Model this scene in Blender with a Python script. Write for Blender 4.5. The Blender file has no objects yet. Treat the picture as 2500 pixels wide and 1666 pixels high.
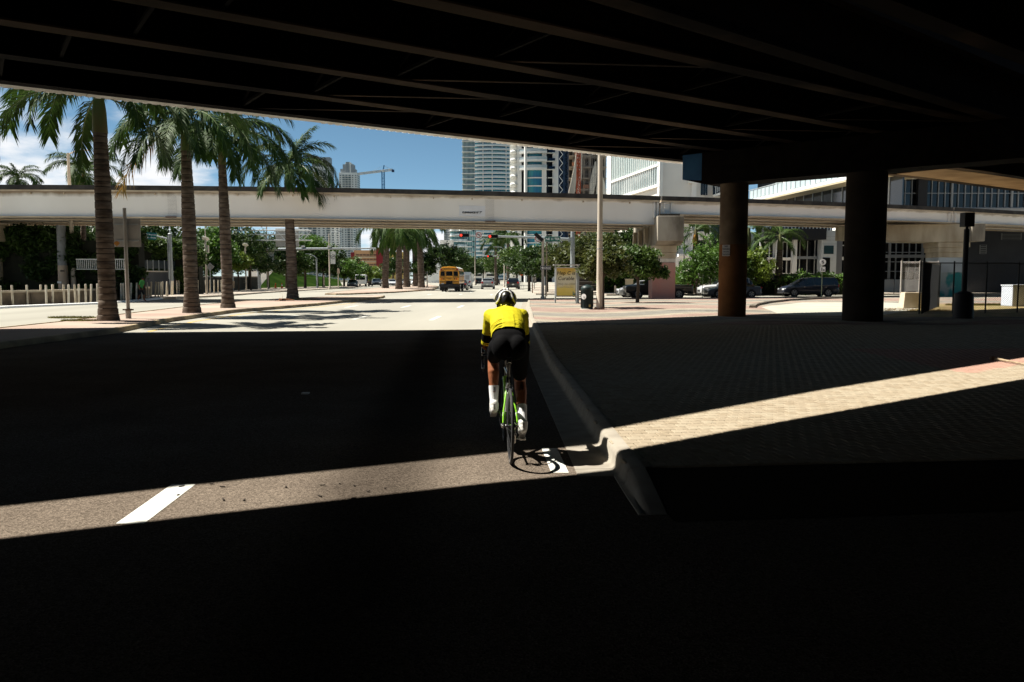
import bpy, bmesh, math, random
import numpy as np
from mathutils import Vector, Matrix, Euler
random.seed(7)
rng = np.random.default_rng(7)
scene = bpy.context.scene
COL = scene.collection
PI = math.pi

# ------------------------------------------------------------------ camera, sky, sun, exposure
F_PX = 1944.0                      # focal length in photo pixels (28 mm on a 36 mm wide frame)
CAM_H = 1.65
PITCH = math.atan(153.0 / F_PX)
cam_d = bpy.data.cameras.new('camera')
cam_d.lens = 28.0; cam_d.sensor_width = 36.0; cam_d.clip_start = 0.1; cam_d.clip_end = 6000
cam = bpy.data.objects.new('camera', cam_d); COL.objects.link(cam)
cam.location = (0, 0, CAM_H); cam.rotation_euler = (PI / 2 - PITCH, 0, 0)
scene.camera = cam

SUN_SX, SUN_SY = 0.64, -0.15       # how far a shadow runs per metre of height
to_sun = Vector((-SUN_SX, -SUN_SY, 1)).normalized()
sun_d = bpy.data.lights.new('sun', 'SUN'); sun_d.energy = 5.0; sun_d.angle = math.radians(0.5)
sun_d.color = (1.0, 0.95, 0.86)
sun = bpy.data.objects.new('sun', sun_d); COL.objects.link(sun)
sun.rotation_euler = to_sun.to_track_quat('Z', 'Y').to_euler()
sun.location = (-60, 15, 100)

world = bpy.data.worlds.new('World'); scene.world = world; world.use_nodes = True
nt = world.node_tree; nt.nodes.clear()
def wn(t, **k):
    n = nt.nodes.new(t)
    for a, b in k.items(): setattr(n, a, b)
    return n
sky = wn('ShaderNodeTexSky', sky_type='NISHITA', sun_disc=False)
sky.sun_elevation = math.asin(to_sun.z); sky.sun_rotation = math.atan2(to_sun.x, to_sun.y)
sky.air_density = 0.5; sky.dust_density = 0.0; sky.ozone_density = 2.5
bg = wn('ShaderNodeBackground'); bg.inputs[1].default_value = 0.05
hs = wn('ShaderNodeHueSaturation'); hs.inputs['Saturation'].default_value = 1.0; hs.inputs['Hue'].default_value = 0.478
nt.links.new(sky.outputs[0], hs.inputs['Color']); nt.links.new(hs.outputs[0], bg.inputs[0])
# cumulus: fair-weather clouds, thicker towards the west
tc = wn('ShaderNodeTexCoord'); sx = wn('ShaderNodeSeparateXYZ'); nt.links.new(tc.outputs['Generated'], sx.inputs[0])
def wmath(op, a, b=None, c=None):
    m = wn('ShaderNodeMath', operation=op)
    for i, v in enumerate((a, b, c)):
        if v is None: continue
        if isinstance(v, (int, float)): m.inputs[i].default_value = v
        else: nt.links.new(v, m.inputs[i])
    return m.outputs[0]
zc = wmath('MAXIMUM', wmath('ADD', sx.outputs[2], 0.22), 0.05)
cx_ = wmath('DIVIDE', sx.outputs[0], zc); cy_ = wmath('DIVIDE', sx.outputs[1], zc)
cb = wn('ShaderNodeCombineXYZ'); nt.links.new(cx_, cb.inputs[0]); nt.links.new(cy_, cb.inputs[1])
cb.inputs[2].default_value = 3.7
nz = wn('ShaderNodeTexNoise'); nz.inputs['Scale'].default_value = 1.15; nz.inputs['Detail'].default_value = 9; nz.inputs['Roughness'].default_value = 0.58
nt.links.new(cb.outputs[0], nz.inputs['Vector'])
west = wmath('MULTIPLY_ADD', sx.outputs[0], -0.46, -0.10)
cov = wmath('ADD', nz.outputs[0], wmath('MULTIPLY_ADD', sx.outputs[2], -0.34, wmath('ADD', wmath('MINIMUM', west, 0.13), 0.05)))
rampc = wn('ShaderNodeMapRange'); rampc.interpolation_type = 'SMOOTHSTEP'
rampc.inputs['From Min'].default_value = 0.50; rampc.inputs['From Max'].default_value = 0.66
nt.links.new(cov, rampc.inputs['Value'])
bgc = wn('ShaderNodeBackground'); bgc.inputs[0].default_value = (0.97, 0.98, 1.0, 1); bgc.inputs[1].default_value = 0.46
mx = wn('ShaderNodeMixShader'); nt.links.new(rampc.outputs[0], mx.inputs[0]); nt.links.new(bg.outputs[0], mx.inputs[1]); nt.links.new(bgc.outputs[0], mx.inputs[2])
wo = wn('ShaderNodeOutputWorld'); nt.links.new(mx.outputs[0], wo.inputs[0])

scene.view_settings.view_transform = 'Standard'; scene.view_settings.look = 'None'
scene.view_settings.gamma = 1.0; scene.view_settings.use_curve_mapping = False
scene.view_settings.exposure = 1.15
scene.cycles.max_bounces = 6; scene.cycles.diffuse_bounces = 2; scene.cycles.glossy_bounces = 3
scene.cycles.transparent_max_bounces = 12
scene.cycles.sample_clamp_indirect = 4.0
scene.cycles.caustics_reflective = False; scene.cycles.caustics_refractive = False

# ------------------------------------------------------------------ helpers
def ray(px, py):
    x = (px - 1250.0) / F_PX; y = (833.0 - py) / F_PX
    c, s = math.cos(PITCH), math.sin(PITCH)
    return Vector((x, c + y * s, -s + y * c))
def gp(px, py, z=0.0):
    d = ray(px, py); t = (z - CAM_H) / d.z
    return Vector((d.x * t, d.y * t, z))
def at(px, py, Y):
    d = ray(px, py); t = Y / d.y
    return Vector((d.x * t, Y, CAM_H + d.z * t))

_M = {}
def mat(name, col, rough=0.7, metal=0.0, spec=0.3, var=0.0, scale=3.0, col2=None, bump=0.0, bscale=60.0, detail=4.0,
        emit=0.0, coat=0.0, stretch=None, transl=0.0, alpha=1.0, lo=0.35, hi=0.65):
    if name in _M: return _M[name]
    m = bpy.data.materials.new(name); m.use_nodes = True
    t = m.node_tree; b = t.nodes['Principled BSDF']
    b.inputs['Roughness'].default_value = rough; b.inputs['Metallic'].default_value = metal
    b.inputs['Specular IOR Level'].default_value = spec
    b.inputs['Coat Weight'].default_value = coat
    c1 = (*col, 1)
    b.inputs['Base Color'].default_value = c1
    if var > 0 or col2 or bump:
        g = t.nodes.new('ShaderNodeNewGeometry'); vec = g.outputs['Position']
        if stretch:
            mp = t.nodes.new('ShaderNodeMapping'); mp.inputs['Scale'].default_value = stretch
            t.links.new(vec, mp.inputs[0]); vec = mp.outputs[0]
    if var > 0 or col2:
        n = t.nodes.new('ShaderNodeTexNoise'); n.inputs['Scale'].default_value = scale; n.inputs['Detail'].default_value = detail
        t.links.new(vec, n.inputs['Vector'])
        r = t.nodes.new('ShaderNodeMapRange'); r.inputs['From Min'].default_value = lo; r.inputs['From Max'].default_value = hi
        t.links.new(n.outputs[0], r.inputs['Value'])
        mxn = t.nodes.new('ShaderNodeMix'); mxn.data_type = 'RGBA'
        mxn.inputs['A'].default_value = c1
        mxn.inputs['B'].default_value = (*(col2 if col2 else [c * (1 - var) for c in col]), 1)
        t.links.new(r.outputs[0], mxn.inputs['Factor']); t.links.new(mxn.outputs['Result'], b.inputs['Base Color'])
    if bump:
        n2 = t.nodes.new('ShaderNodeTexNoise'); n2.inputs['Scale'].default_value = bscale; n2.inputs['Detail'].default_value = 3
        t.links.new(vec, n2.inputs['Vector'])
        bp = t.nodes.new('ShaderNodeBump'); bp.inputs['Strength'].default_value = bump; bp.inputs['Distance'].default_value = 0.01
        t.links.new(n2.outputs[0], bp.inputs['Height']); t.links.new(bp.outputs[0], b.inputs['Normal'])
    if emit:
        b.inputs['Emission Color'].default_value = c1; b.inputs['Emission Strength'].default_value = emit
    if transl:
        tr = t.nodes.new('ShaderNodeBsdfTranslucent'); mxs = t.nodes.new('ShaderNodeMixShader'); mxs.inputs[0].default_value = transl
        src = b.inputs['Base Color'].links
        if src: t.links.new(src[0].from_socket, tr.inputs[0])
        else: tr.inputs[0].default_value = c1
        out = t.nodes['Material Output']
        t.links.new(b.outputs[0], mxs.inputs[1]); t.links.new(tr.outputs[0], mxs.inputs[2]); t.links.new(mxs.outputs[0], out.inputs[0])
    _M[name] = m
    return m

class MB:
    """collects shapes, links them as ONE mesh object"""
    def __init__(self): self.v = []; self.f = []; self.m = []; self.cur = 0
    def add(self, vs, fs):
        o = len(self.v); self.v += [tuple(p) for p in vs]
        self.f += [tuple(i + o for i in q) for q in fs]; self.m += [self.cur] * len(fs); return self
    def box(self, c, s, rz=0.0, R=None):
        hx, hy, hz = s[0] / 2, s[1] / 2, s[2] / 2
        R = R or Matrix.Rotation(rz, 3, 'Z'); c = Vector(c)
        vs = [c + R @ Vector((x * hx, y * hy, z * hz)) for z in (-1, 1) for y in (-1, 1) for x in (-1, 1)]
        return self.add(vs, [(0, 2, 3, 1), (4, 5, 7, 6), (0, 1, 5, 4), (2, 6, 7, 3), (0, 4, 6, 2), (1, 3, 7, 5)])
    def slab(self, poly, z0, z1):
        n = len(poly)
        a = sum(poly[i][0] * poly[(i + 1) % n][1] - poly[(i + 1) % n][0] * poly[i][1] for i in range(n))
        if a < 0: poly = list(reversed(poly))
        vs = [(p[0], p[1], z0) for p in poly] + [(p[0], p[1], z1) for p in poly]
        fs = [tuple(range(n - 1, -1, -1)), tuple(range(n, 2 * n))] + [(i, (i + 1) % n, n + (i + 1) % n, n + i) for i in range(n)]
        return self.add(vs, fs)
    def beam(self, p, q, w, h, up=(0, 0, 1)):
        p = Vector(p); q = Vector(q); d = (q - p); L = d.length
        if L < 1e-6: return self
        d.normalize(); u = Vector(up)
        if abs(d.dot(u)) > 0.98: u = Vector((0, 1, 0))
        x = d.cross(u).normalized(); z = x.cross(d)
        R = Matrix((x, d, z)).transposed()
        return self.box((p + q) / 2, (w, L, h), R=R)
    def tube(self, pts, rad, n=8, cap=True):
        pts = [Vector(p) for p in pts]; k = len(pts)
        if not hasattr(rad, '__len__'): rad = [rad] * k
        o = []; prev = None
        for i, p in enumerate(pts):
            d = (pts[min(i + 1, k - 1)] - pts[max(i - 1, 0)]).normalized()
            if prev is None:
                u = Vector((0, 0, 1)) if abs(d.z) < 0.9 else Vector((1, 0, 0))
                a = d.cross(u).normalized()
            else:
                a = (prev - d * prev.dot(d)).normalized()
            prev = a; b = d.cross(a)
            o.append([p + (a * math.cos(2 * PI * j / n) + b * math.sin(2 * PI * j / n)) * rad[i] for j in range(n)])
        vs = [q for r in o for q in r]
        fs = [(i * n + j, i * n + (j + 1) % n, (i + 1) * n + (j + 1) % n, (i + 1) * n + j) for i in range(k - 1) for j in range(n)]
        if cap: fs += [tuple(range(n - 1, -1, -1)), tuple((k - 1) * n + j for j in range(n))]
        return self.add(vs, fs)
    def lathe(self, prof, n=16, c=(0, 0, 0), R=None, cap=True):
        R = R or Matrix.Identity(3); c = Vector(c); k = len(prof)
        vs = [c + R @ Vector((r * math.cos(2 * PI * j / n), r * math.sin(2 * PI * j / n), z)) for r, z in prof for j in range(n)]
        fs = [(i * n + j, i * n + (j + 1) % n, (i + 1) * n + (j + 1) % n, (i + 1) * n + j) for i in range(k - 1) for j in range(n)]
        if cap: fs += [tuple(range(n - 1, -1, -1)), tuple((k - 1) * n + j for j in range(n))]
        return self.add(vs, fs)
    def sweep(self, path, sec, closed=True, caps=True):
        """path: XY points left to right; sec: (offset to the left-hand side, z) points"""
        k = len(path); n = len(sec); vs = []
        for i in range(k):
            a = Vector(path[max(i - 1, 0)][:2]); b = Vector(path[min(i + 1, k - 1)][:2])
            d = (b - a).normalized(); nn = Vector((-d.y, d.x)); p = Vector(path[i][:2])
            zz = path[i][2] if len(path[i]) > 2 else 0
            vs += [(p.x + nn.x * o, p.y + nn.y * o, z + zz) for o, z in sec]
        m = n if closed else n - 1
        fs = [(i * n + j, i * n + (j + 1) % n, (i + 1) * n + (j + 1) % n, (i + 1) * n + j) for i in range(k - 1) for j in range(m)]
        if caps and closed: fs += [tuple(range(n - 1, -1, -1)), tuple((k - 1) * n + j for j in range(n))]
        return self.add(vs, fs)
    def quad(self, *p): return self.add(p, [tuple(range(len(p)))])
    def mesh(self, name, mats, smooth=False):
        me = bpy.data.meshes.new(name); me.from_pydata(self.v, [], self.f)
        ml = mats if isinstance(mats, (list, tuple)) else [mats]
        for x in ml: me.materials.append(x)
        if len(ml) > 1: me.polygons.foreach_set('material_index', self.m)
        if smooth:
            me.polygons.foreach_set('use_smooth', [True] * len(me.polygons))
            me.set_sharp_from_angle(angle=math.radians(40))
        me.update()
        return me
    def build(self, name, mats, parent=None, smooth=False, bevel=0.0, **props):
        return link(name, self.mesh(name, mats, smooth), parent, bevel, **props)

def link(name, me, parent=None, bevel=0.0, loc=None, rot=None, **props):
    o = bpy.data.objects.new(name, me); COL.objects.link(o)
    if parent is not None: o.parent = parent
    if loc is not None: o.location = loc
    if rot is not None: o.rotation_euler = rot
    if bevel:
        b = o.modifiers.new('bevel', 'BEVEL'); b.width = bevel; b.segments = 2; b.limit_method = 'ANGLE'
    for k, v in props.items(): o[k] = v
    return o
def thing(name, label, cat, loc=(0, 0, 0), rz=0.0, group=None):
    o = bpy.data.objects.new(name, None); COL.objects.link(o)
    o.empty_display_size = 0.2
    o.location = loc; o.rotation_euler = (0, 0, rz); o['label'] = label; o['category'] = cat
    if group: o['group'] = group
    return o
def tag(o, label, cat, group=None):
    o['label'] = label; o['category'] = cat
    if group: o['group'] = group
    return o
def struct(o): o['kind'] = 'structure'; return o
def kids(o): return [c for c in bpy.data.objects if c.parent == o]
def copy_tree(o, loc, rz=None, label=None, scale=None):
    tree = {}
    for c in bpy.data.objects:
        if c.parent: tree.setdefault(c.parent.name, []).append(c)
    def rec(s, par):
        n = s.copy(); COL.objects.link(n)
        if par is not None: n.parent = par
        for c in tree.get(s.name, []): rec(c, n)
        return n
    r = rec(o, None); r.location = loc
    if rz is not None: r.rotation_euler = (0, 0, rz)
    if label: r['label'] = label
    if scale: r.scale = (scale,) * 3 if not hasattr(scale, '__len__') else scale
    return r
_deps = None
def text_mesh(body, size, align='CENTER', depth=0.004, bold=0.0):
    cu = bpy.data.curves.new('lettering', 'FONT'); cu.body = body; cu.size = size
    cu.align_x = align; cu.align_y = 'CENTER'; cu.extrude = depth; cu.offset = bold; cu.resolution_u = 3
    o = bpy.data.objects.new('lettering', cu); COL.objects.link(o)
    dg = bpy.context.evaluated_depsgraph_get()
    me = bpy.data.meshes.new_from_object(o.evaluated_get(dg)); me.name = 'lettering'
    bpy.data.objects.remove(o); bpy.data.curves.remove(cu)
    return me
def letter(body, size, m, parent, loc, rot=(PI / 2, 0, 0), sx=1.0, name='lettering', **k):
    me = text_mesh(body, size, **k); me.materials.clear(); me.materials.append(m)
    o = link(name, me, parent, loc=loc, rot=rot); o.scale = (sx, 1, 1)
    return o

# shared materials
CONC = mat('concrete', (0.50, 0.46, 0.38), 0.85, var=0.25, scale=1.2, bump=0.2)
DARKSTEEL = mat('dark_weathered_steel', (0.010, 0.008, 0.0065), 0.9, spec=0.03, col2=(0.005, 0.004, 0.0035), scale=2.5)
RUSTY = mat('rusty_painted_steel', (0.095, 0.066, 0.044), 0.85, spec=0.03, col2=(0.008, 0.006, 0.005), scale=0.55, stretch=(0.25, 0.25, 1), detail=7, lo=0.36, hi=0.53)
BLACK = mat('matt_black', (0.012, 0.012, 0.013), 0.6)
GALV = mat('galvanised_steel', (0.42, 0.45, 0.46), 0.45, metal=0.35, var=0.2, scale=6)
WHITE = mat('white_paint', (0.72, 0.72, 0.69), 0.6, var=0.08, scale=1.5)
GLASS = mat('dark_window_glass', (0.012, 0.016, 0.018), 0.06, spec=0.7)
# ------------------------------------------------------------------ ground, road, kerbs, pavements
def lane_x(Y):      # the lane line left of the cyclist, gently bowed as the avenue bends
    ks = [(-20, -1.6), (0, -2.25), (6, -2.62), (15, -3.05), (31, -3.2), (45, -3.05), (58, -2.75), (80, -2.1), (120, -0.9), (200, 2.0), (400, 10.0)]
    for (a, b), (c, d) in zip(ks, ks[1:]):
        if Y <= c: return b + (d - b) * (Y - a) / (c - a)
    return ks[-1][1]
def kerb_x(Y): return lane_x(Y) + 3.74 - 0.36 * max(0, min(1, (15 - Y) / 15)) + 0.16 * max(0, min(1, (Y - 15) / 20))

def ground_mat():
    return mat('bare_ground', (0.10, 0.10, 0.075), 0.9, spec=0.0, var=0.35, scale=0.3)
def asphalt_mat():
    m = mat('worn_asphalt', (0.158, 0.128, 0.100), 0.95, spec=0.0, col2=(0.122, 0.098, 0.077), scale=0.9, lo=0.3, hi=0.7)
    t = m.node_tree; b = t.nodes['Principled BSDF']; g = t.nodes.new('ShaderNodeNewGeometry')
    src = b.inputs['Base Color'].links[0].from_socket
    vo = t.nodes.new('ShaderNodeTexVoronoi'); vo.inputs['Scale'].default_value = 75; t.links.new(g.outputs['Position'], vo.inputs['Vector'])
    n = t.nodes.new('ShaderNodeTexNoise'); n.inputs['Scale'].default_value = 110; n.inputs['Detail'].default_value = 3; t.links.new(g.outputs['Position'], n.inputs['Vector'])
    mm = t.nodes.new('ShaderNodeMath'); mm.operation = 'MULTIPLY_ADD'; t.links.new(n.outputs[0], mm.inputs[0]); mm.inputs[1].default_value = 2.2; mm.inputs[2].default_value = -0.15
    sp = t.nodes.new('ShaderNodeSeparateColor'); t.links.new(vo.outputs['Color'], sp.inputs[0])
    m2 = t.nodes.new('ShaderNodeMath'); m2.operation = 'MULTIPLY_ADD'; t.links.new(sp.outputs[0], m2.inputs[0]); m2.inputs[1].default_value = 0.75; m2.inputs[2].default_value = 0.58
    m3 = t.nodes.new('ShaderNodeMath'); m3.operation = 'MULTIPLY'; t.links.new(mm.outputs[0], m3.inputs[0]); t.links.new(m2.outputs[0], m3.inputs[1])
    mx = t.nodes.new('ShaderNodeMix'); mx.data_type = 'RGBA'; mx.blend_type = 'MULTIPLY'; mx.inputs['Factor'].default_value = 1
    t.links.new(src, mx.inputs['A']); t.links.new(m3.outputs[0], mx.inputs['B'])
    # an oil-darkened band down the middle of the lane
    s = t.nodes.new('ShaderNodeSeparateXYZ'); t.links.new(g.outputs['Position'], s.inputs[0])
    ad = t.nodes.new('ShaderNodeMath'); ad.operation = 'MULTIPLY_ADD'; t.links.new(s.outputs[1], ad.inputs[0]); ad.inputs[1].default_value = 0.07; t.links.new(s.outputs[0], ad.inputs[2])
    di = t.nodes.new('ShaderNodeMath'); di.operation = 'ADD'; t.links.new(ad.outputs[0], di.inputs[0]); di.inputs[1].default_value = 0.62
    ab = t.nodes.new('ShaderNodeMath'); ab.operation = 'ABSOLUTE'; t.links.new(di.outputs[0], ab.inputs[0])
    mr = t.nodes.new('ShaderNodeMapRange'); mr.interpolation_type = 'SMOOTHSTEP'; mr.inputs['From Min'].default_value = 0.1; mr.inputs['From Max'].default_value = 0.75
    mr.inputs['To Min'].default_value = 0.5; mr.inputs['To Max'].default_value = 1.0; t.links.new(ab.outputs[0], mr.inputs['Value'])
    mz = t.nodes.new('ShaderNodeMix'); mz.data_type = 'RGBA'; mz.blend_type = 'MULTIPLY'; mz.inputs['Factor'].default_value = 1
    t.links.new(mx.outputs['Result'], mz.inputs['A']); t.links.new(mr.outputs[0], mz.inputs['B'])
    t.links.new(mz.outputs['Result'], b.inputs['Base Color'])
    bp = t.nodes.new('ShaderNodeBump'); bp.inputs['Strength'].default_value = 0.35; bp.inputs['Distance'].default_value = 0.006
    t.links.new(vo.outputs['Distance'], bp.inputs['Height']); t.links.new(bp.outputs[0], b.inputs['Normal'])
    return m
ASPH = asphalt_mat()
ROADC = mat('pale_concrete_road', (0.325, 0.312, 0.267), 0.9, spec=0.0, col2=(0.275, 0.263, 0.225), scale=0.35, detail=8, stretch=(1, 0.12, 1), bump=0.1)
KERBM = mat('kerb_concrete', (0.32, 0.29, 0.24), 0.9, spec=0.0, col2=(0.25, 0.223, 0.183), scale=4, detail=6, bump=0.25, bscale=25)

b = MB(); S = 4000
b.slab([(-S, -S), (S, -S), (S, S), (-S, S)], -0.5, -0.012); struct(b.build('ground', ground_mat()))
b = MB(); b.slab([(-60, -45), (60, -45), (60, 30), (1.2, 26.2), (-14, 23.4), (-60, 20)], -0.4, 0.0); struct(b.build('asphalt_road', ASPH))  # asphalt stops along the bridge's shadow edge, so the shaded road is darker in colour
b = MB(); b.slab([(-60, 20), (-14, 23.4), (1.2, 26.2), (60, 30), (110, 30), (110, 140), (70, 700), (-90, 700), (-60, 140)], -0.4, 0.0); struct(b.build('concrete_road', ROADC))

# lane markings, each its own thin sheet
LINE = mat('road_paint_white', (0.60, 0.60, 0.55), 0.8, spec=0.05, col2=(0.46, 0.45, 0.40), scale=7, detail=8, lo=0.45, hi=0.75)
YEL = mat('road_paint_yellow', (0.62, 0.40, 0.07), 0.6, col2=(0.40, 0.30, 0.13), scale=3, detail=6)
def stripe(xf, y0, y1, w, m, name='lane_marking', step=3.0):
    n = max(1, int((y1 - y0) / step)); b = MB()
    L = [(xf(y0 + (y1 - y0) * i / n)) for i in range(n + 1)]; ys = [y0 + (y1 - y0) * i / n for i in range(n + 1)]
    vs = [(x - w / 2, y, 0.004) for x, y in zip(L, ys)] + [(x + w / 2, y, 0.004) for x, y in zip(L, ys)]
    b.add(vs, [(i, n + 1 + i, n + 2 + i, i + 1) for i in range(n)])
    struct(b.build(name, m))
for k in range(3):
    off = -3.2 * k
    for y in ([5.25, 31.4, 45.0, 57.5, 79, 92, 105, 118] if k == 0 else [32, 45, 58, 80, 93]):
        stripe(lambda Y, o=off: lane_x(Y) + o, y, y + (1.03 if y < 6 else 3.4), 0.19, LINE)
stripe(lambda Y: lane_x(Y) + 3.06, 6.66, 7.64, 0.15, LINE, 'edge_line')
def med_x(Y):      # right-hand kerb of the palm median
    ks = [(-20, -12.6), (24, -11.9), (30, -12.9), (38, -13.3), (48, -11.7), (66, -10.7), (70, -10.9)]
    for (a, bb), (c, d) in zip(ks, ks[1:]):
        if Y <= c: return bb + (d - bb) * (Y - a) / (c - a)
    return ks[-1][1]
stripe(lambda Y: med_x(Y) + 0.75, 24.6, 64, 0.16, YEL, 'yellow_edge_line')

b = MB(); q = gp(746, 962, 0); b.box((q.x, q.y, .010), (.10, .10, .018)); o = b.build('road_stud', WHITE); tag(o, 'small pale raised road stud alone on the shaded asphalt', 'road stud')
# right-hand kerb: rounded concrete kerb stones with a gutter pan, each stone on its own
KSEC = [(0.0, -0.1), (-0.34, -0.1), (-0.34, 0.006), (-0.04, 0.010), (-0.012, 0.016), (0.006, 0.035), (0.018, 0.10), (0.032, 0.132), (0.060, 0.149), (0.16, 0.154), (0.165, -0.1)]
def kerb_run(xf, y0, y1, L, sec, name, m, mirror=False):
    y = y0
    while y < y1 - 0.2:
        ye = min(y + L, y1); pts = [(xf(y + 0.004 + (ye - y - 0.008) * i / 3), y + 0.004 + (ye - y - 0.008) * i / 3) for i in range(4)]
        b = MB(); s = [((o if mirror else -o), z) for o, z in sec]
        b.sweep(pts, s); struct(b.build(name, m, smooth=True)); y = ye
def kerb_corner(Y):
    return kerb_x(Y)
kerb_run(kerb_x, 6.78, 60, 3.0, KSEC, 'kerb_stone', KERBM)
NOPAN = [(0.0, -0.1), (-0.05, -0.1), (-0.04, 0.010), (-0.012, 0.016)] + KSEC[5:]      # pale gutter pan left off here so the shade reads darker
kerb_run(kerb_x, 6.55, 6.78, 3.0, KSEC, 'kerb_stone', KERBM)
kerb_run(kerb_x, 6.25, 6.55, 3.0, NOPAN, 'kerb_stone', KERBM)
b = MB(); pts = [(kerb_x(5.45 + .265 * i), 5.45 + .265 * i, -0.15 * (1 - i / 3) ** 1.2) for i in range(4)]; pts[-1] = (kerb_x(6.242), 6.242, 0)   # kerb run down early, dark bare asphalt stands in for shade
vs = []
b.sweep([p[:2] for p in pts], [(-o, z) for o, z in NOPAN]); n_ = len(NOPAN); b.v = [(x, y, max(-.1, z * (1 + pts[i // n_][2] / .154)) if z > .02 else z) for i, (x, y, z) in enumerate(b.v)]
struct(b.build('shade_cut_kerb', KERBM, smooth=True))

# right-hand pavement: bed + pavers (real ones where the sun strip shows them)
def plaza_mat():
    m = bpy.data.materials.new('patterned_pink_paving'); m.use_nodes = True; t = m.node_tree; b = t.nodes['Principled BSDF']
    b.inputs['Roughness'].default_value = 0.95; b.inputs['Specular IOR Level'].default_value = 0
    g = t.nodes.new('ShaderNodeNewGeometry'); s = t.nodes.new('ShaderNodeSeparateXYZ'); t.links.new(g.outputs['Position'], s.inputs[0])
    def mth(op, a, bb=None, cc=None):
        n = t.nodes.new('ShaderNodeMath'); n.operation = op
        for i, v in enumerate((a, bb, cc)):
            if v is None: continue
            if isinstance(v, (int, float)): n.inputs[i].default_value = v
            else: t.links.new(v, n.inputs[i])
        return n.outputs[0]
    wv = mth('MULTIPLY', mth('SINE', mth('MULTIPLY_ADD', s.outputs[0], 0.62, -0.6)), 1.5)
    wv2 = mth('MULTIPLY', mth('SINE', mth('MULTIPLY_ADD', s.outputs[0], 0.23, 1.3)), 1.6)
    v = mth('FRACT', mth('DIVIDE', mth('ADD', mth('ADD', s.outputs[1], wv), wv2), 17.0))
    r = t.nodes.new('ShaderNodeValToRGB'); r.color_ramp.interpolation = 'CONSTANT'
    pink = (0.32, 0.235, 0.195, 1); beige = (0.345, 0.305, 0.24, 1); grey = (0.245, 0.23, 0.20, 1)
    el = r.color_ramp.elements; el[0].position = 0; el[0].color = grey; el[1].position = 0.16; el[1].color = beige
    for p, c in ((0.24, pink), (0.55, beige), (0.63, grey), (0.74, beige), (0.82, pink), (0.93, beige)):
        e = el.new(p); e.color = c
    t.links.new(v, r.inputs[0])
    br = t.nodes.new('ShaderNodeTexBrick'); br.inputs['Scale'].default_value = 1.0
    br.inputs['Brick Width'].default_value = 0.2; br.inputs['Row Height'].default_value = 0.12; br.inputs['Mortar Size'].default_value = 0.006
    br.inputs['Color1'].default_value = (1, 1, 1, 1); br.inputs['Color2'].default_value = (0.78, 0.78, 0.78, 1); br.inputs['Mortar'].default_value = (0.5, 0.48, 0.45, 1)
    t.links.new(g.outputs['Position'], br.inputs['Vector'])
    n = t.nodes.new('ShaderNodeTexNoise'); n.inputs['Scale'].default_value = 0.7; n.inputs['Detail'].default_value = 8; t.links.new(g.outputs['Position'], n.inputs['Vector'])
    nr = t.nodes.new('ShaderNodeMapRange'); nr.inputs['From Min'].default_value = 0.3; nr.inputs['From Max'].default_value = 0.7; nr.inputs['To Min'].default_value = 0.8; nr.inputs['To Max'].default_value = 1.12
    t.links.new(n.outputs[0], nr.inputs['Value'])
    a = t.nodes.new('ShaderNodeMix'); a.data_type = 'RGBA'; a.blend_type = 'MULTIPLY'; a.inputs['Factor'].default_value = 1
    t.links.new(r.outputs[0], a.inputs['A']); t.links.new(br.outputs[0], a.inputs['B'])
    c = t.nodes.new('ShaderNodeMix'); c.data_type = 'RGBA'; c.blend_type = 'MULTIPLY'; c.inputs['Factor'].default_value = 1
    t.links.new(a.outputs['Result'], c.inputs['A']); t.links.new(nr.outputs[0], c.inputs['B'])
    t.links.new(c.outputs['Result'], b.inputs['Base Color'])
    return m
PLAZA = plaza_mat()
def kerb_back(Y): return kerb_x(Y) + 0.168
ys = list(range(26, 61, 4))
poly = [(kerb_back(y), y) for y in ys] + [(kerb_back(60) + 0.3, 60.6), (70, 66), (70, 26)]
b = MB(); b.slab(poly, -0.3, 0.150); struct(b.build('paved_plaza', PLAZA))
ys2 = [6.2, 8, 12, 16, 20, 26]
b = MB(); b.slab([(kerb_back(y), y) for y in ys2] + [(40, 26), (40, 10.2)], -0.3, 0.128)
b.add([(kerb_back(6.2), 6.2, .128), (40, 10.2, .128), (40, 9.2, 0.004), (kerb_back(5.3), 5.3, 0.004)], [(3, 2, 1, 0)])
bed = struct(b.build('pavement_bed', mat('paver_joint_sand', (0.075, 0.06, 0.045), 0.95, spec=0)))

# the two edges of the sun strip on the ground (photo pixels -> ground)
NEAR = [gp(0, 1314), gp(560, 1249), gp(1169, 1181), gp(1490, 1150)]
NEAR_K = [gp(1541, 1094, .15), gp(1950, 1020, .15), gp(2500, 924, .15)]
FAR = [gp(0, 1238), gp(600, 1171), gp(1243, 1104)]
FAR_K = [gp(1487, 1047, .15), gp(2000, 953, .15), gp(2500, 873, .15)]
def lin(pts, X):
    pts = sorted(pts, key=lambda p: p.x)
    for a, c in zip(pts, pts[1:]):
        if X <= c.x or c is pts[-1]: return a.y + (c.y - a.y) * (X - a.x) / (c.x - a.x)

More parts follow.
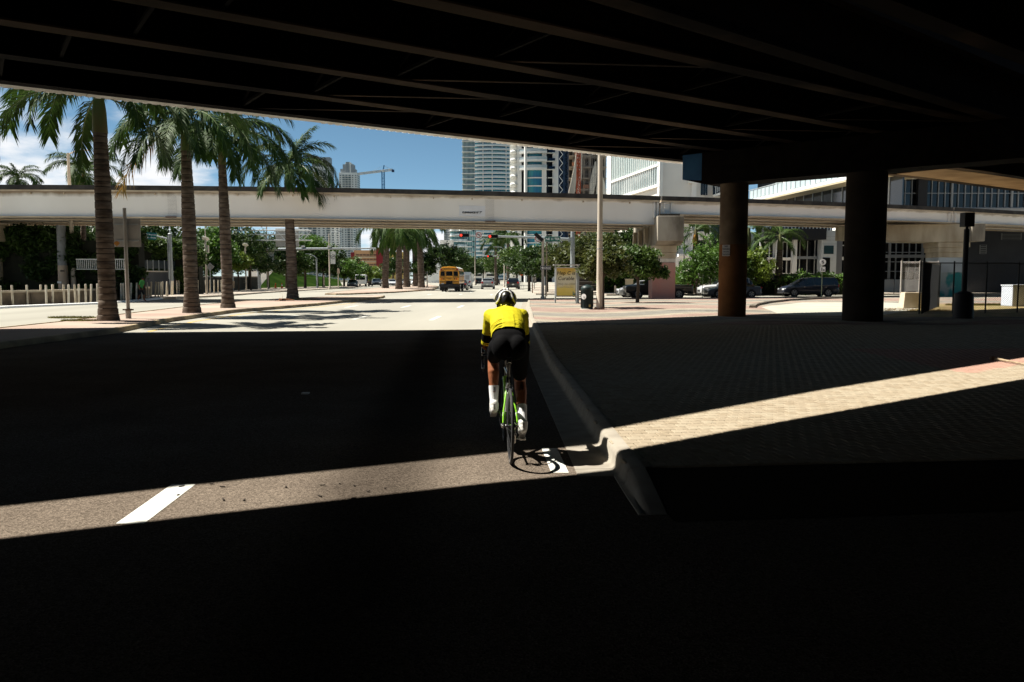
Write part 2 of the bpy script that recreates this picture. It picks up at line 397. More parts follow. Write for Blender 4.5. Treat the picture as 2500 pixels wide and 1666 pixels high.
PAV = [mat('paver_sand', (0.325, 0.27, 0.195), 0.9, spec=0, var=0.16, scale=14, bump=0.2, bscale=80),
       mat('paver_buff', (0.35, 0.297, 0.218), 0.9, spec=0, var=0.16, scale=14, bump=0.2, bscale=80),
       mat('paver_tan', (0.305, 0.25, 0.177), 0.9, spec=0, var=0.18, scale=14, bump=0.2, bscale=80),
       mat('paver_rose', (0.38, 0.235, 0.18), 0.9, spec=0, var=0.16, scale=14, bump=0.2, bscale=80)]
PW, PD, GAP = 0.132, 0.150, 0.0065
def paver_mesh(m):
    b = MB(); hx, hy = (PW - GAP) / 2, (PD - GAP) / 2; c = 0.005
    lo = [(-hx, -hy, -0.03), (hx, -hy, -0.03), (hx, hy, -0.03), (-hx, hy, -0.03)]
    md = [(-hx, -hy, -c), (hx, -hy, -c), (hx, hy, -c), (-hx, hy, -c)]
    tp = [(-hx + c, -hy + c, 0), (hx - c, -hy + c, 0), (hx - c, hy - c, 0), (-hx + c, hy - c, 0)]
    f = [(8, 9, 10, 11)] + [(k * 4 + i, k * 4 + (i + 1) % 4, (k + 1) * 4 + (i + 1) % 4, (k + 1) * 4 + i) for k in range(2) for i in range(4)]
    b.add(lo + md + tp, f); return b.mesh('paver', m)
pm = [paver_mesh(m) for m in PAV]
ang = math.atan(0.10); ca, sa = math.cos(ang), math.sin(ang)
cands = []
for r in range(-60, 170):
    for c in range(-10, 150):
        u = c * PW + (PW / 2 if r % 2 else 0); w = r * PD
        X, Y = 1.0 + ca * u - sa * w, 5.0 + sa * u + ca * w
        if X < kerb_back(Y) - 0.085 or X > .66 * Y + 1.5 or Y - 0.1 * X < 6.18 or Y > 25.9: continue
        yn, yf = lin(NEAR_K, X), lin(FAR_K, X)
        inside = yn - 0.12 < Y < yf + 0.12
        cands.append((0 if inside else 1, math.hypot(X, Y), X, Y))
cands.sort()
rest = [MB() for _ in PAV]
for i, (q, d, X, Y) in enumerate(cands):
    k = random.choices((0, 1, 2), (5, 4, 2))[0]
    if X > 7.2 and Y > lin(FAR_K, X) - 0.55 and Y < 17: k = 3
    z = 0.1465 + random.uniform(-0.0015, 0.0015)
    R = Euler((random.uniform(-.006, .006), random.uniform(-.006, .006), ang + random.uniform(-.01, .01)))
    if i < 300:
        o = link('paver', pm[k], bed, loc=(X, Y, z), rot=R)
    else:
        RM = R.to_matrix(); me = pm[k]
        rest[k].add([Vector((X, Y, z)) + RM @ v.co for v in me.vertices], [tuple(p.vertices) for p in me.polygons])
for k, b in enumerate(rest):
    if b.v: b.build('pavers_beyond', PAV[k], bed, kind='stuff')

# concrete apron and curved kerb island on the plaza's right
APR = mat('pale_apron_concrete', (0.40, 0.385, 0.32), 0.9, spec=0, var=0.15, scale=0.6, bump=0.1)
b = MB(); b.slab([gp(1858, 750, .15)[:2], gp(1908, 769, .15)[:2], gp(1990, 771, .15)[:2], gp(2150, 771, .15)[:2], (24, 45), gp(2140, 738, .15)[:2], gp(1960, 739, .15)[:2]], 0.10, 0.154)
struct(b.build('driveway_apron', APR))
b = MB(); b.slab([(14.2, 31), (60, 33), (60, 52), (24, 47), (16, 36)], 0.10, 0.1535)
DRY = mat('dry_grass_soil', (0.30, 0.20, 0.10), 0.95, col2=(0.16, 0.15, 0.05), scale=1.6, detail=8, bump=0.5, bscale=30)
struct(b.build('bare_soil', DRY))
b = MB(); pts = [gp(1846, 752, .15), gp(1852, 747, .15), gp(1880, 741, .15), gp(1930, 735, .15), gp(2000, 731, .15), gp(2070, 729, .15)]
b.sweep([p[:2] for p in pts], [(0, 0.15), (0.35, 0.15), (0.33, 0.27), (0.05, 0.27)])
struct(b.build('kerb_island', mat('tarred_kerb', (0.20, 0.17, 0.13), 0.9, col2=(0.05, 0.04, 0.035), scale=1.5)))

# palm median
MEDP = mat('median_paving', (0.38, 0.325, 0.265), 0.9, spec=0, col2=(0.31, 0.225, 0.185), scale=0.22, detail=3, bump=0.2, bscale=20)
left = [(-15.2, 18.0), (-15.6, 27.5), (-16.6, 36), (-17.6, 46), (-17.6, 56), (-15.4, 66), (-12.2, 70)]
right = [(med_x(y) - 0.17, y) for y in (18, 24, 27, 30, 34, 38, 43, 48, 54, 60, 66)]
b = MB(); b.slab(right + [(-11.3, 70)] + list(reversed(left)), -0.2, 0.150); struct(b.build('palm_median', MEDP))
MSEC = [(-0.2, -0.1), (0.01, -0.1), (0.02, 0.10), (0.05, 0.145), (0.10, 0.157), (0.2, 0.157)]
KYEL = mat('yellowed_kerb', (0.42, 0.33, 0.20), 0.85, col2=(0.16, 0.12, 0.08), scale=1.2, detail=8)
def med_kerb(pts, name='median_kerb'):
    b = MB(); b.sweep(pts, [(-0.17, -0.05), (-0.17, 0.0), (-0.145, 0.12), (-0.11, 0.155), (0.0, 0.16), (0.0, -0.05)]); struct(b.build(name, KYEL, smooth=True))
med_kerb([(med_x(y) - 0.17, y) for y in (18, 21, 24, 27, 30, 34, 38, 43, 48, 54, 60, 66)] + [(-11.3, 70)][:1])
med_kerb([(-12.2, 70.17), (-15.5, 66.15), (-17.77, 56), (-17.77, 46), (-16.77, 36), (-15.77, 27.5), (-15.37, 18)])
# second median with the clump of palms
m2 = [(-18.5, 80), (-19.6, 90), (-21, 120), (-24, 190), (-20, 192), (-14.0, 150), (-11.2, 112), (-13.5, 90), (-16.6, 80)]
b = MB(); b.slab(m2, -0.2, 0.150); struct(b.build('far_median', MEDP))
b = MB(); b.sweep([(-24.17, 190), (-21.17, 120), (-19.77, 90), (-18.6, 79.9), (-17.5, 79.4), (-16.5, 79.9), (-13.4, 90), (-11.03, 112), (-13.83, 150), (-19.9, 192)], [(0.0, -0.05), (0.0, 0.16), (-0.11, 0.155), (-0.17, 0.0), (-0.17, -0.05)])
struct(b.build('median_kerb', KYEL))
# far pavements
FPAV = mat('far_pavement', (0.43, 0.37, 0.30), 0.85, var=0.3, scale=0.3)
b = MB(); b.slab([(kerb_x(80) + 0.6, 80), (kerb_x(95) + .2, 94), (kerb_x(140), 140), (kerb_x(220), 220), (70, 220), (70, 80), (8, 79)], -0.2, 0.148); struct(b.build('far_pavement', FPAV))
b = MB(); b.slab([gp(560, 719.5, .15)[:2], gp(640, 713.5, .15)[:2], gp(700, 710, .15)[:2], gp(860, 701.5, .15)[:2], (-36, 200), (-70, 200), (-70, 62), gp(430, 726, .15)[:2]], -0.2, 0.148); struct(b.build('left_pavement', FPAV))
# deep plinth under the right-hand car park
b = MB(); b.slab([(9, 76), (22, 79), (70, 84), (70, 100), (9, 79.8)], -0.2, 0.149); struct(b.build('car_park_verge', FPAV))
# ------------------------------------------------------------------ highway bridges overhead
DV = Vector((0.828, 0.561)); NV = Vector((-0.561, 0.828))
HB, HT = 6.6, 8.30           # girder bottom, deck top
EDGE0 = at(0, 218, 20.8); EDGE0 = Vector((EDGE0.x, EDGE0.y))
def bend(t):
    u = max(0.0, min(1.0, (t - 24.0) / 14.0)); return 2.6 * u * u * (3 - 2 * u)
def eline(off, t): return EDGE0 + NV * (off - bend(t)) + DV * t
# deck edges bounding the slot, found from the sun strip and the sun
def shift(p, z): return Vector((p.x - SUN_SX * (z - p.z), p.y - SUN_SY * (z - p.z)))
def ext(pts, L=70):
    a, c = pts[0], pts[1]; d = (a - c).normalized(); pts = [a + d * L] + pts
    a, c = pts[-1], pts[-2]; d = (a - c).normalized(); return pts + [a + d * L]
near_e = ext([shift(p, HB) for p in (NEAR[0], NEAR[1], NEAR[2], NEAR[3], NEAR_K[0], NEAR_K[1], NEAR_K[2])])
far_e = ext([shift(p, HT) for p in (FAR[0], FAR[1], FAR[2], FAR_K[0], FAR_K[1], FAR_K[2])])
DARKCONC = mat('dark_deck_concrete', (0.022, 0.018, 0.015), 0.95, spec=0.1, col2=(0.012, 0.010, 0.009), scale=0.8, detail=6)
PALE = mat('pale_painted_flashing', (0.62, 0.60, 0.56), 0.7, col2=(0.42, 0.38, 0.33), scale=2.2, detail=5)

fb = thing('highway_bridge', 'dark steel girder highway bridge spanning the whole avenue, its far edge against the sky', 'bridge', (0, 30, 0))
def L(p, z): return (p[0], p[1] - 30, z)
def addL(b, vs, fs): b.add([(x, y - 30, z) for x, y, z in vs], fs)
# slab: near side follows the slot, far side has an added, unseen bulge shaping the ground shadow
ramp = [Vector((-44, 24.0)), Vector((-20.3, 24.8)), Vector((-17.0, 25.5)), Vector((-6.6, 26.8)), Vector((-5.4, 27.1))]
far_side = ramp + [eline(0.32, 13)] + [eline(0.32, q) for q in (20, 24, 27, 30, 33, 36, 38, 95)]
near_side = [p for p in far_e]
b = MB(); b.slab([(p.x, p.y - 30) for p in near_side] + [(p.x, p.y - 30) for p in reversed(far_side)], HB + 1.36, HT)
b.build('deck_slab', DARKCONC, fb)
b = MB(); b.sweep([(p.x, p.y - 30) for p in far_side], [(-0.3, HT), (-0.3, HT + 0.9), (-0.05, HT + 0.9), (0.0, HT)]); b.build('parapet', CONC, fb)
def girder(parent, p, q, y0, name='girder', fm=RUSTY):
    p = Vector((p[0], p[1] - y0)); q = Vector((q[0], q[1] - y0)); d = (q - p).normalized(); n = Vector((-d.y, d.x))
    def strip(w, z0, z1, o=0.0):
        bb = MB(); a, c = p + n * (o - w / 2), p + n * (o + w / 2); e, f = q + n * (o + w / 2), q + n * (o - w / 2)
        bb.slab([a[:], f[:], e[:], c[:]], z0, z1); return bb
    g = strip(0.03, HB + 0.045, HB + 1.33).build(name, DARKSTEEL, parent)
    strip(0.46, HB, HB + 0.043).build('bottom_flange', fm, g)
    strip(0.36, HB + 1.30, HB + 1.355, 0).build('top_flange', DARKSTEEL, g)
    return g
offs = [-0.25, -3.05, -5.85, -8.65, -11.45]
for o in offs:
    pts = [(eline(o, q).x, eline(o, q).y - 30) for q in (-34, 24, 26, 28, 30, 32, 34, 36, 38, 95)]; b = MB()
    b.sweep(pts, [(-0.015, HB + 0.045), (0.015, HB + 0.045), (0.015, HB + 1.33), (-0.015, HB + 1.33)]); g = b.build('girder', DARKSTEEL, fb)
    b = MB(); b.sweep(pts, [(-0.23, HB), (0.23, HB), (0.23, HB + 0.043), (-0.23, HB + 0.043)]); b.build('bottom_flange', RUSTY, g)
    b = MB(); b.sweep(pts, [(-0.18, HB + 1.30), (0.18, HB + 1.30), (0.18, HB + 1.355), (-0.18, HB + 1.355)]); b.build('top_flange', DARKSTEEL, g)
TAN = mat('tan_bounce_soffit', (0.40, 0.27, 0.155), 0.85, spec=0.05, col2=(0.24, 0.155, 0.085), scale=2.0, stretch=(0.3, 0.3, 1), detail=6)  # added plates, the tan of light bounced off the ground is in their colour
for q in range(36, 92, 4):
    b = MB(); b.slab([eline(-2.75, q)[:], eline(-2.75, q + 3.99)[:], eline(-0.5, q + 3.99)[:], eline(-0.5, q)[:]], HB + 0.01, HB + 0.04); b.v = [(x, y - 30, z) for x, y, z in b.v]; b.build('bounce_lit_plate', TAN, fb)
def edge_girder(parent, path, o, y0):
    pts = [(p.x, p.y - y0) for p in path]
    b = MB(); b.sweep(pts, [(o - 0.015, HB + 0.045), (o + 0.015, HB + 0.045), (o + 0.015, HB + 1.33), (o - 0.015, HB + 1.33)]); g = b.build('girder', DARKSTEEL, parent)
    b = MB(); b.sweep(pts, [(o - 0.23, HB), (o + 0.23, HB), (o + 0.23, HB + 0.043), (o - 0.23, HB + 0.043)]); b.build('bottom_flange', RUSTY, g)
    b = MB(); b.sweep(pts, [(o - 0.18, HB + 1.30), (o + 0.18, HB + 1.30), (o + 0.18, HB + 1.355), (o - 0.18, HB + 1.355)]); b.build('top_flange', DARKSTEEL, g)
edge_girder(fb, far_e, 0.45, 30)      # the slot-side girder follows the edge
b = MB(); b.sweep([(p.x, p.y - 30) for p in far_e], [(0.62, HT), (0.62, HT + 1.0), (0.85, HT + 1.0), (0.9, HT)]); b.build('parapet', DARKCONC, fb)  # unseen, added to cut sky light through the slot, dark to limit bounce
# stiffeners, cross bracing and diaphragms between girders
def on(o, t, z): p = eline(o, t); return (p.x, p.y - 30, z)
for gi, (o1, o2) in enumerate(zip(offs, offs[1:])):
    for k, t in enumerate(range(-30, 94, 6)):
        t = t + gi * 1.1; b = MB()
        b.beam(on(o1, t, HB + 0.15), on(o2, t, HB + 1.2), 0.08, 0.08); b.beam(on(o1, t, HB + 1.2), on(o2, t, HB + 0.15), 0.08, 0.08)
        b.beam(on(o1, t, HB + 0.12), on(o2, t, HB + 0.12), 0.08, 0.08); b.build('cross_frame', DARKSTEEL, fb)
        if k % 2 == 0:
            b = MB(); b.beam(on(o1, t, HB + 0.06), on(o2, t + 5.2, HB + 0.06), 0.13, 0.02); b.build('lateral_brace', RUSTY, fb)
# fascia: pale corrugated soffit plates beyond the edge girder, their toothed outer edge against the sky
WHITEF = mat('pale_soffit_paint', (0.86, 0.84, 0.80), 0.7, spec=0.1, col2=(0.62, 0.58, 0.52), scale=2.2, detail=5)
t = -22.0; b = MB()
while t < 34:
    if not (7.2 < t < 8.6 or -9.0 < t < -8.3):
        p, q = eline(0.40, t), eline(0.40, t + 0.13); r_, s_ = eline(0.50, t), eline(0.50, t + 0.13)
        addL(b, [(p.x, p.y, HB + 0.012), (q.x, q.y, HB + 0.012), (s_.x, s_.y, HB + 0.014), (r_.x, r_.y, HB + 0.014), (p.x, p.y, HB + 0.06), (q.x, q.y, HB + 0.06), (s_.x, s_.y, HB + 0.06), (r_.x, r_.y, HB + 0.06)], [(0, 1, 2, 3), (7, 6, 5, 4), (0, 4, 5, 1), (1, 5, 6, 2), (2, 6, 7, 3), (3, 7, 4, 0)])
    t += 0.24
b.build('soffit_teeth', WHITEF, fb, kind='stuff')
for t in np.arange(-24, 34, 2.0):
    b = MB(); p, q = eline(-0.01, t), eline(-0.01, t + 1.985); r_, s_ = eline(0.398, t), eline(0.398, t + 1.985)
    dz = random.uniform(-0.004, 0.004)
    addL(b, [(p.x, p.y, HB + 0.004 + dz), (q.x, q.y, HB + 0.004 + dz), (s_.x, s_.y, HB + 0.012 + dz), (r_.x, r_.y, HB + 0.012 + dz), (p.x, p.y, HB + 0.05), (q.x, q.y, HB + 0.05), (s_.x, s_.y, HB + 0.05), (r_.x, r_.y, HB + 0.05)], [(0, 1, 2, 3), (7, 6, 5, 4), (0, 4, 5, 1), (1, 5, 6, 2), (2, 6, 7, 3), (3, 7, 4, 0)])
    b.build('soffit_plate', WHITEF, fb)
for t in np.arange(-24, 34, 2.0):
    b = MB(); a, c = eline(0.0, t), eline(0.36, t); addL(b, [], []); b.beam((a.x, a.y - 30, HB + 0.10), (c.x, c.y - 30, HB + 0.10), 0.06, 0.09); b.build('plate_bracket', DARKSTEEL, fb)
# piers and cap
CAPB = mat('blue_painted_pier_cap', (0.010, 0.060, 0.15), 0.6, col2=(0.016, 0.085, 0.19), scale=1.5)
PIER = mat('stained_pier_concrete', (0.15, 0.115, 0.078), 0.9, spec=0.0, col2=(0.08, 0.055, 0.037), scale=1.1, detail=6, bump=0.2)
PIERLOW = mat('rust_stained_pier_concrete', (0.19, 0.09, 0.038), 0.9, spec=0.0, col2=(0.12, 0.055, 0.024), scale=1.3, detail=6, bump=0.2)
A, B2 = Vector((8.75, 31.7)), Vector((12.5, 28.4))
dcap = (B2 - A).normalized()
c0 = A - dcap * 1.95; c1 = B2 + dcap * 9
b = MB(); ncap = Vector((-dcap.y, dcap.x)); hw = 0.62
b.add([(c0.x + ncap.x * s * hw, c0.y + ncap.y * s * hw - 30, z) for s in (-1, 1) for z in (5.62, 6.592)] +
      [((A - dcap * 0.9).x + ncap.x * s * hw, (A - dcap * 0.9).y + ncap.y * s * hw - 30, 5.34) for s in (-1, 1)] +
      [(c1.x + ncap.x * s * hw, c1.y + ncap.y * s * hw - 30, z) for s in (-1, 1) for z in (5.34, 6.592)],
      [(0, 1, 3, 2), (0, 2, 5, 4), (4, 5, 8, 6), (6, 8, 9, 7), (0, 4, 6, 7, 1), (2, 3, 9, 8, 5), (1, 7, 9, 3)])
b.build('pier_cap', DARKSTEEL, fb, bevel=0.02)  # blue cap coloured dark beyond its lit end, where it falls into shade
b = MB(); b.slab([(c0 + ncap * (-hw - .006) - dcap * .006)[:], (c0 + dcap * 0.85 + ncap * (-hw - .006))[:], (c0 + dcap * 0.85 + ncap * (hw + .006))[:], (c0 + ncap * (hw + .006) - dcap * .006)[:]], 5.61, 6.585)
b.v = [(x, y - 30, z if z > 6 else 5.612 - .15 * ((Vector((x, y)) - c0).dot(dcap) / 1.25)) for x, y, z in b.v]
b.build('lit_cap_end', CAPB, fb, bevel=0.01)
SHADEC = mat('shade_dark_concrete', (0.035, 0.028, 0.022), 0.95, spec=0.03, var=0.4, scale=1.0)  # same concrete as the first column, its shade put into the colour
for c, r, ma, mb in ((A, 0.54, PIER, PIERLOW), (B2, 0.68, SHADEC, SHADEC), (B2 + dcap * 7.5, 0.6, SHADEC, SHADEC)):
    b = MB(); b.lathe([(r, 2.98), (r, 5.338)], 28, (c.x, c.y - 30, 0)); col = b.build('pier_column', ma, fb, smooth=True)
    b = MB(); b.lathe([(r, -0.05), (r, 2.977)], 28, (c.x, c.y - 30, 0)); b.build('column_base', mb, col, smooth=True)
# the nearer bridge, above the camera
nb = thing('near_highway_bridge', 'nearer parallel highway bridge straight overhead, only its dark underside in view', 'bridge', (0, 0, 0))
back = [p - NV * 46 for p in (near_e[0], near_e[-1])]
b = MB(); b.slab([p[:] for p in near_e] + [back[1][:], back[0][:]], HB + 1.36, HT); b.build('deck_slab', DARKCONC, nb)
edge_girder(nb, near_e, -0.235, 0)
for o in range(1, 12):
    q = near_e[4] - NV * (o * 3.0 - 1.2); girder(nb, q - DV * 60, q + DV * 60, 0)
b = MB(); b.sweep([p[:] for p in near_e], [(-0.30, HT), (-0.25, HT + 2.2), (-0.03, HT + 2.2), (-0.02, HT)]); b.build('slot_sky_screen', DARKCONC, nb)  # unseen wall added to block sky light in the slot, darkened against bounce
# abutment closing the far back, under the near bridge
ab = MB(); p, q = back[0] + NV * 0.6, back[1] + NV * 0.6
ab.slab([p[:], q[:], (q - NV * 1.0)[:], (p - NV * 1.0)[:]], -0.3, HB + 1.35)
tag(ab.build('abutment_wall', DARKCONC), 'dark concrete abutment wall closing the bridge behind the camera', 'wall')
# ------------------------------------------------------------------ people-mover viaduct across the avenue
_pf = np.polyfit([-75, -34.5, -16.9, 1.5, 12.2, 19.4, 38.5, 47, 75], [56.6, 55.5, 55.5, 57.4, 60.6, 63.4, 70.6, 74.0, 87], 4)
def via_z(x): return float(np.interp(x, [-75, -34.5, -16.9, 1.5, 12, 40], [.42, .21, .09, -.04, -.06, 0]))      # a slight grade
def via_y(x): return float(np.polyval(_pf, x))
VX, VY = 0, 57
va = thing('elevated_viaduct', 'pale painted girder viaduct crossing the avenue behind the palms, marked with its clearance', 'viaduct', (VX, VY, 0))
def vpath(x0, x1, st=2.5):
    n = max(2, int(abs(x1 - x0) / st)); return [(x0 + (x1 - x0) * i / n, via_y(x0 + (x1 - x0) * i / n) - VY, via_z(x0 + (x1 - x0) * i / n)) for i in range(n + 1)]
def via_mat():
    m = mat('pale_viaduct_paint', (0.90, 0.85, 0.775), 0.65, col2=(0.84, 0.785, 0.705), scale=0.35, detail=6, stretch=(1, 1, 0.4))
    t = m.node_tree; b = t.nodes['Principled BSDF']; src = b.inputs['Base Color'].links[0].from_socket
    g = t.nodes.new('ShaderNodeNewGeometry'); s = t.nodes.new('ShaderNodeSeparateXYZ'); t.links.new(g.outputs['Position'], s.inputs[0])
    mp = t.nodes.new('ShaderNodeMapping'); mp.inputs['Scale'].default_value = (0.55, 0.55, 0.12); t.links.new(g.outputs['Position'], mp.inputs[0])
    n = t.nodes.new('ShaderNodeTexNoise'); n.inputs['Scale'].default_value = 1.6; n.inputs['Detail'].default_value = 7; t.links.new(mp.outputs[0], n.inputs['Vector'])
    # soot running down from the deck joint
    k = t.nodes.new('ShaderNodeMath'); k.operation = 'MULTIPLY_ADD'; t.links.new(n.outputs[0], k.inputs[0]); k.inputs[1].default_value = 0.7; k.inputs[2].default_value = -7.66
    ad = t.nodes.new('ShaderNodeMath'); ad.operation = 'ADD'; t.links.new(s.outputs[2], ad.inputs[0]); t.links.new(k.outputs[0], ad.inputs[1])
    r = t.nodes.new('ShaderNodeMapRange'); r.inputs['From Min'].default_value = -0.08; r.inputs['From Max'].default_value = 0.22; t.links.new(ad.outputs[0], r.inputs['Value'])
    mx = t.nodes.new('ShaderNodeMix'); mx.data_type = 'RGBA'; t.links.new(r.outputs[0], mx.inputs['Factor']); t.links.new(src, mx.inputs['A']); mx.inputs['B'].default_value = (0.30, 0.23, 0.16, 1)
    t.links.new(mx.outputs['Result'], b.inputs['Base Color'])
    return m
VP = via_mat()
VF = mat('viaduct_flange_paint', (0.66, 0.55, 0.41), 0.7, col2=(0.46, 0.36, 0.25), scale=0.8, stretch=(1, 1, 3))
VD = mat('sooty_parapet', (0.065, 0.058, 0.05), 0.9, col2=(0.03, 0.027, 0.024), scale=1.5, detail=6)
JX = 11.0
for (x0, x1, zb) in ((-75, JX, 5.66), (JX + 0.12, 38.4, 6.48), (38.5, 62, 6.48)):
    P_ = vpath(x0, x1)
    for i in range(4):
        o = 2.9 * i
        w = MB(); w.sweep(P_, [(o - 0.03, zb + 0.045), (o + 0.03, zb + 0.045), (o + 0.03, 7.36), (o - 0.03, 7.36)])
        g = w.build('girder', VP, va)
        w = MB(); w.sweep(P_, [(o - 0.27, zb), (o + 0.27, zb), (o + 0.27, zb + 0.043), (o - 0.27, zb + 0.043)]); w.build('bottom_flange', VF, g)
        w = MB(); w.sweep(P_, [(o - 0.2, 7.363), (o + 0.2, 7.363), (o + 0.2, 7.40), (o - 0.2, 7.40)]); w.build('top_flange', VP, g)
    w = MB(); w.sweep(P_, [(-0.24, 7.402), (9.2, 7.402), (9.2, 7.56), (-0.24, 7.56)]); w.build('deck_slab', VF, va)
    w = MB(); w.sweep(P_, [(-0.28, 7.50), (-0.243, 7.50), (-0.243, 7.562), (-0.05, 7.562), (-0.05, 7.82), (-0.28, 7.82)]); w.build('parapet', VD, va)
    w = MB(); w.sweep(P_, [(9.0, 7.562), (9.25, 7.562), (9.25, 7.82), (9.0, 7.82)]); w.build('parapet', VD, va)
def vloc(x, o, z):
    d = Vector((1, via_y(x + .5) - via_y(x - .5))).normalized(); n = Vector((-d.y, d.x))
    return Vector((x + n.x * o, via_y(x) + n.y * o - VY, z + via_z(x))), d
# web stiffeners at the joint, bolted splice, small brackets under the slab
def stiff(x, z0, z1, w=0.08, name='stiffener'):
    p, d = vloc(x, -0.14, (z0 + z1) / 2); b = MB(); b.box(p, (w, 0.2, z1 - z0), math.atan2(d.y, d.x)); b.build(name, VP, va)
for x in (JX - 0.45, JX - 0.2, JX + 0.35, JX + 0.9): stiff(x, 6.55 if x > JX else 6.2, 7.35, 0.05)
for x in (38.1, 38.8): stiff(x, 6.53, 7.35)
BOLT = mat('dark_bolt', (0.16, 0.11, 0.08), 0.7)
for xs in (at(1195, 500, via_y(-1.6)).x, at(397, 500, 53.7).x):
    p, d = vloc(xs, -0.042, 6.53); b = MB(); b.box(p, (0.62, 0.022, 1.55), math.atan2(d.y, d.x)); pl = b.build('splice_plate', VP, va)
    b = MB()
    for i in range(8):
        for j in range(16):
            q, d = vloc(xs - 0.27 + i * 0.077, -0.062, 5.85 + j * 0.09)
            b.box(q, (0.022, 0.02, 0.022))
    b.build('bolt_rows', BOLT, pl, kind='stuff')
    p, d = vloc(xs, -0.31, 5.69); b = MB(); b.box(p, (0.75, 0.03, 0.12)); b.build('flange_splice', BOLT, va)
x = -33
while x < 10:
    p, d = vloc(x, -0.1, 7.28); b = MB(); b.box(p, (0.07, 0.14, 0.13), math.atan2(d.y, d.x)); b.build('deck_bracket', VF, va); x += random.uniform(2.2, 4.5)
p, d = vloc(at(1150, 518, 57.0).x, -0.045, 6.28)
rz = math.atan2(d.y, d.x)
q, d = vloc(at(1144, 519.4, 57.0).x, -0.058, at(1144, 519.4, 57.0).z - via_z(-3)); letter('CLEARANCE', 0.165, BLACK, va, q, (PI / 2, 0, rz), bold=0.008)
q, d = vloc(at(1168, 519, 57.0).x, -0.058, at(1168, 519, 57.0).z - via_z(-2.4)); letter("16' 7\"", 0.20, BLACK, va, q, (PI / 2, 0, rz), bold=0.006)
b = MB(); q, d = vloc(at(1160, 518, 57.0).x, -0.036, 6.42); b.box(q, (2.3, 0.006, 0.75), rz); b.build('repainted_patch', mat('fresh_grey_paint', (0.80, 0.79, 0.785), 0.6, var=0.06, scale=2), va)

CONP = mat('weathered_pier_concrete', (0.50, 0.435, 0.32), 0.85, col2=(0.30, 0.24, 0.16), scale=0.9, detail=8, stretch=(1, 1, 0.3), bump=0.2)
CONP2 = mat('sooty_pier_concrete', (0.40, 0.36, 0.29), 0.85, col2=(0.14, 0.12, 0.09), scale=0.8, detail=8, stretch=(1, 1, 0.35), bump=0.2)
PINK = mat('salmon_pier_paint', (0.50, 0.235, 0.185), 0.75, col2=(0.42, 0.27, 0.22), scale=0.7, detail=8, lo=0.42, hi=0.7)
# pier beside the plaza
pr = thing('viaduct_pier', 'concrete hammerhead viaduct pier with salmon painted lower shaft beside the black pickup', 'pier', (11.3, 60.2, 0))
b = MB(); b.box((0.05, 0.35, 1.43), (1.72, 1.7, 2.82)); b.build('painted_shaft', PINK, pr, bevel=0.03)
b = MB(); b.box((0.05, 0.35, 2.99), (1.71, 1.69, 0.28)); b.build('paint_band', mat('whitewash', (0.62, 0.58, 0.5), 0.8, var=0.15), pr)
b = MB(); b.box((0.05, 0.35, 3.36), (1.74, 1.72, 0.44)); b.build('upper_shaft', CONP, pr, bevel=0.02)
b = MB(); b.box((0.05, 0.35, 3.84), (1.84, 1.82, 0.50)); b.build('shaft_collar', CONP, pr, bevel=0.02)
def hammer(parent, x0, x1, y0, y1, z0, zk, z1, ymid, m):
    b = MB()
    prof = [(y0, z1), (y0, zk), (ymid[0], z0), (ymid[1], z0), (y1, zk), (y1, z1)]
    n = len(prof)
    b.add([(x0, y, z) for y, z in prof] + [(x1, y, z) for y, z in prof], [tuple(range(n)), tuple(range(2 * n - 1, n - 1, -1))] + [(i, n + i, n + (i + 1) % n, (i + 1) % n) for i in range(n)])
    return b.build('pier_cap', m, parent, bevel=0.03)
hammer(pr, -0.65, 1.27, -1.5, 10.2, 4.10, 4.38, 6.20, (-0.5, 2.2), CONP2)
b = MB(); b.box((0.35, -0.2, 6.31), (1.5, 1.3, 0.20)); b.box((0.35, 0.1, 6.435), (0.6, 0.6, 0.05)); b.build('bearing', VD, pr)
for i, y in enumerate((2.7, 5.6, 8.4)):
    b = MB(); b.box((-0.80, y, 4.95), (0.28, 0.5, 1.2)); b.build('bearing_corbel', CONP, pr, bevel=0.02)
# second pier, mural at its foot
p2 = thing('viaduct_pier', 'concrete viaduct pier with teal mural on its foot, behind the chain-link fence', 'pier', (38.9, 71.4, 0))
MUR = mat('teal_mural', (0.02, 0.20, 0.20), 0.7, col2=(0.30, 0.34, 0.33), scale=0.9, detail=5, lo=0.46, hi=0.54)
b = MB(); b.box((0, 0.4, 1.1), (2.45, 2.2, 2.2)); b.build('mural_shaft', MUR, p2, bevel=0.03)
b = MB(); b.box((0, 0.4, 2.85), (2.46, 2.21, 1.29)); b.build('painted_shaft', mat('pale_blue_paint', (0.42, 0.47, 0.50), 0.8, var=0.2, scale=1), p2)
for i, z in enumerate((3.72, 4.16, 4.60)):
    b = MB(); b.box((0, 0.4, z), (2.5 + i * 0.16, 2.3 + i * .16, 0.436)); b.build('shaft_course', CONP, p2, bevel=0.02)
b = MB()
prof = [(-9.5, 5.05), (-9.5, 6.3), (1.3, 6.44), (1.3, 4.85), (-2.2, 4.82)]
b.add([(x, y, z) for y in (-1.0, 1.6) for x, z in prof], [(4, 3, 2, 1, 0), (5, 6, 7, 8, 9)] + [(i, 5 + i, 5 + (i + 1) % 5, (i + 1) % 5)[::-1] for i in range(5)])
b.build('pier_cap', CONP, p2, bevel=0.03)
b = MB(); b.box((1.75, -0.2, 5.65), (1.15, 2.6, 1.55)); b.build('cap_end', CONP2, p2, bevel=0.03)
p3 = thing('viaduct_pier', 'brown concrete viaduct pier head at the far left, above the hedge', 'pier', (-39.5, 60.5, 0))
b = MB(); b.box((0, 0, 2.2), (1.7, 2, 4.4)); b.build('shaft', CONP, p3)
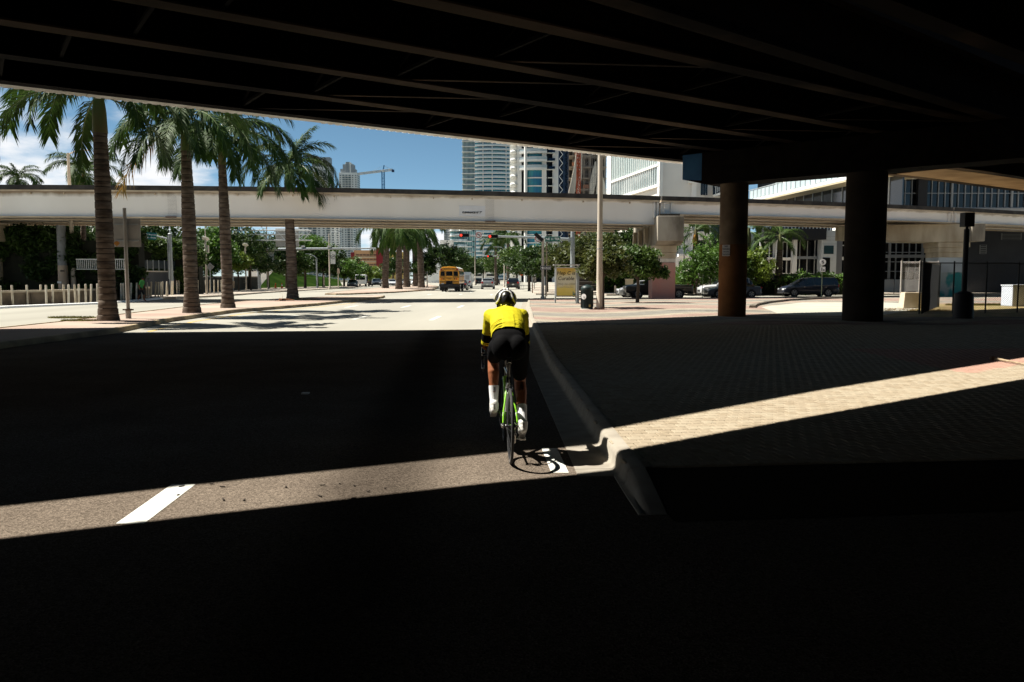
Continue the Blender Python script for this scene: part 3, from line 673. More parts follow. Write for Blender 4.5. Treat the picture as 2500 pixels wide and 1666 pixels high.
b = MB(); b.box((0, 0, 5.02), (3.2, 6, 1.24)); b.build('pier_cap', CONP, p3)
# ------------------------------------------------------------------ the cyclist and the bicycle
CB = gp(1246, 1132); HEAD = 0.066
def V(x, y, z): return Vector((x, y, z))
def remesh(b, voxel, smooth=5, disp=None):
    me = b.mesh('tmp', BLACK); o = bpy.data.objects.new('tmp', me); COL.objects.link(o)
    r = o.modifiers.new('r', 'REMESH'); r.mode = 'VOXEL'; r.voxel_size = voxel; r.use_smooth_shade = True
    s = o.modifiers.new('s', 'SMOOTH'); s.factor = 0.5; s.iterations = smooth
    dg = bpy.context.evaluated_depsgraph_get(); out = bpy.data.meshes.new_from_object(o.evaluated_get(dg))
    bpy.data.objects.remove(o); bpy.data.meshes.remove(me)
    if disp:
        n = len(out.vertices); co = np.empty(n * 3); no = np.empty(n * 3)
        out.vertices.foreach_get('co', co); out.vertex_normals.foreach_get('vector', no)
        co = co.reshape(-1, 3); no = no.reshape(-1, 3); co += no * disp(co, no)[:, None]
        out.vertices.foreach_set('co', co.ravel()); out.update()
    out.materials.clear(); return out
def cap(b, p, q, r1, r2, n=14):
    p, q = Vector(p), Vector(q); d = (q - p); L = d.length; d = d / L if L > 1e-6 else Vector((0, 0, 1))
    pts, rad = [], []
    for a in (-88, -65, -40, -15): pts.append(p + d * r1 * math.sin(math.radians(a))); rad.append(r1 * math.cos(math.radians(a)))
    for t in (0.33, 0.67): pts.append(p + (q - p) * t); rad.append(r1 + (r2 - r1) * t)
    for a in (15, 40, 65, 88): pts.append(q + d * r2 * math.sin(math.radians(a))); rad.append(r2 * math.cos(math.radians(a)))
    b.tube(pts, rad, n)
def chain(b, pts, rad):
    for i in range(len(pts) - 1): cap(b, pts[i], pts[i + 1], rad[i], rad[i + 1])
def loft(b, st, n=24):
    """st: (centre, half width, half thickness, forward tilt vector of the ring's thickness axis, squareness)"""
    vs = []
    for c, hw, ht, ax in st:
        c = Vector(c); ax = Vector(ax).normalized()
        for j in range(n):
            a = 2 * PI * j / n; ca_, sa_ = math.cos(a), math.sin(a); e = 0.82
            vs.append(c + Vector((1, 0, 0)) * hw * math.copysign(abs(ca_) ** e, ca_) + ax * ht * math.copysign(abs(sa_) ** e, sa_))
    k = len(st)
    fs = [(i * n + j, i * n + (j + 1) % n, (i + 1) * n + (j + 1) % n, (i + 1) * n + j) for i in range(k - 1) for j in range(n)]
    fs += [tuple(range(n - 1, -1, -1)), tuple((k - 1) * n + j for j in range(n))]
    b.add(vs, fs)
def ellip(b, c, r, R=None, n=16):
    pts = []
    R = R or Matrix.Identity(3)
    vs = []; m = 10
    for i in range(1, m):
        for j in range(n):
            th = PI * i / m; ph = 2 * PI * j / n
            vs.append(Vector(c) + R @ Vector((r[0] * math.sin(th) * math.cos(ph), r[1] * math.sin(th) * math.sin(ph), r[2] * math.cos(th))))
    k = m - 1
    fs = [(i * n + j, (i + 1) * n + j, (i + 1) * n + (j + 1) % n, i * n + (j + 1) % n) for i in range(k - 1) for j in range(n)]
    vs.append(Vector(c) + R @ Vector((0, 0, r[2]))); vs.append(Vector(c) + R @ Vector((0, 0, -r[2])))
    fs += [(len(vs) - 2, j, (j + 1) % n) for j in range(n)] + [(len(vs) - 1, (k - 1) * n + (j + 1) % n, (k - 1) * n + j) for j in range(n)]
    b.add(vs, fs)

# joints (x right, y forward, z up; origin where the rear tyre meets the road)
HIP = {-1: V(-.095, .21, 1.02), 1: V(.095, .21, 1.02)}
KNEE = {-1: V(-.125, .60, .885), 1: V(.12, .475, .69)}
ANK = {-1: V(-.125, .475, .455), 1: V(.128, .19, .32)}
SHO = {-1: V(-.148, .62, 1.290), 1: V(.148, .62, 1.290)}
ELB = {-1: V(-.182, .715, 1.045), 1: V(.182, .715, 1.045)}
WRI = {-1: V(-.205, .90, 1.000), 1: V(.205, .90, 1.000)}
SPINE = [(V(0, .165, 1.00), .142, .118, (0, -.75, .65)), (V(0, .215, 1.075), .150, .118, (0, -.66, .75)), (V(0, .30, 1.155), .138, .108, (0, -.58, .81)),
         (V(0, .40, 1.212), .142, .106, (0, -.53, .85)), (V(0, .50, 1.256), .150, .104, (0, -.48, .88)), (V(0, .59, 1.286), .152, .095, (0, -.42, .91)), (V(0, .655, 1.312), .105, .072, (0, -.4, .91))]
SKIN = mat('brown_skin', (0.30, 0.105, 0.045), 0.45, var=0.12, scale=40, bump=0.05)
body = MB()
loft(body, SPINE)
chain(body, [V(0, .64, 1.315), V(0, .69, 1.365), V(0, .73, 1.40)], [.062, .058, .06])
HC = V(0, .765, 1.428)
ellip(body, HC, (.076, .098, .105)); ellip(body, HC + V(0, .045, -.05), (.056, .06, .062))
cap(body, HC + V(0, .095, .0), HC + V(0, .112, -.025), .012, .015)            # nose
cap(body, HC + V(0, .088, -.055), HC + V(0, .092, -.06), .022, .018)          # mouth and chin
for s in (-1, 1):
    ellip(body, HC + V(s * .078, -.005, -.015), (.012, .022, .032))
    ellip(body, HC + V(s * .03, .088, .008), (.016, .012, .01))
    chain(body, [V(s * .05, .60, 1.295), SHO[s]], [.066, .062])
    chain(body, [SHO[s], SHO[s].lerp(ELB[s], .45), ELB[s], ELB[s].lerp(WRI[s], .35), WRI[s]], [.062, .052, .041, .043, .028])
    # hand closing over the brake hood: palm, four fingers, thumb
    w = WRI[s]; kn = w + V(-s * .022, .075, .004)
    chain(body, [w, w + V(-s * .012, .04, .008), kn], [.028, .032, .026])
    chain(body, [w + V(s * .012, .035, .002), kn + V(s * .018, -.01, -.004)], [.022, .018])
    for k, ln in enumerate((.9, 1.0, .95, .78)):
        a = kn + V(s * (.022 - .004), -.002 - .018 * k + .012, -.002 - .006 * k)
        chain(body, [a, a + V(s * .014, .022 * ln, -.018), a + V(s * .004, .022 * ln, -.045 * ln), a + V(-s * .018, .014 * ln, -.058 * ln)], [.0105, .0095, .009, .0075])
    t0 = w + V(-s * .024, .035, .0)
    chain(body, [t0, t0 + V(-s * .02, .022, -.006), t0 + V(-s * .022, .05, -.022), t0 + V(-s * .012, .066, -.036)], [.013, .012, .0105, .009])
    # legs
    chain(body, [HIP[s], HIP[s].lerp(KNEE[s], .45), KNEE[s]], [.094, .078, .057])
    sh = ANK[s] - KNEE[s]; bk = V(0, -.024, 0)
    chain(body, [KNEE[s], KNEE[s] + sh * .28 + bk, KNEE[s] + sh * .6 + bk * .4, ANK[s]], [.054, .057, .042, .034])
    f = V(.0, .9, -.32 if s < 0 else -.42).normalized()
    chain(body, [ANK[s] + V(0, -.03, -.03), ANK[s] + f * .07 + V(0, 0, -.03), ANK[s] + f * .16 + V(0, 0, -.035)], [.032, .034, .026])
me = remesh(body, 0.0062, 4); me.materials.append(SKIN)
person = link('person', me); person.location = CB; person.rotation_euler = (0, 0, HEAD)
tag(person, 'cyclist from behind in yellow jersey, black shorts and white socks, bent over the handlebars', 'person')

# jersey
def jersey_fold(co, no):
    x, y, z = co[:, 0], co[:, 1], co[:, 2]
    # irregular folds gathered at the flanks and running down to the hem, none on the pocket panel
    s = np.abs(x); r = np.random.default_rng(12); out = np.zeros(len(co))
    for sd in (-1, 1):
        for k in range(10):
            c0 = 1.02 + .021 * k + r.uniform(-.006, .006); w = r.uniform(.0042, .0068); a = r.uniform(.005, .0115); sl = .42 + r.uniform(-.10, .10)
            a0, a1 = r.uniform(.03, .075), r.uniform(.125, .18)
            q = y * .62 + z * .80 + (s - .08) * sl + (s - .08) ** 2 * 2.2 - c0 + np.sin(s * 60 + k) * .002
            m = np.clip((s - a0) / .03, 0, 1) * np.clip((a1 - s) / .03, 0, 1) * (x * sd > 0) * np.clip((.57 - y) / .10, 0, 1)
            out += a * np.exp(-(q / w) ** 2) * m
    fine = (np.sin(y * 70 + x * 33) * np.sin(x * 51 - z * 37) + np.sin(z * 95 + x * 20) * .6) * .0011
    pocket = np.where((s < .055) & (y > .17) & (y < .36) & (no[:, 2] > .2), .004, 0)
    return out + fine + pocket

j = MB(); g = 0.011
loft(j, [(V(0, .245, 1.105), .158, .128, (0, -.62, .78))] + [(c, hw + g + (.010 if i < 2 else 0), ht + g + (.006 if i < 1 else 0), ax) for i, (c, hw, ht, ax) in enumerate(SPINE[2:])])
chain(j, [V(0, .62, 1.310), V(0, .675, 1.348)], [.082, .066])
for s in (-1, 1):
    chain(j, [V(s * .05, .59, 1.29), SHO[s]], [.078, .071]); chain(j, [V(s * .085, .53, 1.255), SHO[s]], [.085, .072])
    chain(j, [SHO[s], SHO[s].lerp(ELB[s], .5), SHO[s].lerp(ELB[s], .80)], [.069, .062, .056])
me = remesh(j, 0.0065, 3, jersey_fold)
JERSEY = mat('yellow_jersey', (0.50, 0.435, 0.010), 0.8, spec=0.15, var=0.06, scale=60, bump=0.12, bscale=300)
me.materials.append(JERSEY)
bmx = bmesh.new(); bmx.from_mesh(me); hp, hd = V(0, .245, 1.105), V(0, .78, .62)      # open the hem
bmesh.ops.delete(bmx, geom=[v for v in bmx.verts if (v.co - hp).dot(hd) < .010], context='VERTS'); bmx.to_mesh(me); bmx.free()
# hem: cut everything in front of / below the hem line by keeping the shape, add hem bands
link('jersey', me, person)
for s in (-1, 1):     # dark lower sleeves with a yellow cuff on each arm
    b = MB(); a, c = SHO[s].lerp(ELB[s], .70), SHO[s].lerp(ELB[s], 1.06)
    b.tube([a, a.lerp(c, .5), c], [.0605, .058, .052], 18); b.build('sleeve_end', mat('black_lycra', (0.0035, 0.0035, 0.004), 0.85, spec=0.06), person, smooth=True)
    b = MB(); a, c = SHO[s].lerp(ELB[s], 1.0), SHO[s].lerp(ELB[s], 1.05); b.tube([a, c], [.0558, .0545], 18); b.build('cuff_band', JERSEY, person, smooth=True)
    b = MB(); a, c = SHO[s].lerp(ELB[s], 1.07), SHO[s].lerp(ELB[s], 1.12); b.tube([a, c], [.0545, .0525], 18); b.build('cuff_band', JERSEY, person, smooth=True)
# bib shorts
LYC = _M['black_lycra']
b = MB()
loft(b, [(V(0, .13, .955), .11, .09, (0, -.8, .6)), (V(0, .165, 1.00), .158, .130, (0, -.75, .65)), (V(0, .215, 1.075), .158, .128, (0, -.66, .75)), (V(0, .27, 1.125), .146, .114, (0, -.6, .8)), (V(0, .33, 1.175), .12, .085, (0, -.58, .81))])
for s in (-1, 1):
    ellip(b, V(s * .068, .125, 1.03), (.092, .095, .115))
    chain(b, [HIP[s], HIP[s].lerp(KNEE[s], .45), HIP[s].lerp(KNEE[s], .80)], [.099, .086, .072])
me = remesh(b, 0.009, 9); me.materials.append(LYC); link('bib_shorts', me, person)
# socks, shoes
SOCK = mat('white_sock', (0.80, 0.80, 0.80), 0.8, var=0.06, scale=60, bump=0.15, bscale=220)
SHOE = mat('white_cycling_shoe', (0.72, 0.71, 0.67), 0.4, var=0.12, scale=25)
SOLE = mat('grey_shoe_sole', (0.33, 0.33, 0.32), 0.5)
for s in (-1, 1):
    sh = (ANK[s] - KNEE[s])
    top = KNEE[s] + sh * .585 + V(0, -.006, 0)
    b = MB(); b.tube([top, KNEE[s] + sh * .72, KNEE[s] + sh * .88, ANK[s] + V(0, 0, .005), ANK[s] + V(0, -.012, -.03)], [.0485, .0455, .040, .040, .042], 18); so = b.build('sock', SOCK, person, smooth=True)
    b = MB()
    for q in range(4):
        c = top + sh.normalized() * (.012 + q * .012) + V(0, -.047 + q * .0012, 0); b.box(c + V(.004, -.0035, 0), (.022, .006, .006))
    b.build('sock_print', mat('grey_print', (0.12, 0.12, 0.13), 0.8), so)
    f = V(.0, .9, -.32 if s < 0 else -.42).normalized(); up = f.cross(V(1, 0, 0)) * -1
    a = ANK[s] + V(0, 0, -.035)
    b = MB(); chain(b, [a + V(0, -.035, .015), a + f * .06, a + f * .15, a + f * .20], [.042, .043, .04, .024]); chain(b, [a + V(0, -.048, -.005), a + f * .02 + V(0, 0, -.012)], [.036, .036]); cap(b, a + V(0, -.02, .045), a + V(0, -.005, .02), .045, .044)
    me = remesh(b, .006, 4); me.materials.append(SHOE); sho = link('shoe', me, person)
    b = MB(); b.beam(a - f * .07 + V(0, 0, -.043), a + f * .20 + V(0, 0, -.040), .062, .012); b.build('sole', SOLE, sho, bevel=.004)
    b = MB(); b.beam(a - f * .082 + V(0, 0, -.02), a - f * .082 + V(0, 0, .03), .018, .012); b.build('heel_patch', SOLE, sho)
# helmet
HB_ = mat('black_helmet_shell', (0.01, 0.01, 0.011), 0.35, spec=0.5)
HW = mat('white_helmet_band', (0.82, 0.82, 0.80), 0.35, spec=0.5)
HY = mat('yellow_green_reflector', (0.72, 0.74, 0.16), 0.4)
hc = HC + V(0, -.012, .002)
def hpt(az, el, k=1.0):     # az from straight back (0) to the sides, el up
    a, e = math.radians(az), math.radians(el)
    return hc + V(math.sin(a) * math.cos(e) * .104 * k, -math.cos(a) * math.cos(e) * .135 * k, math.sin(e) * .118 * k)
b = MB(); n, m = 40, 14; vs = []
for i in range(m + 1):
    el = -50 + (88 + 50) * i / m
    for jn in range(n):
        az = 360 * jn / n; low = -50 if abs(((az + 180) % 360) - 180) < 60 else -14
        e = max(el, low) if i else low
        ch = 1.0 + 0.035 * math.cos(math.radians(az * 6)) * max(0, math.cos(math.radians(el)))
        vs.append(hpt(az, e, ch))
b.add(vs, [(i * n + jn, i * n + (jn + 1) % n, (i + 1) * n + (jn + 1) % n, (i + 1) * n + jn) for i in range(m) for jn in range(n)] + [tuple(m * n + jn for jn in range(n))])
hel = b.build('helmet', HB_, person, smooth=True)
def hband(pts, w, m_, name, k=1.05):
    bb = MB()
    P_ = [hpt(a, e, k) for a, e in pts]; Q_ = [hpt(a, e, 0.95) for a, e in pts]
    for p, q in zip(P_, P_[1:]): bb.beam(p, q, w, .012, up=((p + q) / 2 - hc))
    bb.build(name, m_, hel, bevel=.003)
for s in (-1, 1):
    hband([(s * 62, -8), (s * 44, 2), (s * 38, 18), (s * 36, 38), (s * 22, 52), (0, 56)], .015, HW, 'helmet_band')
    hband([(s * 84, 6), (s * 74, 28), (s * 64, 46), (s * 60, 62)], .009, HW, 'helmet_band')
    hband([(s * 20, 62), (s * 30, 74), (s * 60, 80)], .011, HW, 'helmet_band')
    hband([(s * 26, -14), (s * 27, -30)], .014, HY, 'reflector', 1.06)
    hband([(s * 58, -12), (s * 47, -2)], .012, HY, 'reflector', 1.075)
b = MB(); b.lathe([(.0115, 0), (.0115, .012), (.008, .015)], 16, hpt(0, -20, 1.03), Matrix.Rotation(PI / 2, 3, 'X')); b.build('adjuster_dial', mat('pale_yellow_dial', (.8, .74, .42), .5), hel)
b = MB(); b.box(hpt(-14, 30, 1.05), (.034, .006, .005)); b.build('maker_mark', HW, hel)
for s in (-1, 1):
    b = MB(); b.tube([HC + V(s * .084, -.03, -.01), HC + V(s * .074, .02, -.085), HC + V(0, .05, -.118)], .006, 6); b.build('chin_strap', HB_, hel)
    ellm = MB(); ellip(ellm, HC + V(s * .03, .094, .008), (.012, .008, .008)); ellm.build('eye', BLACK, person, smooth=True)

# --------------------------------------------------------------- bicycle
bk = thing('road_bicycle', 'black and green road bicycle ridden by the cyclist in the yellow jersey', 'bicycle', CB, HEAD)
TY = mat('black_tyre', (0.018, 0.018, 0.018), 0.7, bump=0.3, bscale=120)
RIM = mat('black_rim', (0.03, 0.03, 0.032), 0.3, spec=0.6)
SIL = mat('polished_alloy', (0.62, 0.62, 0.60), 0.25, metal=0.8)
GRN = mat('lime_green_frame', (0.22, 0.56, 0.02), 0.3, spec=0.5, coat=0.4)
FBK = mat('black_frame', (0.012, 0.012, 0.013), 0.25, spec=0.5, coat=0.4)
RY = Matrix.Rotation(PI / 2, 3, 'Y')
def wheel(y, z=.338, rear=False):
    c = V(0, y, z); b = MB()
    def ring(bb, R, prof, n=48):
        k = len(prof); vs = []
        for i in range(n):
            a = 2 * PI * i / n
            vs += [c + V(x, math.cos(a) * (R + r), math.sin(a) * (R + r)) for x, r in prof]
        bb.add(vs, [(i * k + jn, i * k + (jn + 1) % k, ((i + 1) % n) * k + (jn + 1) % k, ((i + 1) % n) * k + jn) for i in range(n) for jn in range(k)])
    ring(b, .3255, [(.0125 * math.cos(a), .0125 * math.sin(a)) for a in [2 * PI * q / 10 for q in range(10)]])
    w = b.build('wheel', TY, bk, smooth=True)
    b = MB(); ring(b, .306, [(-.010, .012), (-.0115, -.006), (-.004, -.022), (.004, -.022), (.0115, -.006), (.010, .012)]); b.build('rim', RIM, w, smooth=True)
    b = MB(); ring(b, .309, [(-.0118, .008), (-.0128, 0), (-.0118, -.004)], 48); ring(b, .309, [(.0118, .008), (.0128, 0), (.0118, -.004)], 48); b.build('brake_track', SIL, w, smooth=True)
    b = MB(); b.lathe([(.008, -.055), (.02, -.04), (.02, -.036), (.012, -.03), (.012, .03), (.02, .036), (.02, .04), (.008, .055)], 12, c, RY); b.build('hub', RIM, w, smooth=True)
    b = MB()
    for i in range(20):
        a = 2 * PI * i / 20; s = 1 if i % 2 else -1; a2 = a + (0.5 if (i // 2) % 2 else -0.5)
        b.tube([c + V(s * .036, .02 * math.cos(a2), .02 * math.sin(a2)), c + V(s * .002, .285 * math.cos(a), .285 * math.sin(a))], .0014, 4, cap=False)
    b.build('spokes', RIM, w)
    b = MB(); b.tube([c + V(-.075, 0, 0), c + V(.075, 0, 0)], .006, 8); b.tube([c + V(-.072, 0, 0), c + V(-.078, .045, .012)], [.008, .004], 6); b.tube([c + V(-.082, 0, 0), c + V(-.066, 0, 0)], .011, 10); b.build('skewer', SIL, w)
    return w
AX, BBp, FA = V(0, .338, .338), V(0, .75, .272), V(0, 1.33, .338)
OFF = -.338
def sh_(p): return p + V(0, OFF, 0)
# origin is under the rear axle: y=0
wheel(0.0, rear=True); wheel(.985)
AX = V(0, 0, .338); BBp = V(0, .41, .272); FA = V(0, .985, .338); SC = V(0, .255, .775); HTt = V(0, .835, .80); HTb = V(0, .875, .665)
def tubep(name, pts, rad, m, n=12):
    b = MB(); b.tube(pts, rad, n); return b.build(name, m, bk, smooth=True)
tubep('seat_tube', [BBp, SC], .017, FBK); tubep('top_tube', [SC + V(0, 0, -.02), HTt + V(0, 0, -.03)], .017, FBK)
tubep('down_tube', [BBp, HTb + V(0, -.005, .01)], .022, GRN); tubep('head_tube', [HTb, HTt], .021, FBK)
for s in (-1, 1):
    st = tubep('seat_stay', [AX + V(s * .064, .0, .03), AX + V(s * .058, .05, .12), SC + V(s * .022, -.055, -.14)], [.0085, .0085, .008], GRN)
    b = MB(); q = AX + V(s * .0605, .035, .085); b.tube([q, q + V(-s * .003, .012, .028)], .0098, 12); b.build('stay_decal', HW, st)
    tubep('seat_stay_upper', [SC + V(s * .022, -.055, -.14), SC + V(s * .014, -.005, -.03)], .008, FBK)
    tubep('chain_stay', [AX + V(s * .064, .0, 0), AX + V(s * .056, .13, -.015), BBp + V(s * .028, -.03, 0)], [.009, .010, .012], GRN if s > 0 else FBK)
    tubep('fork_blade', [FA + V(s * .05, 0, 0), FA + V(s * .045, -.05, .18), HTb + V(s * .024, .003, -.02)], [.009, .011, .014], FBK)
    b = MB(); b.box(AX + V(s * .064, .006, .004), (.008, .03, .05)); b.build('dropout', SIL, bk, bevel=.003)
tubep('seatpost', [SC, V(0, .205, .925)], .0135, FBK)
b = MB(); b.box((0, .17, .905), (.05, .075, .06)); b.build('saddle_bag', mat('black_saddle_bag', (.012, .012, .012), .7), bk, bevel=.015)
b = MB(); b.tube([V(-.024, .115, .885), V(-.012, .115, .897), V(.012, .115, .897), V(.02, .115, .88)], .007, 8); b.box((-.02, .118, .868), (.012, .012, .03)); b.build('bag_reflector', SIL, bk)
# saddle
b = MB()
vs = []; st = [(.075, .062, .945), (.10, .073, .955), (.14, .070, .957), (.20, .045, .953), (.27, .026, .951), (.335, .019, .948)]
for y, w, z in st: vs += [(w * math.cos(a), y, z + .016 * math.sin(a) - (.014 * math.cos(a) ** 2)) for a in [2 * PI * q / 14 for q in range(14)]]
b.add(vs, [(i * 14 + q, i * 14 + (q + 1) % 14, (i + 1) * 14 + (q + 1) % 14, (i + 1) * 14 + q) for i in range(5) for q in range(14)] + [tuple(range(13, -1, -1)), tuple(70 + q for q in range(14))])
sd = b.build('saddle', FBK, bk, smooth=True)
for s in (-1, 1):
    b = MB(); b.tube([V(s * .03, .10, .935), V(s * .022, .15, .922), V(s * .022, .22, .922), V(s * .012, .30, .94)], .0035, 6); b.build('saddle_rail', SIL, sd)
b = MB(); b.box((0, .078, .945), (.022, .006, .007)); b.build('saddle_badge', SIL, sd)
# bars
tubep('stem', [HTt + V(0, .0, .02), V(0, .93, .875)], .016, FBK); tubep('steerer', [HTt, HTt + V(0, -.012, .045)], .016, FBK)
for s in (-1, 1):
    hb = tubep('handlebar', [V(0, .93, .875), V(s * .17, .93, .878), V(s * .205, .95, .878), V(s * .212, 1.0, .872), V(s * .213, 1.035, .835), V(s * .213, 1.02, .79), V(s * .214, .975, .755), V(s * .215, .89, .745)], .0145, FBK)
    b = MB(); b.tube([V(s * .212, .955, .895), V(s * .210, 1.02, .918), V(s * .208, 1.055, .95)], [.018, .02, .015], 10); b.build('brake_hood', FBK, hb, smooth=True)
    b = MB(); b.tube([V(s * .21, 1.05, .93), V(s * .212, 1.07, .87), V(s * .214, 1.05, .80)], [.008, .007, .006], 8); b.build('brake_lever', SIL, hb, smooth=True)
# cranks at left-forward-up
ca_ = math.radians(38)
for s in (-1, 1):
    d = V(0, math.cos(ca_), math.sin(ca_)) * (.172 if s < 0 else -.172)
    e = BBp + V(s * .075, 0, 0) + d
    cr = tubep('crank_arm', [BBp + V(s * .055, 0, 0), e], [.015, .011], FBK)
    b = MB(); b.tube([e, e + V(s * .06, 0, 0)], .007, 8); b.box(e + V(s * .055, 0, 0), (.055, .075, .018)); b.build('pedal', SIL if s > 0 else FBK, cr, bevel=.003)
b = MB(); b.lathe([(.098, -.002), (.101, 0), (.098, .002), (.075, .002), (.075, -.002)], 40, BBp + V(.046, 0, 0), RY, cap=False)
for q in range(5):
    a = 2 * PI * q / 5; b.beam(BBp + V(.046, .02 * math.cos(a), .02 * math.sin(a)), BBp + V(.046, .08 * math.cos(a), .08 * math.sin(a)), .016, .004, up=(1, 0, 0))
b.build('chainring', RIM, bk)
b = MB()
for q, r in enumerate((.052, .046, .041, .036, .032, .028, .024)): b.lathe([(r, -.001), (r, .001)], 24, AX + V(.022 + q * .0042, 0, 0), RY)
b.build('cassette', SIL, bk)
b = MB(); P_ = [AX + V(.036, 0, .041), BBp + V(.046, 0, .10)]; b.tube(P_, .0035, 5); b.tube([BBp + V(.046, 0, -.10), V(.036, .045, .185), V(.036, .01, .20), V(.036, .03, .262), AX + V(.036, .02, -.038)], .0035, 5); b.build('chain', RIM, bk)
b = MB(); b.box((.045, .02, .275), (.014, .028, .05)); b.beam(V(.045, .02, .26), V(.043, .045, .18), .010, .022); b.lathe([(.018, -.004), (.018, .004)], 12, V(.036, .045, .188), RY); b.lathe([(.018, -.004), (.018, .004)], 12, V(.036, .03, .255), RY); b.build('rear_derailleur', SIL, bk)
b = MB(); y, z = .155, .672; b.tube([V(-.022, y - .02, z - .05), V(-.03, y, z - .01), V(-.014, y, z + .028), V(.016, y, z + .03), V(.032, y - .005, z - .005), V(.022, y - .02, z - .05)], .006, 8); b.beam(V(-.034, y - .01, z - .02), V(.03, y - .01, z + .02), .01, .01); b.build('brake_caliper', SIL, bk)
b = MB(); b.lathe([(.036, 0), (.036, .13), (.024, .16), (.024, .185)], 16, V(0, .345, .42), Matrix.Rotation(math.radians(16), 3, 'X')); b.build('bottle', mat('clear_grey_bottle', (.5, .5, .48), .35), bk, smooth=True)
# ------------------------------------------------------------------ palms, trees, hedges
FRD = mat('palm_leaflet', (0.024, 0.054, 0.010), 0.6, spec=0.15, col2=(0.050, 0.095, 0.015), scale=1.8, transl=0.22)
FRO = mat('old_palm_leaflet', (0.30, 0.16, 0.04), 0.6, col2=(0.16, 0.12, 0.03), scale=2.5, transl=0.25)
RACH = mat('palm_rachis', (0.11, 0.15, 0.05), 0.5)
def frond_mesh(L, a0, droop, seed, m=FRD, n=84, wmax=0.058, lmax=0.74):
    r = random.Random(seed); b = MB(); pts = []; dirs = []; p = Vector((0, 0, 0)); N = 22
    tw = r.uniform(-.25, .25)
    for i in range(N + 1):
        t = i / N; a = a0 - droop * (t ** 1.25); d = Vector((math.cos(a), tw * t * .5, math.sin(a))).normalized()
        pts.append(p.copy()); dirs.append(d); p = p + d * (L / N)
    b.tube(pts, [0.035 * (1 - t / N) + 0.006 for t in range(N + 1)], 5)
    b.cur = 1
    for s in (-1, 1):
        for k in range(n):
            t = 0.13 + 0.87 * (k + r.random() * .6) / n
            x = min(t, 1.0) * N; i = min(int(x), N - 1); f = x - i
            base = pts[i].lerp(pts[i + 1], f); d = dirs[i]
            side = d.cross(Vector((0, 0, 1))).normalized() * s; up = side.cross(d).normalized() * s
            up = d.cross(side) * (1 if d.cross(side).z > 0 else -1)
            l = lmax * (0.35 + 0.65 * math.sin(PI * (0.12 + 0.80 * t)) ** 0.8) * r.uniform(.82, 1.12)
            lift = r.choice((-.35, .1, .55)) * r.uniform(.6, 1.2)
            dv = (side * 1.0 + d * (0.55 + 0.9 * t) + up * lift).normalized()
            w = wmax * r.uniform(.75, 1.15)
            wv = dv.cross(up).normalized() * w * .5
            mid = base + dv * l * .5 + Vector((0, 0, -.10 * l)); tip = base + dv * l * .92 + Vector((0, 0, -.42 * l * r.uniform(.7, 1.3)))
            b.add([base - wv * .5, base + wv * .5, mid + wv, mid - wv, tip], [(0, 1, 2, 3), (3, 2, 4)])
    return b.mesh('frond', [RACH, m])
FR_A = [frond_mesh(3.3, .95, 1.75, 1), frond_mesh(3.5, .75, 1.9, 2), frond_mesh(3.2, 1.15, 1.6, 3), frond_mesh(3.8, .55, 2.15, 4), frond_mesh(3.7, .22, 1.85, 5), frond_mesh(3.4, -.25, 1.25, 6), frond_mesh(2.6, 1.35, .85, 7)]
FR_D = [frond_mesh(2.9, -.55, .9, 8, FRO, 34), frond_mesh(2.7, -.8, .7, 9, FRO, 30)]
TRK = mat('grey_palm_trunk', (0.165, 0.135, 0.11), 0.95, spec=0.0, col2=(0.075, 0.057, 0.045), scale=2.2, detail=8, stretch=(1, 1, 3), bump=0.3, bscale=18)
TRK2 = mat('palm_trunk_scar', (0.05, 0.038, 0.03), 0.95, spec=0)
SHAFT = mat('green_crownshaft', (0.10, 0.145, 0.045), 0.5, col2=(0.16, 0.13, 0.06), scale=2, stretch=(1, 1, .3))
def trunk_mesh(H, rb, rm, rt, lean=(0, 0), seed=0, ring=0.23, belly=0.5):
    r = random.Random(seed); b = MB(); pts = []; rad = []; cur = []; z = 0; n = 18
    zs = []; 
    while z < H: zs.append(z); z += ring * r.uniform(.7, 1.3)
    zs.append(H)
    rings = []
    for z0, z1 in zip(zs, zs[1:]):
        for f, k in ((0.0, .955), (0.16, 1.0), (0.84, 1.005), (0.9, .955)):
            z = z0 + (z1 - z0) * f; t = z / H
            rr = rb + (rm - rb) * min(1, t / .16) ** .6 if t < .16 else rm + (rm * 1.06 - rm) * math.sin(PI * min(1, (t - .16) / .5)) if t < .66 else rm + (rt - rm) * (t - .66) / .34
            rings.append((z, rr * k * r.uniform(.985, 1.015), f == .9 or f == 0.0))
    rings.append((H, rt, False))
    vs = []
    for z, rr, dk in rings:
        t = z / H; ox, oy = lean[0] * t ** 1.5, lean[1] * t ** 1.5
        vs += [(ox + rr * math.cos(2 * PI * q / n), oy + rr * math.sin(2 * PI * q / n), z) for q in range(n)]
    for i in range(len(rings) - 1):
        b.cur = 1 if rings[i][2] and rings[i + 1][2] or rings[i][2] and not rings[i + 1][2] and False else 0
        if rings[i][0] != rings[i + 1][0] or True:
            b.f += [(i * n + q, i * n + (q + 1) % n, (i + 1) * n + (q + 1) % n, (i + 1) * n + q) for q in range(n)]; b.m += [b.cur] * n
    b.v = vs
    return b.mesh('trunk', [TRK, TRK2], True)
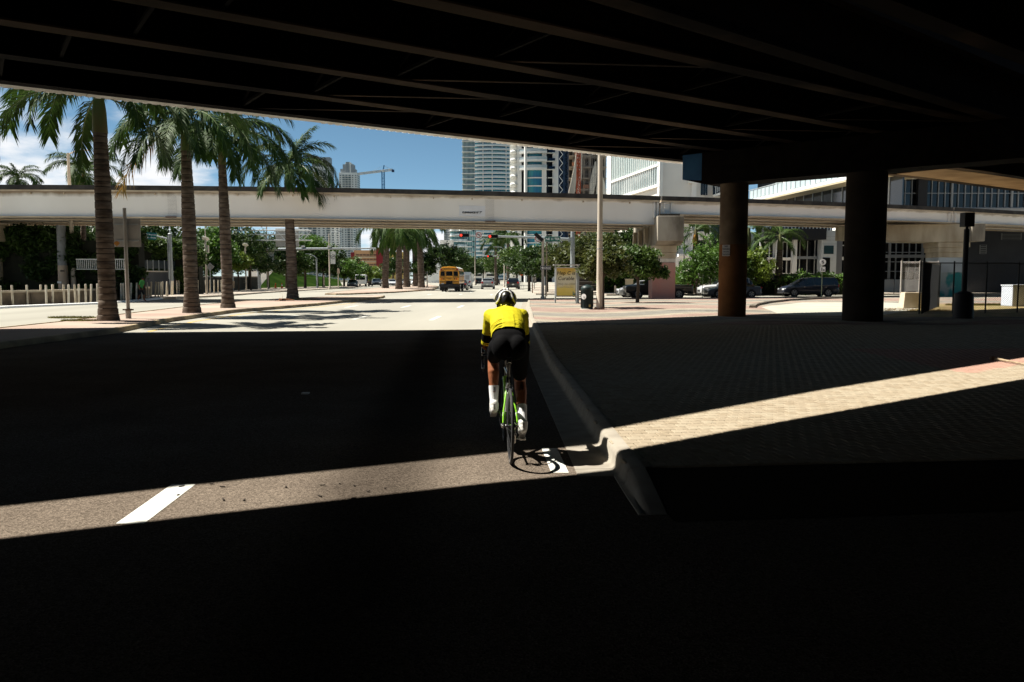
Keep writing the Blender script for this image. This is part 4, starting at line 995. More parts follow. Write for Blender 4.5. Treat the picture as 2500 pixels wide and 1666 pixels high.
def palm(label, loc, H, rb=.38, rm=.27, rt=.19, lean=(0, 0), shaft=1.6, fr=None, seed=0, dead=0, scale=1.0, group='royal palms on the near median', skip=None, kind='royal_palm'):
    r = random.Random(seed)
    t = thing(kind, label, 'palm tree', loc, 0, group)
    link('trunk', trunk_mesh(H, rb, rm, rt, lean, seed), t)
    b = MB(); b.tube([(lean[0], lean[1], H - .02), (lean[0], lean[1], H + shaft * .45), (lean[0], lean[1], H + shaft)], [rt * 1.12, rt * 1.0, rt * .55], 14); b.build('crownshaft', SHAFT, t, smooth=True)
    top = Vector((lean[0], lean[1], H + shaft - .08))
    if fr is None:
        n = 15; fr = [(360 * i / n * 1.0 + r.uniform(-14, 14), [2, 0, 1, 3, 4, 5, 3, 1][i % 8], r.uniform(.88, 1.08)) for i in range(n)] + [(r.uniform(0, 360), 6, .8)]
    for az, v, s in fr:
        if skip and skip[0] < (az % 360) < skip[1]: continue
        o = link('frond', FR_A[v], t, loc=top + Vector((0, 0, -.10 * v * .4)), rot=(r.uniform(-.2, .2), 0, math.radians(az))); o.scale = (s * scale,) * 3
    for i in range(dead):
        o = link('dead_frond', FR_D[i % 2], t, loc=top + Vector((0, 0, -.4)), rot=(0, 0, math.radians(r.uniform(0, 360)))); o.scale = (scale,) * 3
        if i == 0: o['label'] = 'brown withered frond hanging down'
    return t
p1 = gp(265, 783, .15); p2_ = gp(469, 764, .15); p3_ = gp(557, 752, .15); p4 = gp(715, 732, .15)
palm('big dark royal palm nearest the bridge, standing beside the sign post', p1, 6.6, .40, .275, .23, (-.08, .1), 1.6, seed=11,
     fr=[(178, 3, 1.15), (196, 4, 1.2), (165, 1, 1.2), (150, 3, 1.15), (120, 0, 1.1), (95, 2, 1.0), (75, 1, 1.1), (50, 0, 1.1), (20, 3, 1.1), (5, 4, 1.1), (-15, 1, 1.05), (-35, 4, .95), (210, 1, .95), (230, 4, .85), (35, 5, 1), (140, 5, 1.0)])
palm('royal palm with a brown dead frond, second in the row from the bridge', p2_, 7.0, .42, .28, .2, (-.08, .1), 1.7, seed=22, dead=0,
     fr=[(185, 4, 1.1), (170, 3, 1.1), (150, 1, 1.1), (200, 5, 1.1), (215, 4, 1.05), (240, 5, 1), (265, 5, 1), (120, 0, 1), (90, 2, 1), (60, 1, 1.1), (35, 3, 1.1), (10, 4, 1.0), (-15, 5, 1.0), (-40, 4, 1.0), (-70, 3, .9), (0, 0, 1), (300, 5, .9), (135, 4, 1)])
od = link('dead_frond', FR_D[0], [o for o in bpy.data.objects if o.name.startswith('royal_palm')][-1], loc=(-.3, 0, 8.0), rot=(0, 0, math.radians(188)), label='brown withered frond hanging down'); od.scale = (1.45, 1.2, 1.2)
palm('slender royal palm third from the bridge, crown full of dark drooping fronds', p3_, 7.2, .40, .26, .19, (-.1, 0), 1.8, seed=33,
     fr=[(-5, 5, 1.2), (-45, 4, 1.15), (5, 3, 1.3), (180, 5, 1), (-90, 4, .95), (180, 3, 1), (160, 4, 1), (205, 4, 1.05), (140, 1, 1.0), (100, 0, 1), (70, 2, 1.1), (45, 1, 1.15), (25, 0, 1.2), (15, 3, 1.25), (0, 4, 1.25), (-15, 4, 1.2), (-30, 5, 1.1), (-55, 5, 1.1), (-80, 4, 1), (235, 5, 1), (20, 5, 1.2), (200, 5, 1)])
palm('bright royal palm fourth from the bridge with a shed frond at its foot', p4, 6.95, .50, .34, .27, (-.15, 0), 2.5, seed=44,
     fr=[(30, 6, 1.45), (150, 2, 1.2), (200, 6, 1.2), (15, 2, 1.2), (185, 3, 1.1), (350, 3, 1.15), (40, 4, 1.1), (-40, 4, 1.1), (150, 4, 1.1), (15, 5, 1.2), (-15, 5, 1.25), (-75, 4, 1.0), (178, 0, 1.2), (170, 1, 1.1), (35, 2, 1.0), (20, 6, 1.1), (5, 3, 1.2), (-8, 4, 1.25), (-25, 5, 1.15), (10, 1, 1.05), (200, 4, .9), (225, 5, .9), (-60, 5, 1.0), (140, 3, .9), (90, 2, .9), (60, 0, 1), (-90, 4, .8), (160, 5, .85), (0, 5, 1.2)])
# shed frond and boot lying on the median
t4 = thing('fallen_frond', 'dry brown palm frond lying at the foot of the bright palm', 'frond', p4 + Vector((.2, -.75, .06)), .0)
link('leaflets', frond_mesh(2.1, .03, .12, 71, FRO, 30, .06, .42), t4, rot=(0, 0, -.15))
t5 = thing('fallen_palm_boot', 'curled brown palm boot lying on the median left of the bright palm', 'palm boot', gp(678, 735, .15), .3)
b = MB(); pts = [(math.cos(a) * .34, y, .30 + math.sin(a) * .28) for y in (-.3, .0, .35) for a in np.linspace(-2.9, 1.2, 9)]
b.add(pts, [(i * 9 + q, i * 9 + q + 1, (i + 1) * 9 + q + 1, (i + 1) * 9 + q) for i in range(2) for q in range(8)])
b.tube([(.1, .2, .08), (.7, .3, .06), (1.1, .25, .03)], [.09, .06, .03], 8); b.build('sheath', mat('palm_sheath', (.30, .13, .06), .7, var=.4, scale=5), t5, smooth=True)

# clump of palms on the far median
for i, (px, py, H, lab) in enumerate([(941, 704, 8.2, 'leftmost'), (974, 706.5, 8.4, 'second'), (993, 701.5, 9.0, 'thin middle'), (1016, 699.5, 9.4, 'fourth'), (1029, 702.5, 8.4, 'rightmost')]):
    g = gp(px, py, .15); k = g.y / 118
    palm({0: 'leftmost palm of the dense clump on the far median', 1: 'pale trunked palm standing frontmost in the far median clump', 2: 'thin middle palm of the far median clump', 3: 'palm just left of the rightmost one in the far clump', 4: 'rightmost palm of the far clump, left of the school bus'}[i],
         g, H * k * .85, .60 * k, .46 * k, .36 * k, ((i - 2) * -.15, 0), 2.0, seed=50 + i, scale=1.55 * k, group='palms on the far median', kind='clump_palm',
         fr=[(360 * q / 17 + random.uniform(-10, 10), [2, 0, 1, 3, 4, 5, 4, 5, 3][q % 9], random.uniform(.9, 1.1)) for q in range(17)])
# coconut palms above the viaduct at the left
for i, (px, Y, z, s) in enumerate([(200, 66, 10.6, 1.05), (62, 72, 10.8, .8), (250, 84, 10.5, .9), (112, 70, 6.2, .7), (40, 78, 6.5, .8)]):
    p = at(px, 600, Y); palm(['tall coconut palm behind the viaduct, crown rising over its parapet', 'small tufted palm top over the viaduct at far left', 'palm behind the hedge hidden mostly by the nearest palm', 'short shaded palm among the hedge at left', 'leaning palm by the brown pier head'][i],
                             (p.x, Y, 0), z - 1, .3, .2, .16, (0.4 * (-1) ** i, 0), .9, seed=80 + i, scale=s, group='palms behind the viaduct', kind='coconut_palm')
# staked palms by the right-hand building
STK = mat('timber_stake', (.16, .10, .06), .9)
for i, (px, py, H, s) in enumerate([(1694, 700, 4.9, .85), (1899, 706, 4.3, .85), (1822, 700, 5.0, .9)]):
    Y = 80 if i != 1 else 78; g = at(px, py, Y); g.z = .14
    t = palm(['staked palm with orange flower boot beside the white building', 'staked palm in front of the dark glazed wall, left of the minivan', 'palm behind the round bridge column'][i], g, H, .42, .33, .26, (.1, 0), 1.5, seed=90 + i, scale=s * 1.25, group='staked palms by the right-hand street', kind='staked_palm',
             fr=[(185, 4, 1), (200, 5, 1), (170, 3, .9), (20, 3, .9), (90, 0, .9), (-10, 1, .8), (140, 2, .9), (-60, 5, .7), (50, 1, .9)])
    for q in range(3):
        a = q * 2.1 + .5; b = MB(); b.beam((math.cos(a) * 1.3, math.sin(a) * 1.3, 0), (math.cos(a) * .42, math.sin(a) * .42, 1.7), .09, .06); b.build('stake', STK, t)
    b = MB(); b.lathe([(.40, 1.5), (.40, 1.75)], 14); b.build('strap', BLACK, t)
    if i == 0:
        b = MB(); b.tube([(-.05, -.2, H + .9), (-.08, -.3, H + .3), (-.06, -.28, H - .2)], [.14, .24, .1], 10); b.build('flower_boot', mat('orange_palm_boot', (.55, .26, .04), .6, var=.3, scale=5), t, smooth=True)

# ---- broadleaf trees
def leafmat(n, c, c2, tr=.3): return mat(n, c, 0.5, spec=.35, col2=c2, scale=.9, detail=3, transl=tr)
LF1 = leafmat('mid_green_leaf', (.040, .080, .013), (.075, .125, .02))
LF2 = leafmat('dark_green_leaf', (.020, .044, .009), (.045, .085, .014))
LF3 = leafmat('yellow_green_leaf', (.15, .20, .02), (.09, .15, .02))
LF4 = leafmat('olive_leaf', (.042, .064, .013), (.078, .086, .018))
LF5 = leafmat('fresh_green_leaf', (.085, .17, .02), (.05, .11, .016))
BARK = mat('tree_bark', (.10, .075, .055), .95, var=.4, scale=4, stretch=(1, 1, .2), bump=.4, bscale=20)
def leaves(blobs, n, size, seed=0, up=.25, clump=26, spread=.42, shell=.55):
    r = np.random.default_rng(seed)
    vol = np.array([(b[3] * b[4] * b[5]) ** (2 / 3) for b in blobs]); pb = vol / vol.sum()
    nc = max(6, n // clump); idx = r.choice(len(blobs), nc, p=pb); B = np.array([b[:6] for b in blobs])
    d = r.normal(size=(nc, 3)); d /= np.linalg.norm(d, axis=1)[:, None]
    rad = r.random(nc) ** .4 * (1 - shell * 0) ; rad = shell + (1 - shell) * rad
    cc = B[idx, :3] + d * rad[:, None] * B[idx, 3:]
    ci = r.integers(0, nc, n); sc = B[idx[ci], 3:].mean(1)[:, None]
    q = r.normal(size=(n, 3)) * spread * np.minimum(sc, 1.4) * .55; q[:, 2] *= .7
    P_ = cc[ci] + q
    nrm = r.normal(size=(n, 3)); nrm[:, 2] = np.abs(nrm[:, 2]) + up; nrm /= np.linalg.norm(nrm, axis=1)[:, None]
    a = np.cross(nrm, r.normal(size=(n, 3))); a /= np.linalg.norm(a, axis=1)[:, None]; bb = np.cross(nrm, a)
    s = size * r.uniform(.6, 1.25, n)[:, None]
    v = np.stack([P_ - a * s, P_ + bb * s * .42 - nrm * s * .12, P_ + a * s, P_ - bb * s * .42 - nrm * s * .12], 1).reshape(-1, 3)
    me = bpy.data.meshes.new('crown'); me.vertices.add(n * 4); me.vertices.foreach_set('co', v.ravel())
    me.loops.add(n * 4); me.loops.foreach_set('vertex_index', np.arange(n * 4)); me.polygons.add(n)
    me.polygons.foreach_set('loop_start', np.arange(0, n * 4, 4)); me.update(calc_edges=True)
    return me
def tree(label, loc, H, rx, lf, n=4200, size=.17, trunk=.16, base=.35, seed=0, group=None, name='broadleaf_tree', blobs=None, cat='tree', stems=5, lean=0):
    r = random.Random(seed); t = thing(name, label, cat, loc, 0, group)
    if blobs is None:
        blobs = []; zc = H * (base + 1) / 2; rz = H * (1 - base) / 2
        for q in range(9):
            a = 2 * PI * q / 9 + r.uniform(-.4, .4); k = r.uniform(.35, .68); zz = r.uniform(-.5, .55)
            blobs.append((math.cos(a) * rx * k + lean, math.sin(a) * rx * k, zc + zz * rz, rx * r.uniform(.32, .5), rx * r.uniform(.32, .5), rz * r.uniform(.3, .46)))
        blobs.append((lean, 0, zc + rz * .45, rx * .5, rx * .5, rz * .5)); blobs.append((lean, 0, zc - rz * .2, rx * .6, rx * .6, rz * .5))
    me = leaves(blobs, n, size, seed); me.materials.append(lf); link('crown', me, t)
    b = MB(); zt = min(q[2] for q in blobs); b.tube([(0, 0, -.05), (lean * .2 + r.uniform(-.05, .05), 0, zt * .5), (lean * .6, 0, zt + .2)], [trunk * 1.25, trunk, trunk * .8], 9)
    for q in r.sample(blobs, min(stems, len(blobs))): b.tube([(lean * .5, 0, zt * .8), ((q[0] + lean) * .5, q[1] * .5, (zt + q[2]) * .55), q[:3]], [trunk * .6, trunk * .4, trunk * .12], 6)
    b.build('trunk', BARK, t, smooth=True)
    return t
# plaza trees
g = gp(1471, 752, .15); tree('slim young tree beside the pale lamp post on the plaza', g, 3.2, 1.5, LF4, 4200, .13, .085, .42, 1, 'young trees on the plaza')
g = gp(1556, 739, .15); tree('round dark young tree in front of the salmon painted pier', g, 4.3, 2.5, LF1, 6500, .14, .10, .36, 2, 'young trees on the plaza', blobs=[(-1.0, 0, 2.3, .75, .8, .55), (-.3, .3, 3.0, .8, .8, .5), (.45, -.2, 2.85, .75, .8, .55), (1.0, 0, 1.95, .75, .7, .32), (1.5, 0, 1.8, .38, .5, .22), (0, 0, 2.1, 1.0, .9, .5), (.7, .2, 2.4, .55, .6, .4), (-1.6, 0, 2.1, .45, .6, .35)])
# trees behind the plaza, across the side street
for i, (px, Y, z, rx, lf, lab, n) in enumerate([
    (1335, 88, 5.4, 3.2, LF2, 'dark street tree behind the concrete pole and the one-way sign', 6500), (1400, 84, 5.9, 3.3, LF4, 'olive street tree behind the bus shelter poster', 6500), (1292, 104, 5.8, 3.0, LF2, 'street tree left of the concrete pole beyond the side street', 5000),
    (1462, 82, 6.4, 3.4, LF4, 'yellowish street tree behind the pale lamp post', 6500), (1520, 92, 8.6, 4.4, LF2, 'tall dark tree under the viaduct left of the pier', 7000), (1262, 128, 6.6, 3.4, LF1, 'roadside tree behind the orange diamond sign', 4200),
    (1215, 190, 8.0, 5.0, LF1, 'far avenue tree between the white and dark cars', 3500), (1180, 215, 7.6, 4.5, LF2, 'far avenue tree right of the white van', 3500), (1148, 200, 7.6, 4.2, LF2, 'far avenue tree behind the white van', 3500),
    (1085, 150, 8.3, 5.4, LF2, 'broad dark tree behind the school bus', 7000), (1118, 165, 7.4, 4.0, LF1, 'lower tree right of the broad dark one behind the bus', 4000), (1035, 150, 5.5, 3.2, LF2, 'dark bushy tree behind the rightmost clump palm', 3500)]):
    p = at(px, 690, Y); tree(lab, (p.x, Y, 0), z, rx, lf, n, .20 + Y * .0004, .16, .26, 100 + i, 'street trees across the side street')
for i, (px, Y, z, s) in enumerate([(1240, 175, 13, 1.5), (1210, 185, 12, 1.4)]):
    p = at(px, 690, Y); palm(['dark palm in front of the curved tower right of the street lamp', 'dark palm left of its twin in front of the curved tower'][i], (p.x, Y, 0), z - 3, .4, .3, .25, (0, 0), 1, seed=130 + i, scale=s, group='far palms before the tower', kind='far_palm')
# right-hand shrubs
for i, (px, Y, z, rx, lf, lab) in enumerate([
    (1735, 75.5, 5.6, 2.5, LF5, 'leafy tree by the no trespassing column'), (1700, 76.5, 3.6, 2.2, LF5, 'sunlit shrub tree left of the round column'), (1665, 78, 1.8, 1.4, LF3, 'low yellow-green shrub right of the salmon pier'),
    (1845, 77, 4.6, 1.9, LF3, 'yellow-green shrub tree right of the round column'), (1800, 77, 3.8, 2.0, LF2, 'shadowed shrub behind the round column')]):
    p = at(px, 690, Y); tree(lab, (p.x, Y, .1), z, rx, lf, 3600, .16, .07, .12, 160 + i, 'shrubs along the right-hand street', 'shrub', cat='shrub')
def hedge(label, px0, px1, Y, z, lf, n, seed, dy=1.2, name='hedge', z0=.1):
    a, c = at(px0, 690, Y), at(px1, 690, Y); L_ = c.x - a.x
    t = thing(name, label, 'hedge', ((a.x + c.x) / 2, Y, z0))
    r = random.Random(seed); k = max(3, int(L_ / 1.2))
    bl = [(-L_ / 2 + L_ * (q + .5) / k, r.uniform(-.3, .3), z * r.uniform(.4, .62), L_ / k * .8, dy * .6, z * r.uniform(.36, .5)) for q in range(k)]
    me = leaves(bl, n, .16, seed); me.materials.append(lf); link('foliage', me, t)
    b = MB(); b.box((0, .1, z * .38), (L_ * .96, dy * .55, z * .76)); b.build('inner_branches', mat('shaded_twigs', (.018, .022, .010), .95), t)
    return t
hedge('hedge of low bushes behind the navy minivan, before the glazed wall', 1905, 2075, 77.5, 2.2, LF5, 4200, 201)
hedge('low hedge behind the parked grey sedan', 1775, 1900, 78.5, 1.9, LF2, 3000, 202)
hedge('bright green hedge behind the plaza trees', 1470, 1600, 86, 2.9, LF5, 4500, 203)
hedge('trimmed light green hedge behind the parked black pickup', 1600, 1672, 83, 2.1, LF3, 2000, 204)
# left: vine-grown wall and the trees above it
def vines(label, px0, px1, Y, z, lf, n, seed, name='vine_covered_wall', step=False, wall=True):
    a, c = at(px0, 690, Y), at(px1, 690, Y); L_ = c.x - a.x
    t = thing(name, label, 'vine wall', ((a.x + c.x) / 2, Y, 0)); r = random.Random(seed)
    if wall:
        b = MB(); b.box((0, 1.2, z * .46), (L_, 1.0, z * .92)); b.build('wall', mat('overgrown_dark_wall', (.016, .018, .011), .95, var=.4), t)
    bl = []
    for q in range(int(L_ * 3.2)):
        x = -L_ / 2 + L_ * r.random(); zz = z * (r.random() ** .6); bl.append((x, .45 + r.uniform(-.3, .2), zz, .9, .35, .55))
    for q in range(int(L_ * 1.0)): bl.append((-L_ / 2 + L_ * r.random(), .9, z + r.uniform(-.2, .35), .9, .9, .35))
    me = leaves(bl, n, .17, seed, clump=22, spread=.5); me.materials.append(lf); link('foliage', me, t)
    return t
vines('high wall smothered in dark vines at the far left behind the white posts', -60, 330, 60, 4.9, LF2, 34000, 301)
vines('vine covered wall behind the street name sign, right of the nearest palm', 330, 480, 76, 5.0, LF1, 14000, 302)
for i, (px, Y, z, rx, lf, n, lab) in enumerate([
    (395, 84, 8.4, 4.2, LF2, 6000, 'dark tree above the street name sign'), (300, 80, 8.0, 4.4, LF2, 5200, 'dark tree behind the blank sign back'), (515, 92, 7.6, 3.8, LF5, 6000, 'sunlit green tree behind the white disc lamp'), (455, 90, 6.6, 3.4, LF2, 4500, 'dark tree behind the second palm trunk'),
    (560, 100, 8.8, 4.5, LF2, 6000, 'dark tree behind the third palm trunk'), (610, 110, 8.3, 4.5, LF2, 6000, 'tall dark tree behind the sign gantry'), (655, 120, 8.6, 4.5, LF2, 6000, 'dark tree behind the gantry sign panel'),
    (700, 125, 7.2, 4.2, LF2, 5000, 'dark tree left of the bright palm trunk'), (745, 130, 9.6, 4.6, LF5, 6500, 'bright green tree right of the bright palm trunk'), (775, 140, 9.0, 4.2, LF5, 6000, 'bright tree in front of the white tower block'), (790, 132, 7.2, 3.8, LF2, 4500, 'dark tree behind the round banner pole'),
    (840, 150, 5.6, 4.4, LF5, 5000, 'low green tree left of the white truck'), (862, 165, 6.2, 4.0, LF1, 4500, 'green tree above the white truck'), (905, 190, 4.6, 4.5, LF3, 3500, 'low yellow-green trees behind the parked cars'), (960, 185, 6.8, 4.0, LF2, 3500, 'dark tree between the clump palm trunks'),
    (150, 74, 8.0, 3.6, LF2, 4500, 'dark tree above the vine wall left of the grey pole'), (225, 78, 7.8, 3.6, LF2, 4500, 'dark tree above the white railing'), (20, 76, 6.2, 3.2, LF2, 3500, 'dark tree at the far left edge above the vines')]):
    p = at(px, 690, Y); tree(lab, (p.x, Y, 0), z, rx, lf, n, .20 + Y * .0005, .2, .2, 320 + i, 'trees along the left side')
g = gp(583, 711, .15); tree('small yellow-green sapling on the left pavement', (g.x, g.y, .15), 5.2, 1.5, LF3, 2600, .16, .09, .36, 350, 'saplings on the left pavement', 'sapling')
g = gp(613, 709.5, .15); tree('taller dark sapling right of the yellow-green one', (g.x, g.y, .15), 7.2, 1.9, LF1, 3200, .17, .1, .36, 351, 'saplings on the left pavement', 'sapling')
# grass bank left, tufts on the median
GR = mat('bank_grass', (.022, .042, .008), .95, spec=0, col2=(.010, .024, .005), scale=.35, detail=8, bump=.6, bscale=9)
b = MB(); q0, q1, q2 = at(636, 700, 122), at(810, 698, 138), at(636, 680, 135)
b.add([(q0.x, 121, .15), (at(815, 698, 150).x, 158, .15), (at(815, 690, 165).x, 170, 1.4), (q0.x - 3, 136, 2.0), (q0.x - 6, 150, 3.4), (at(790, 690, 180).x, 185, 1.8)], [(0, 1, 2, 3), (3, 2, 5, 4)])
struct(b.build('grass_bank', GR))
def tufts(label, c, n, rx, ry, h, seed, m=None):
    r = random.Random(seed); b = MB()
    for q in range(n):
        a = r.uniform(0, 2 * PI); k = math.sqrt(r.random()); x, y = c.x + math.cos(a) * k * rx, c.y + math.sin(a) * k * ry; hh = h * r.uniform(.4, 1.1); dx, dy = r.uniform(-.05, .05), r.uniform(-.05, .05)
        b.add([(x - .012, y, c.z), (x + .012, y, c.z), (x + dx, y + dy, c.z + hh)], [(0, 1, 2)])
    b.build('grass_tuft', m or mat('dry_grass', (.20, .19, .04), .9, var=.5, scale=2), kind='stuff')
tufts('', gp(176, 777, .15), 900, .9, .35, .09, 1); tufts('', gp(196, 784, .15), 600, .7, .25, .08, 2)
tufts('', gp(2420, 746, .155), 1800, 2.6, .5, .14, 3); tufts('', gp(2200, 758, .155), 900, 2.5, 2.0, .08, 4, mat('straw_grass', (.33, .21, .08), .9, var=.4, scale=2))
# ------------------------------------------------------------------ street furniture
STEELP = mat('grey_steel_pole', (0.33, 0.36, 0.37), 0.5, metal=0.2, var=0.15, scale=2)
CPOLE = mat('pale_concrete_pole', (0.56, 0.49, 0.40), 0.8, var=0.15, scale=2, stretch=(1, 1, .3))
BEIGEP = mat('beige_pole_paint', (0.48, 0.38, 0.29), 0.8, var=0.12, scale=2)
SGREEN = mat('street_sign_green', (0.0, 0.115, 0.085), 0.5)
SWHITE = mat('sign_white', (0.80, 0.80, 0.78), 0.5)
SBACK = mat('sign_back_aluminium', (0.42, 0.40, 0.37), 0.55, metal=0.2, var=0.18, scale=2)
ORG = mat('safety_orange', (0.80, 0.13, 0.03), 0.5)
REDON = mat('lit_red_signal', (1.0, 0.04, 0.02), 0.5, emit=1.2)
REDL = mat('red_signal_glass', (0.35, 0.01, 0.01), 0.3)
WHT = SWHITE
# pale lamp post on the plaza
g = gp(1463, 756, .15)
t = thing('lamp_post', 'tall pale lamp post on the plaza beside the dark litter bin', 'lamp post', g, 0)
b = MB(); b.lathe([(.165, 0), (.165, .01), (.15, .03), (.145, 1.5), (.125, 4.5), (.10, 11.5)], 16); b.build('pole', CPOLE, t, smooth=True)
b = MB(); b.box((0, 0, .03), (.46, .46, .06)); [b.lathe([(.03, .06), (.03, .12)], 6, (x, y, 0)) for x in (-.18, .18) for y in (-.18, .18)]; b.build('base_plate', mat('rusty_base', (.09, .05, .035), .9), t)
b = MB(); b.box((0, -.14, 1.6), (.14, .04, .22)); b.build('hand_hole_cover', CPOLE, t)
b = MB(); [b.lathe([(.142, z), (.142, z + .03)], 16) for z in (1.9, 2.9, 3.3)]; b.build('banding', GALV, t)
b = MB(); b.tube([(0, 0, 11.4), (-1.2, 0, 11.9), (-2.4, 0, 12.0)], .05, 8); b.box((-2.6, 0, 12.0), (.7, .3, .14)); b.build('lamp_arm', STEELP, t)
# litter bin
g = gp(1433, 755.5, .15)
t = thing('litter_bin', 'dark green domed litter bin with a round white sticker, on the plaza', 'litter bin', g, 0)
BIN = mat('dark_green_bin', (.010, .022, .020), .45, spec=.4)
b = MB(); b.lathe([(.30, 0), (.30, .05), (.285, .07), (.285, .93), (.31, .95), (.31, 1.0)], 28); b.build('body', BIN, t, smooth=True)
b = MB()
for q in range(26):
    a = 2 * PI * q / 26; b.beam((.293 * math.cos(a), .293 * math.sin(a), .09), (.293 * math.cos(a), .293 * math.sin(a), .91), .03, .012)
b.build('slats', BIN, t, kind='stuff')
b = MB(); b.lathe([(.31, 1.003), (.30, 1.06), (.24, 1.12), (.12, 1.18), (.02, 1.20)], 28); b.build('lid', BIN, t, smooth=True)
b = MB(); b.lathe([(.13, 0), (.13, .02)], 24, (-.18, -.26, .62), Matrix.Rotation(PI / 2, 3, 'X') @ Matrix.Rotation(-.55, 3, 'Y')); st = b.build('round_sticker', WHT, t)
b = MB(); b.box((-.175, -.295, .62), (.10, .004, .02), -.55); b.box((-.175, -.295, .57), (.07, .004, .02), -.55); b.build('sticker_print', mat('grey_print2', (.3, .33, .3), .8), st)
b = MB(); b.box((.1, -.31, .18), (.09, .004, .12)); b.build('torn_label', mat('torn_yellow_label', (.45, .40, .15), .8, var=.6, scale=30), t)
b = MB(); b.lathe([(.36, -.005), (.36, .012), (.31, .03)], 20); b.build('concrete_foot', CONC, t)
# bus shelter poster panel
g = gp(1412, 741, .15); Yp = g.y
t = thing('poster_stand', "lit-free bus shelter poster panel reading 'Hep C is Curable'", 'poster', (at(1382, 700, Yp).x, Yp, .15), 0)
t['label'] = "framed yellow bus shelter poster reading 'Hep C is Curable', left of the litter bin"
FR_ = mat('aluminium_frame', (.50, .50, .47), .45, metal=.3)
def poster_mat():
    m = bpy.data.materials.new('yellow_poster_print'); m.use_nodes = True; tr = m.node_tree; bs = tr.nodes['Principled BSDF']; bs.inputs['Roughness'].default_value = .35
    tc = tr.nodes.new('ShaderNodeTexCoord'); sp = tr.nodes.new('ShaderNodeSeparateXYZ'); tr.links.new(tc.outputs['Generated'], sp.inputs[0])
    n = tr.nodes.new('ShaderNodeTexNoise'); n.inputs['Scale'].default_value = 1.6; n.inputs['Detail'].default_value = 2; tr.links.new(tc.outputs['Generated'], n.inputs['Vector'])
    ad = tr.nodes.new('ShaderNodeMath'); ad.operation = 'MULTIPLY_ADD'; tr.links.new(n.outputs[0], ad.inputs[0]); ad.inputs[1].default_value = .55; ad.inputs[2].default_value = -.27
    a2 = tr.nodes.new('ShaderNodeMath'); a2.operation = 'ADD'; tr.links.new(ad.outputs[0], a2.inputs[0]); tr.links.new(sp.outputs[2], a2.inputs[1])
    r = tr.nodes.new('ShaderNodeValToRGB'); e = r.color_ramp.elements; e[0].position = .05; e[0].color = (.62, .50, .10, 1); e[1].position = 1; e[1].color = (.52, .30, .05, 1)
    for p, c in ((.28, (.70, .58, .16, 1)), (.45, (.66, .64, .50, 1)), (.72, (.66, .62, .42, 1)), (.86, (.62, .44, .10, 1))): k = e.new(p); k.color = c
    tr.links.new(a2.outputs[0], r.inputs[0]); tr.links.new(r.outputs[0], bs.inputs['Base Color']); return m
z0 = 1.65 + (680 - 725) * Yp / F_PX - .15; z1 = 1.65 + (680 - 653) * Yp / F_PX - .15; pw = 50.5 * Yp / F_PX
zc = (z0 + z1) / 2; hh = z1 - z0
b = MB(); b.box((0, 0, zc), (pw - .06, .10, hh - .06)); pn = b.build('poster', poster_mat(), t)
b = MB(); [b.box((s * (pw / 2 - .03), -.01, zc), (.06, .16, hh)) for s in (-1, 1)]; [b.box((0, -.01, z), (pw - .122, .16, .06)) for z in (z0 + .03, z1 - .03)]; b.build('frame', FR_, t, bevel=.01)
DK = mat('poster_ink', (.02, .02, .02), .7); GK = mat('faded_poster_ink', (.36, .34, .25), .7); TK = mat('teal_poster_logo', (.04, .16, .17), .7)
def italic(o):
    for v in o.data.vertices: v.co.x += v.co.y * .18
for s_, sz, x, z, m_, bo in (('Hep C is', .305, .0, z1 - .36, DK, .003), ('Curable', .305, .0, z1 - .68, DK, .003), ('(954) 761-2224', .165, 0, z1 - 1.02, GK, .003), ('a Liver Institute fund', .10, 0, z1 - 1.20, GK, 0)):
    o = letter(s_, sz, m_, pn, (x, -.054, z), bold=bo); italic(o)
b = MB(); b.box((pw * .34, -.054, z0 + .22), (.05, .008, .20)); b.box((pw * .40, -.054, z0 + .15), (.10, .008, .05)); b.box((pw * .42, -.054, z0 + .20), (.04, .008, .12)); b.build('corner_logo', TK, pn)
b = MB(); b.box((.02, .3, z1 + .14), (1.55, 1.2, .05)); b.build('roof', FR_, t); b = MB(); [b.lathe([(.045, 0), (.045, z1 + .11)], 10, (x, y, 0)) for x, y in ((.74, -.02), (.74, .8), (-.6, .8))]; b.build('post', STEELP, t)
b = MB(); b.box((.86, .1, .42), (.9, .38, .05)); b.box((.6, .1, .2), (.06, .3, .4)); b.build('bench', FR_, t)
# concrete pole with pedestrian signal, thin posts, one-way sign
g = gp(1325, 730, .15)
t = thing('signal_pole', 'beige concrete pole carrying a black signal head at the side street corner', 'signal pole', g, 0)
b = MB(); b.lathe([(.16, 0), (.16, .15), (.11, .2), (.09, 4.35)], 12); b.build('pole', CPOLE, t, smooth=True)
b = MB(); b.box((-.30, -.05, 4.50), (.75, .26, .26), R=Matrix.Rotation(.75, 3, 'Y')); b.build('signal_head', BLACK, t, bevel=.03)
t = thing('one_way_sign', "black 'ONE WAY' arrow sign pointing left on a thin dark post", 'one-way sign', gp(1332, 731, .15) + Vector((0, -.1, 0)), 0)
b = MB(); b.lathe([(.035, 0), (.035, 2.55)], 8); b.build('post', BLACK, t)
zz = 1.65 + (680 - 655) * g.y / F_PX - .15
b = MB(); b.box((0, -.06, zz), (.76, .02, .29)); pl = b.build('sign_panel', BLACK, t)
b = MB(); y = -.075; b.add([(-.33, y, zz), (-.20, y, zz + .10), (-.20, y, zz + .055), (.32, y, zz + .055), (.32, y, zz - .055), (-.20, y, zz - .055), (-.20, y, zz - .10)], [(0, 6, 5, 4, 3, 2, 1)]); b.build('arrow', WHT, pl)
b = MB(); [b.box((0, y, zz + s * .13), (.74, .004, .012)) for s in (-1, 1)]; [b.box((s * .365, y, zz), (.012, .004, .25)) for s in (-1, 1)]; b.build('border', WHT, pl)
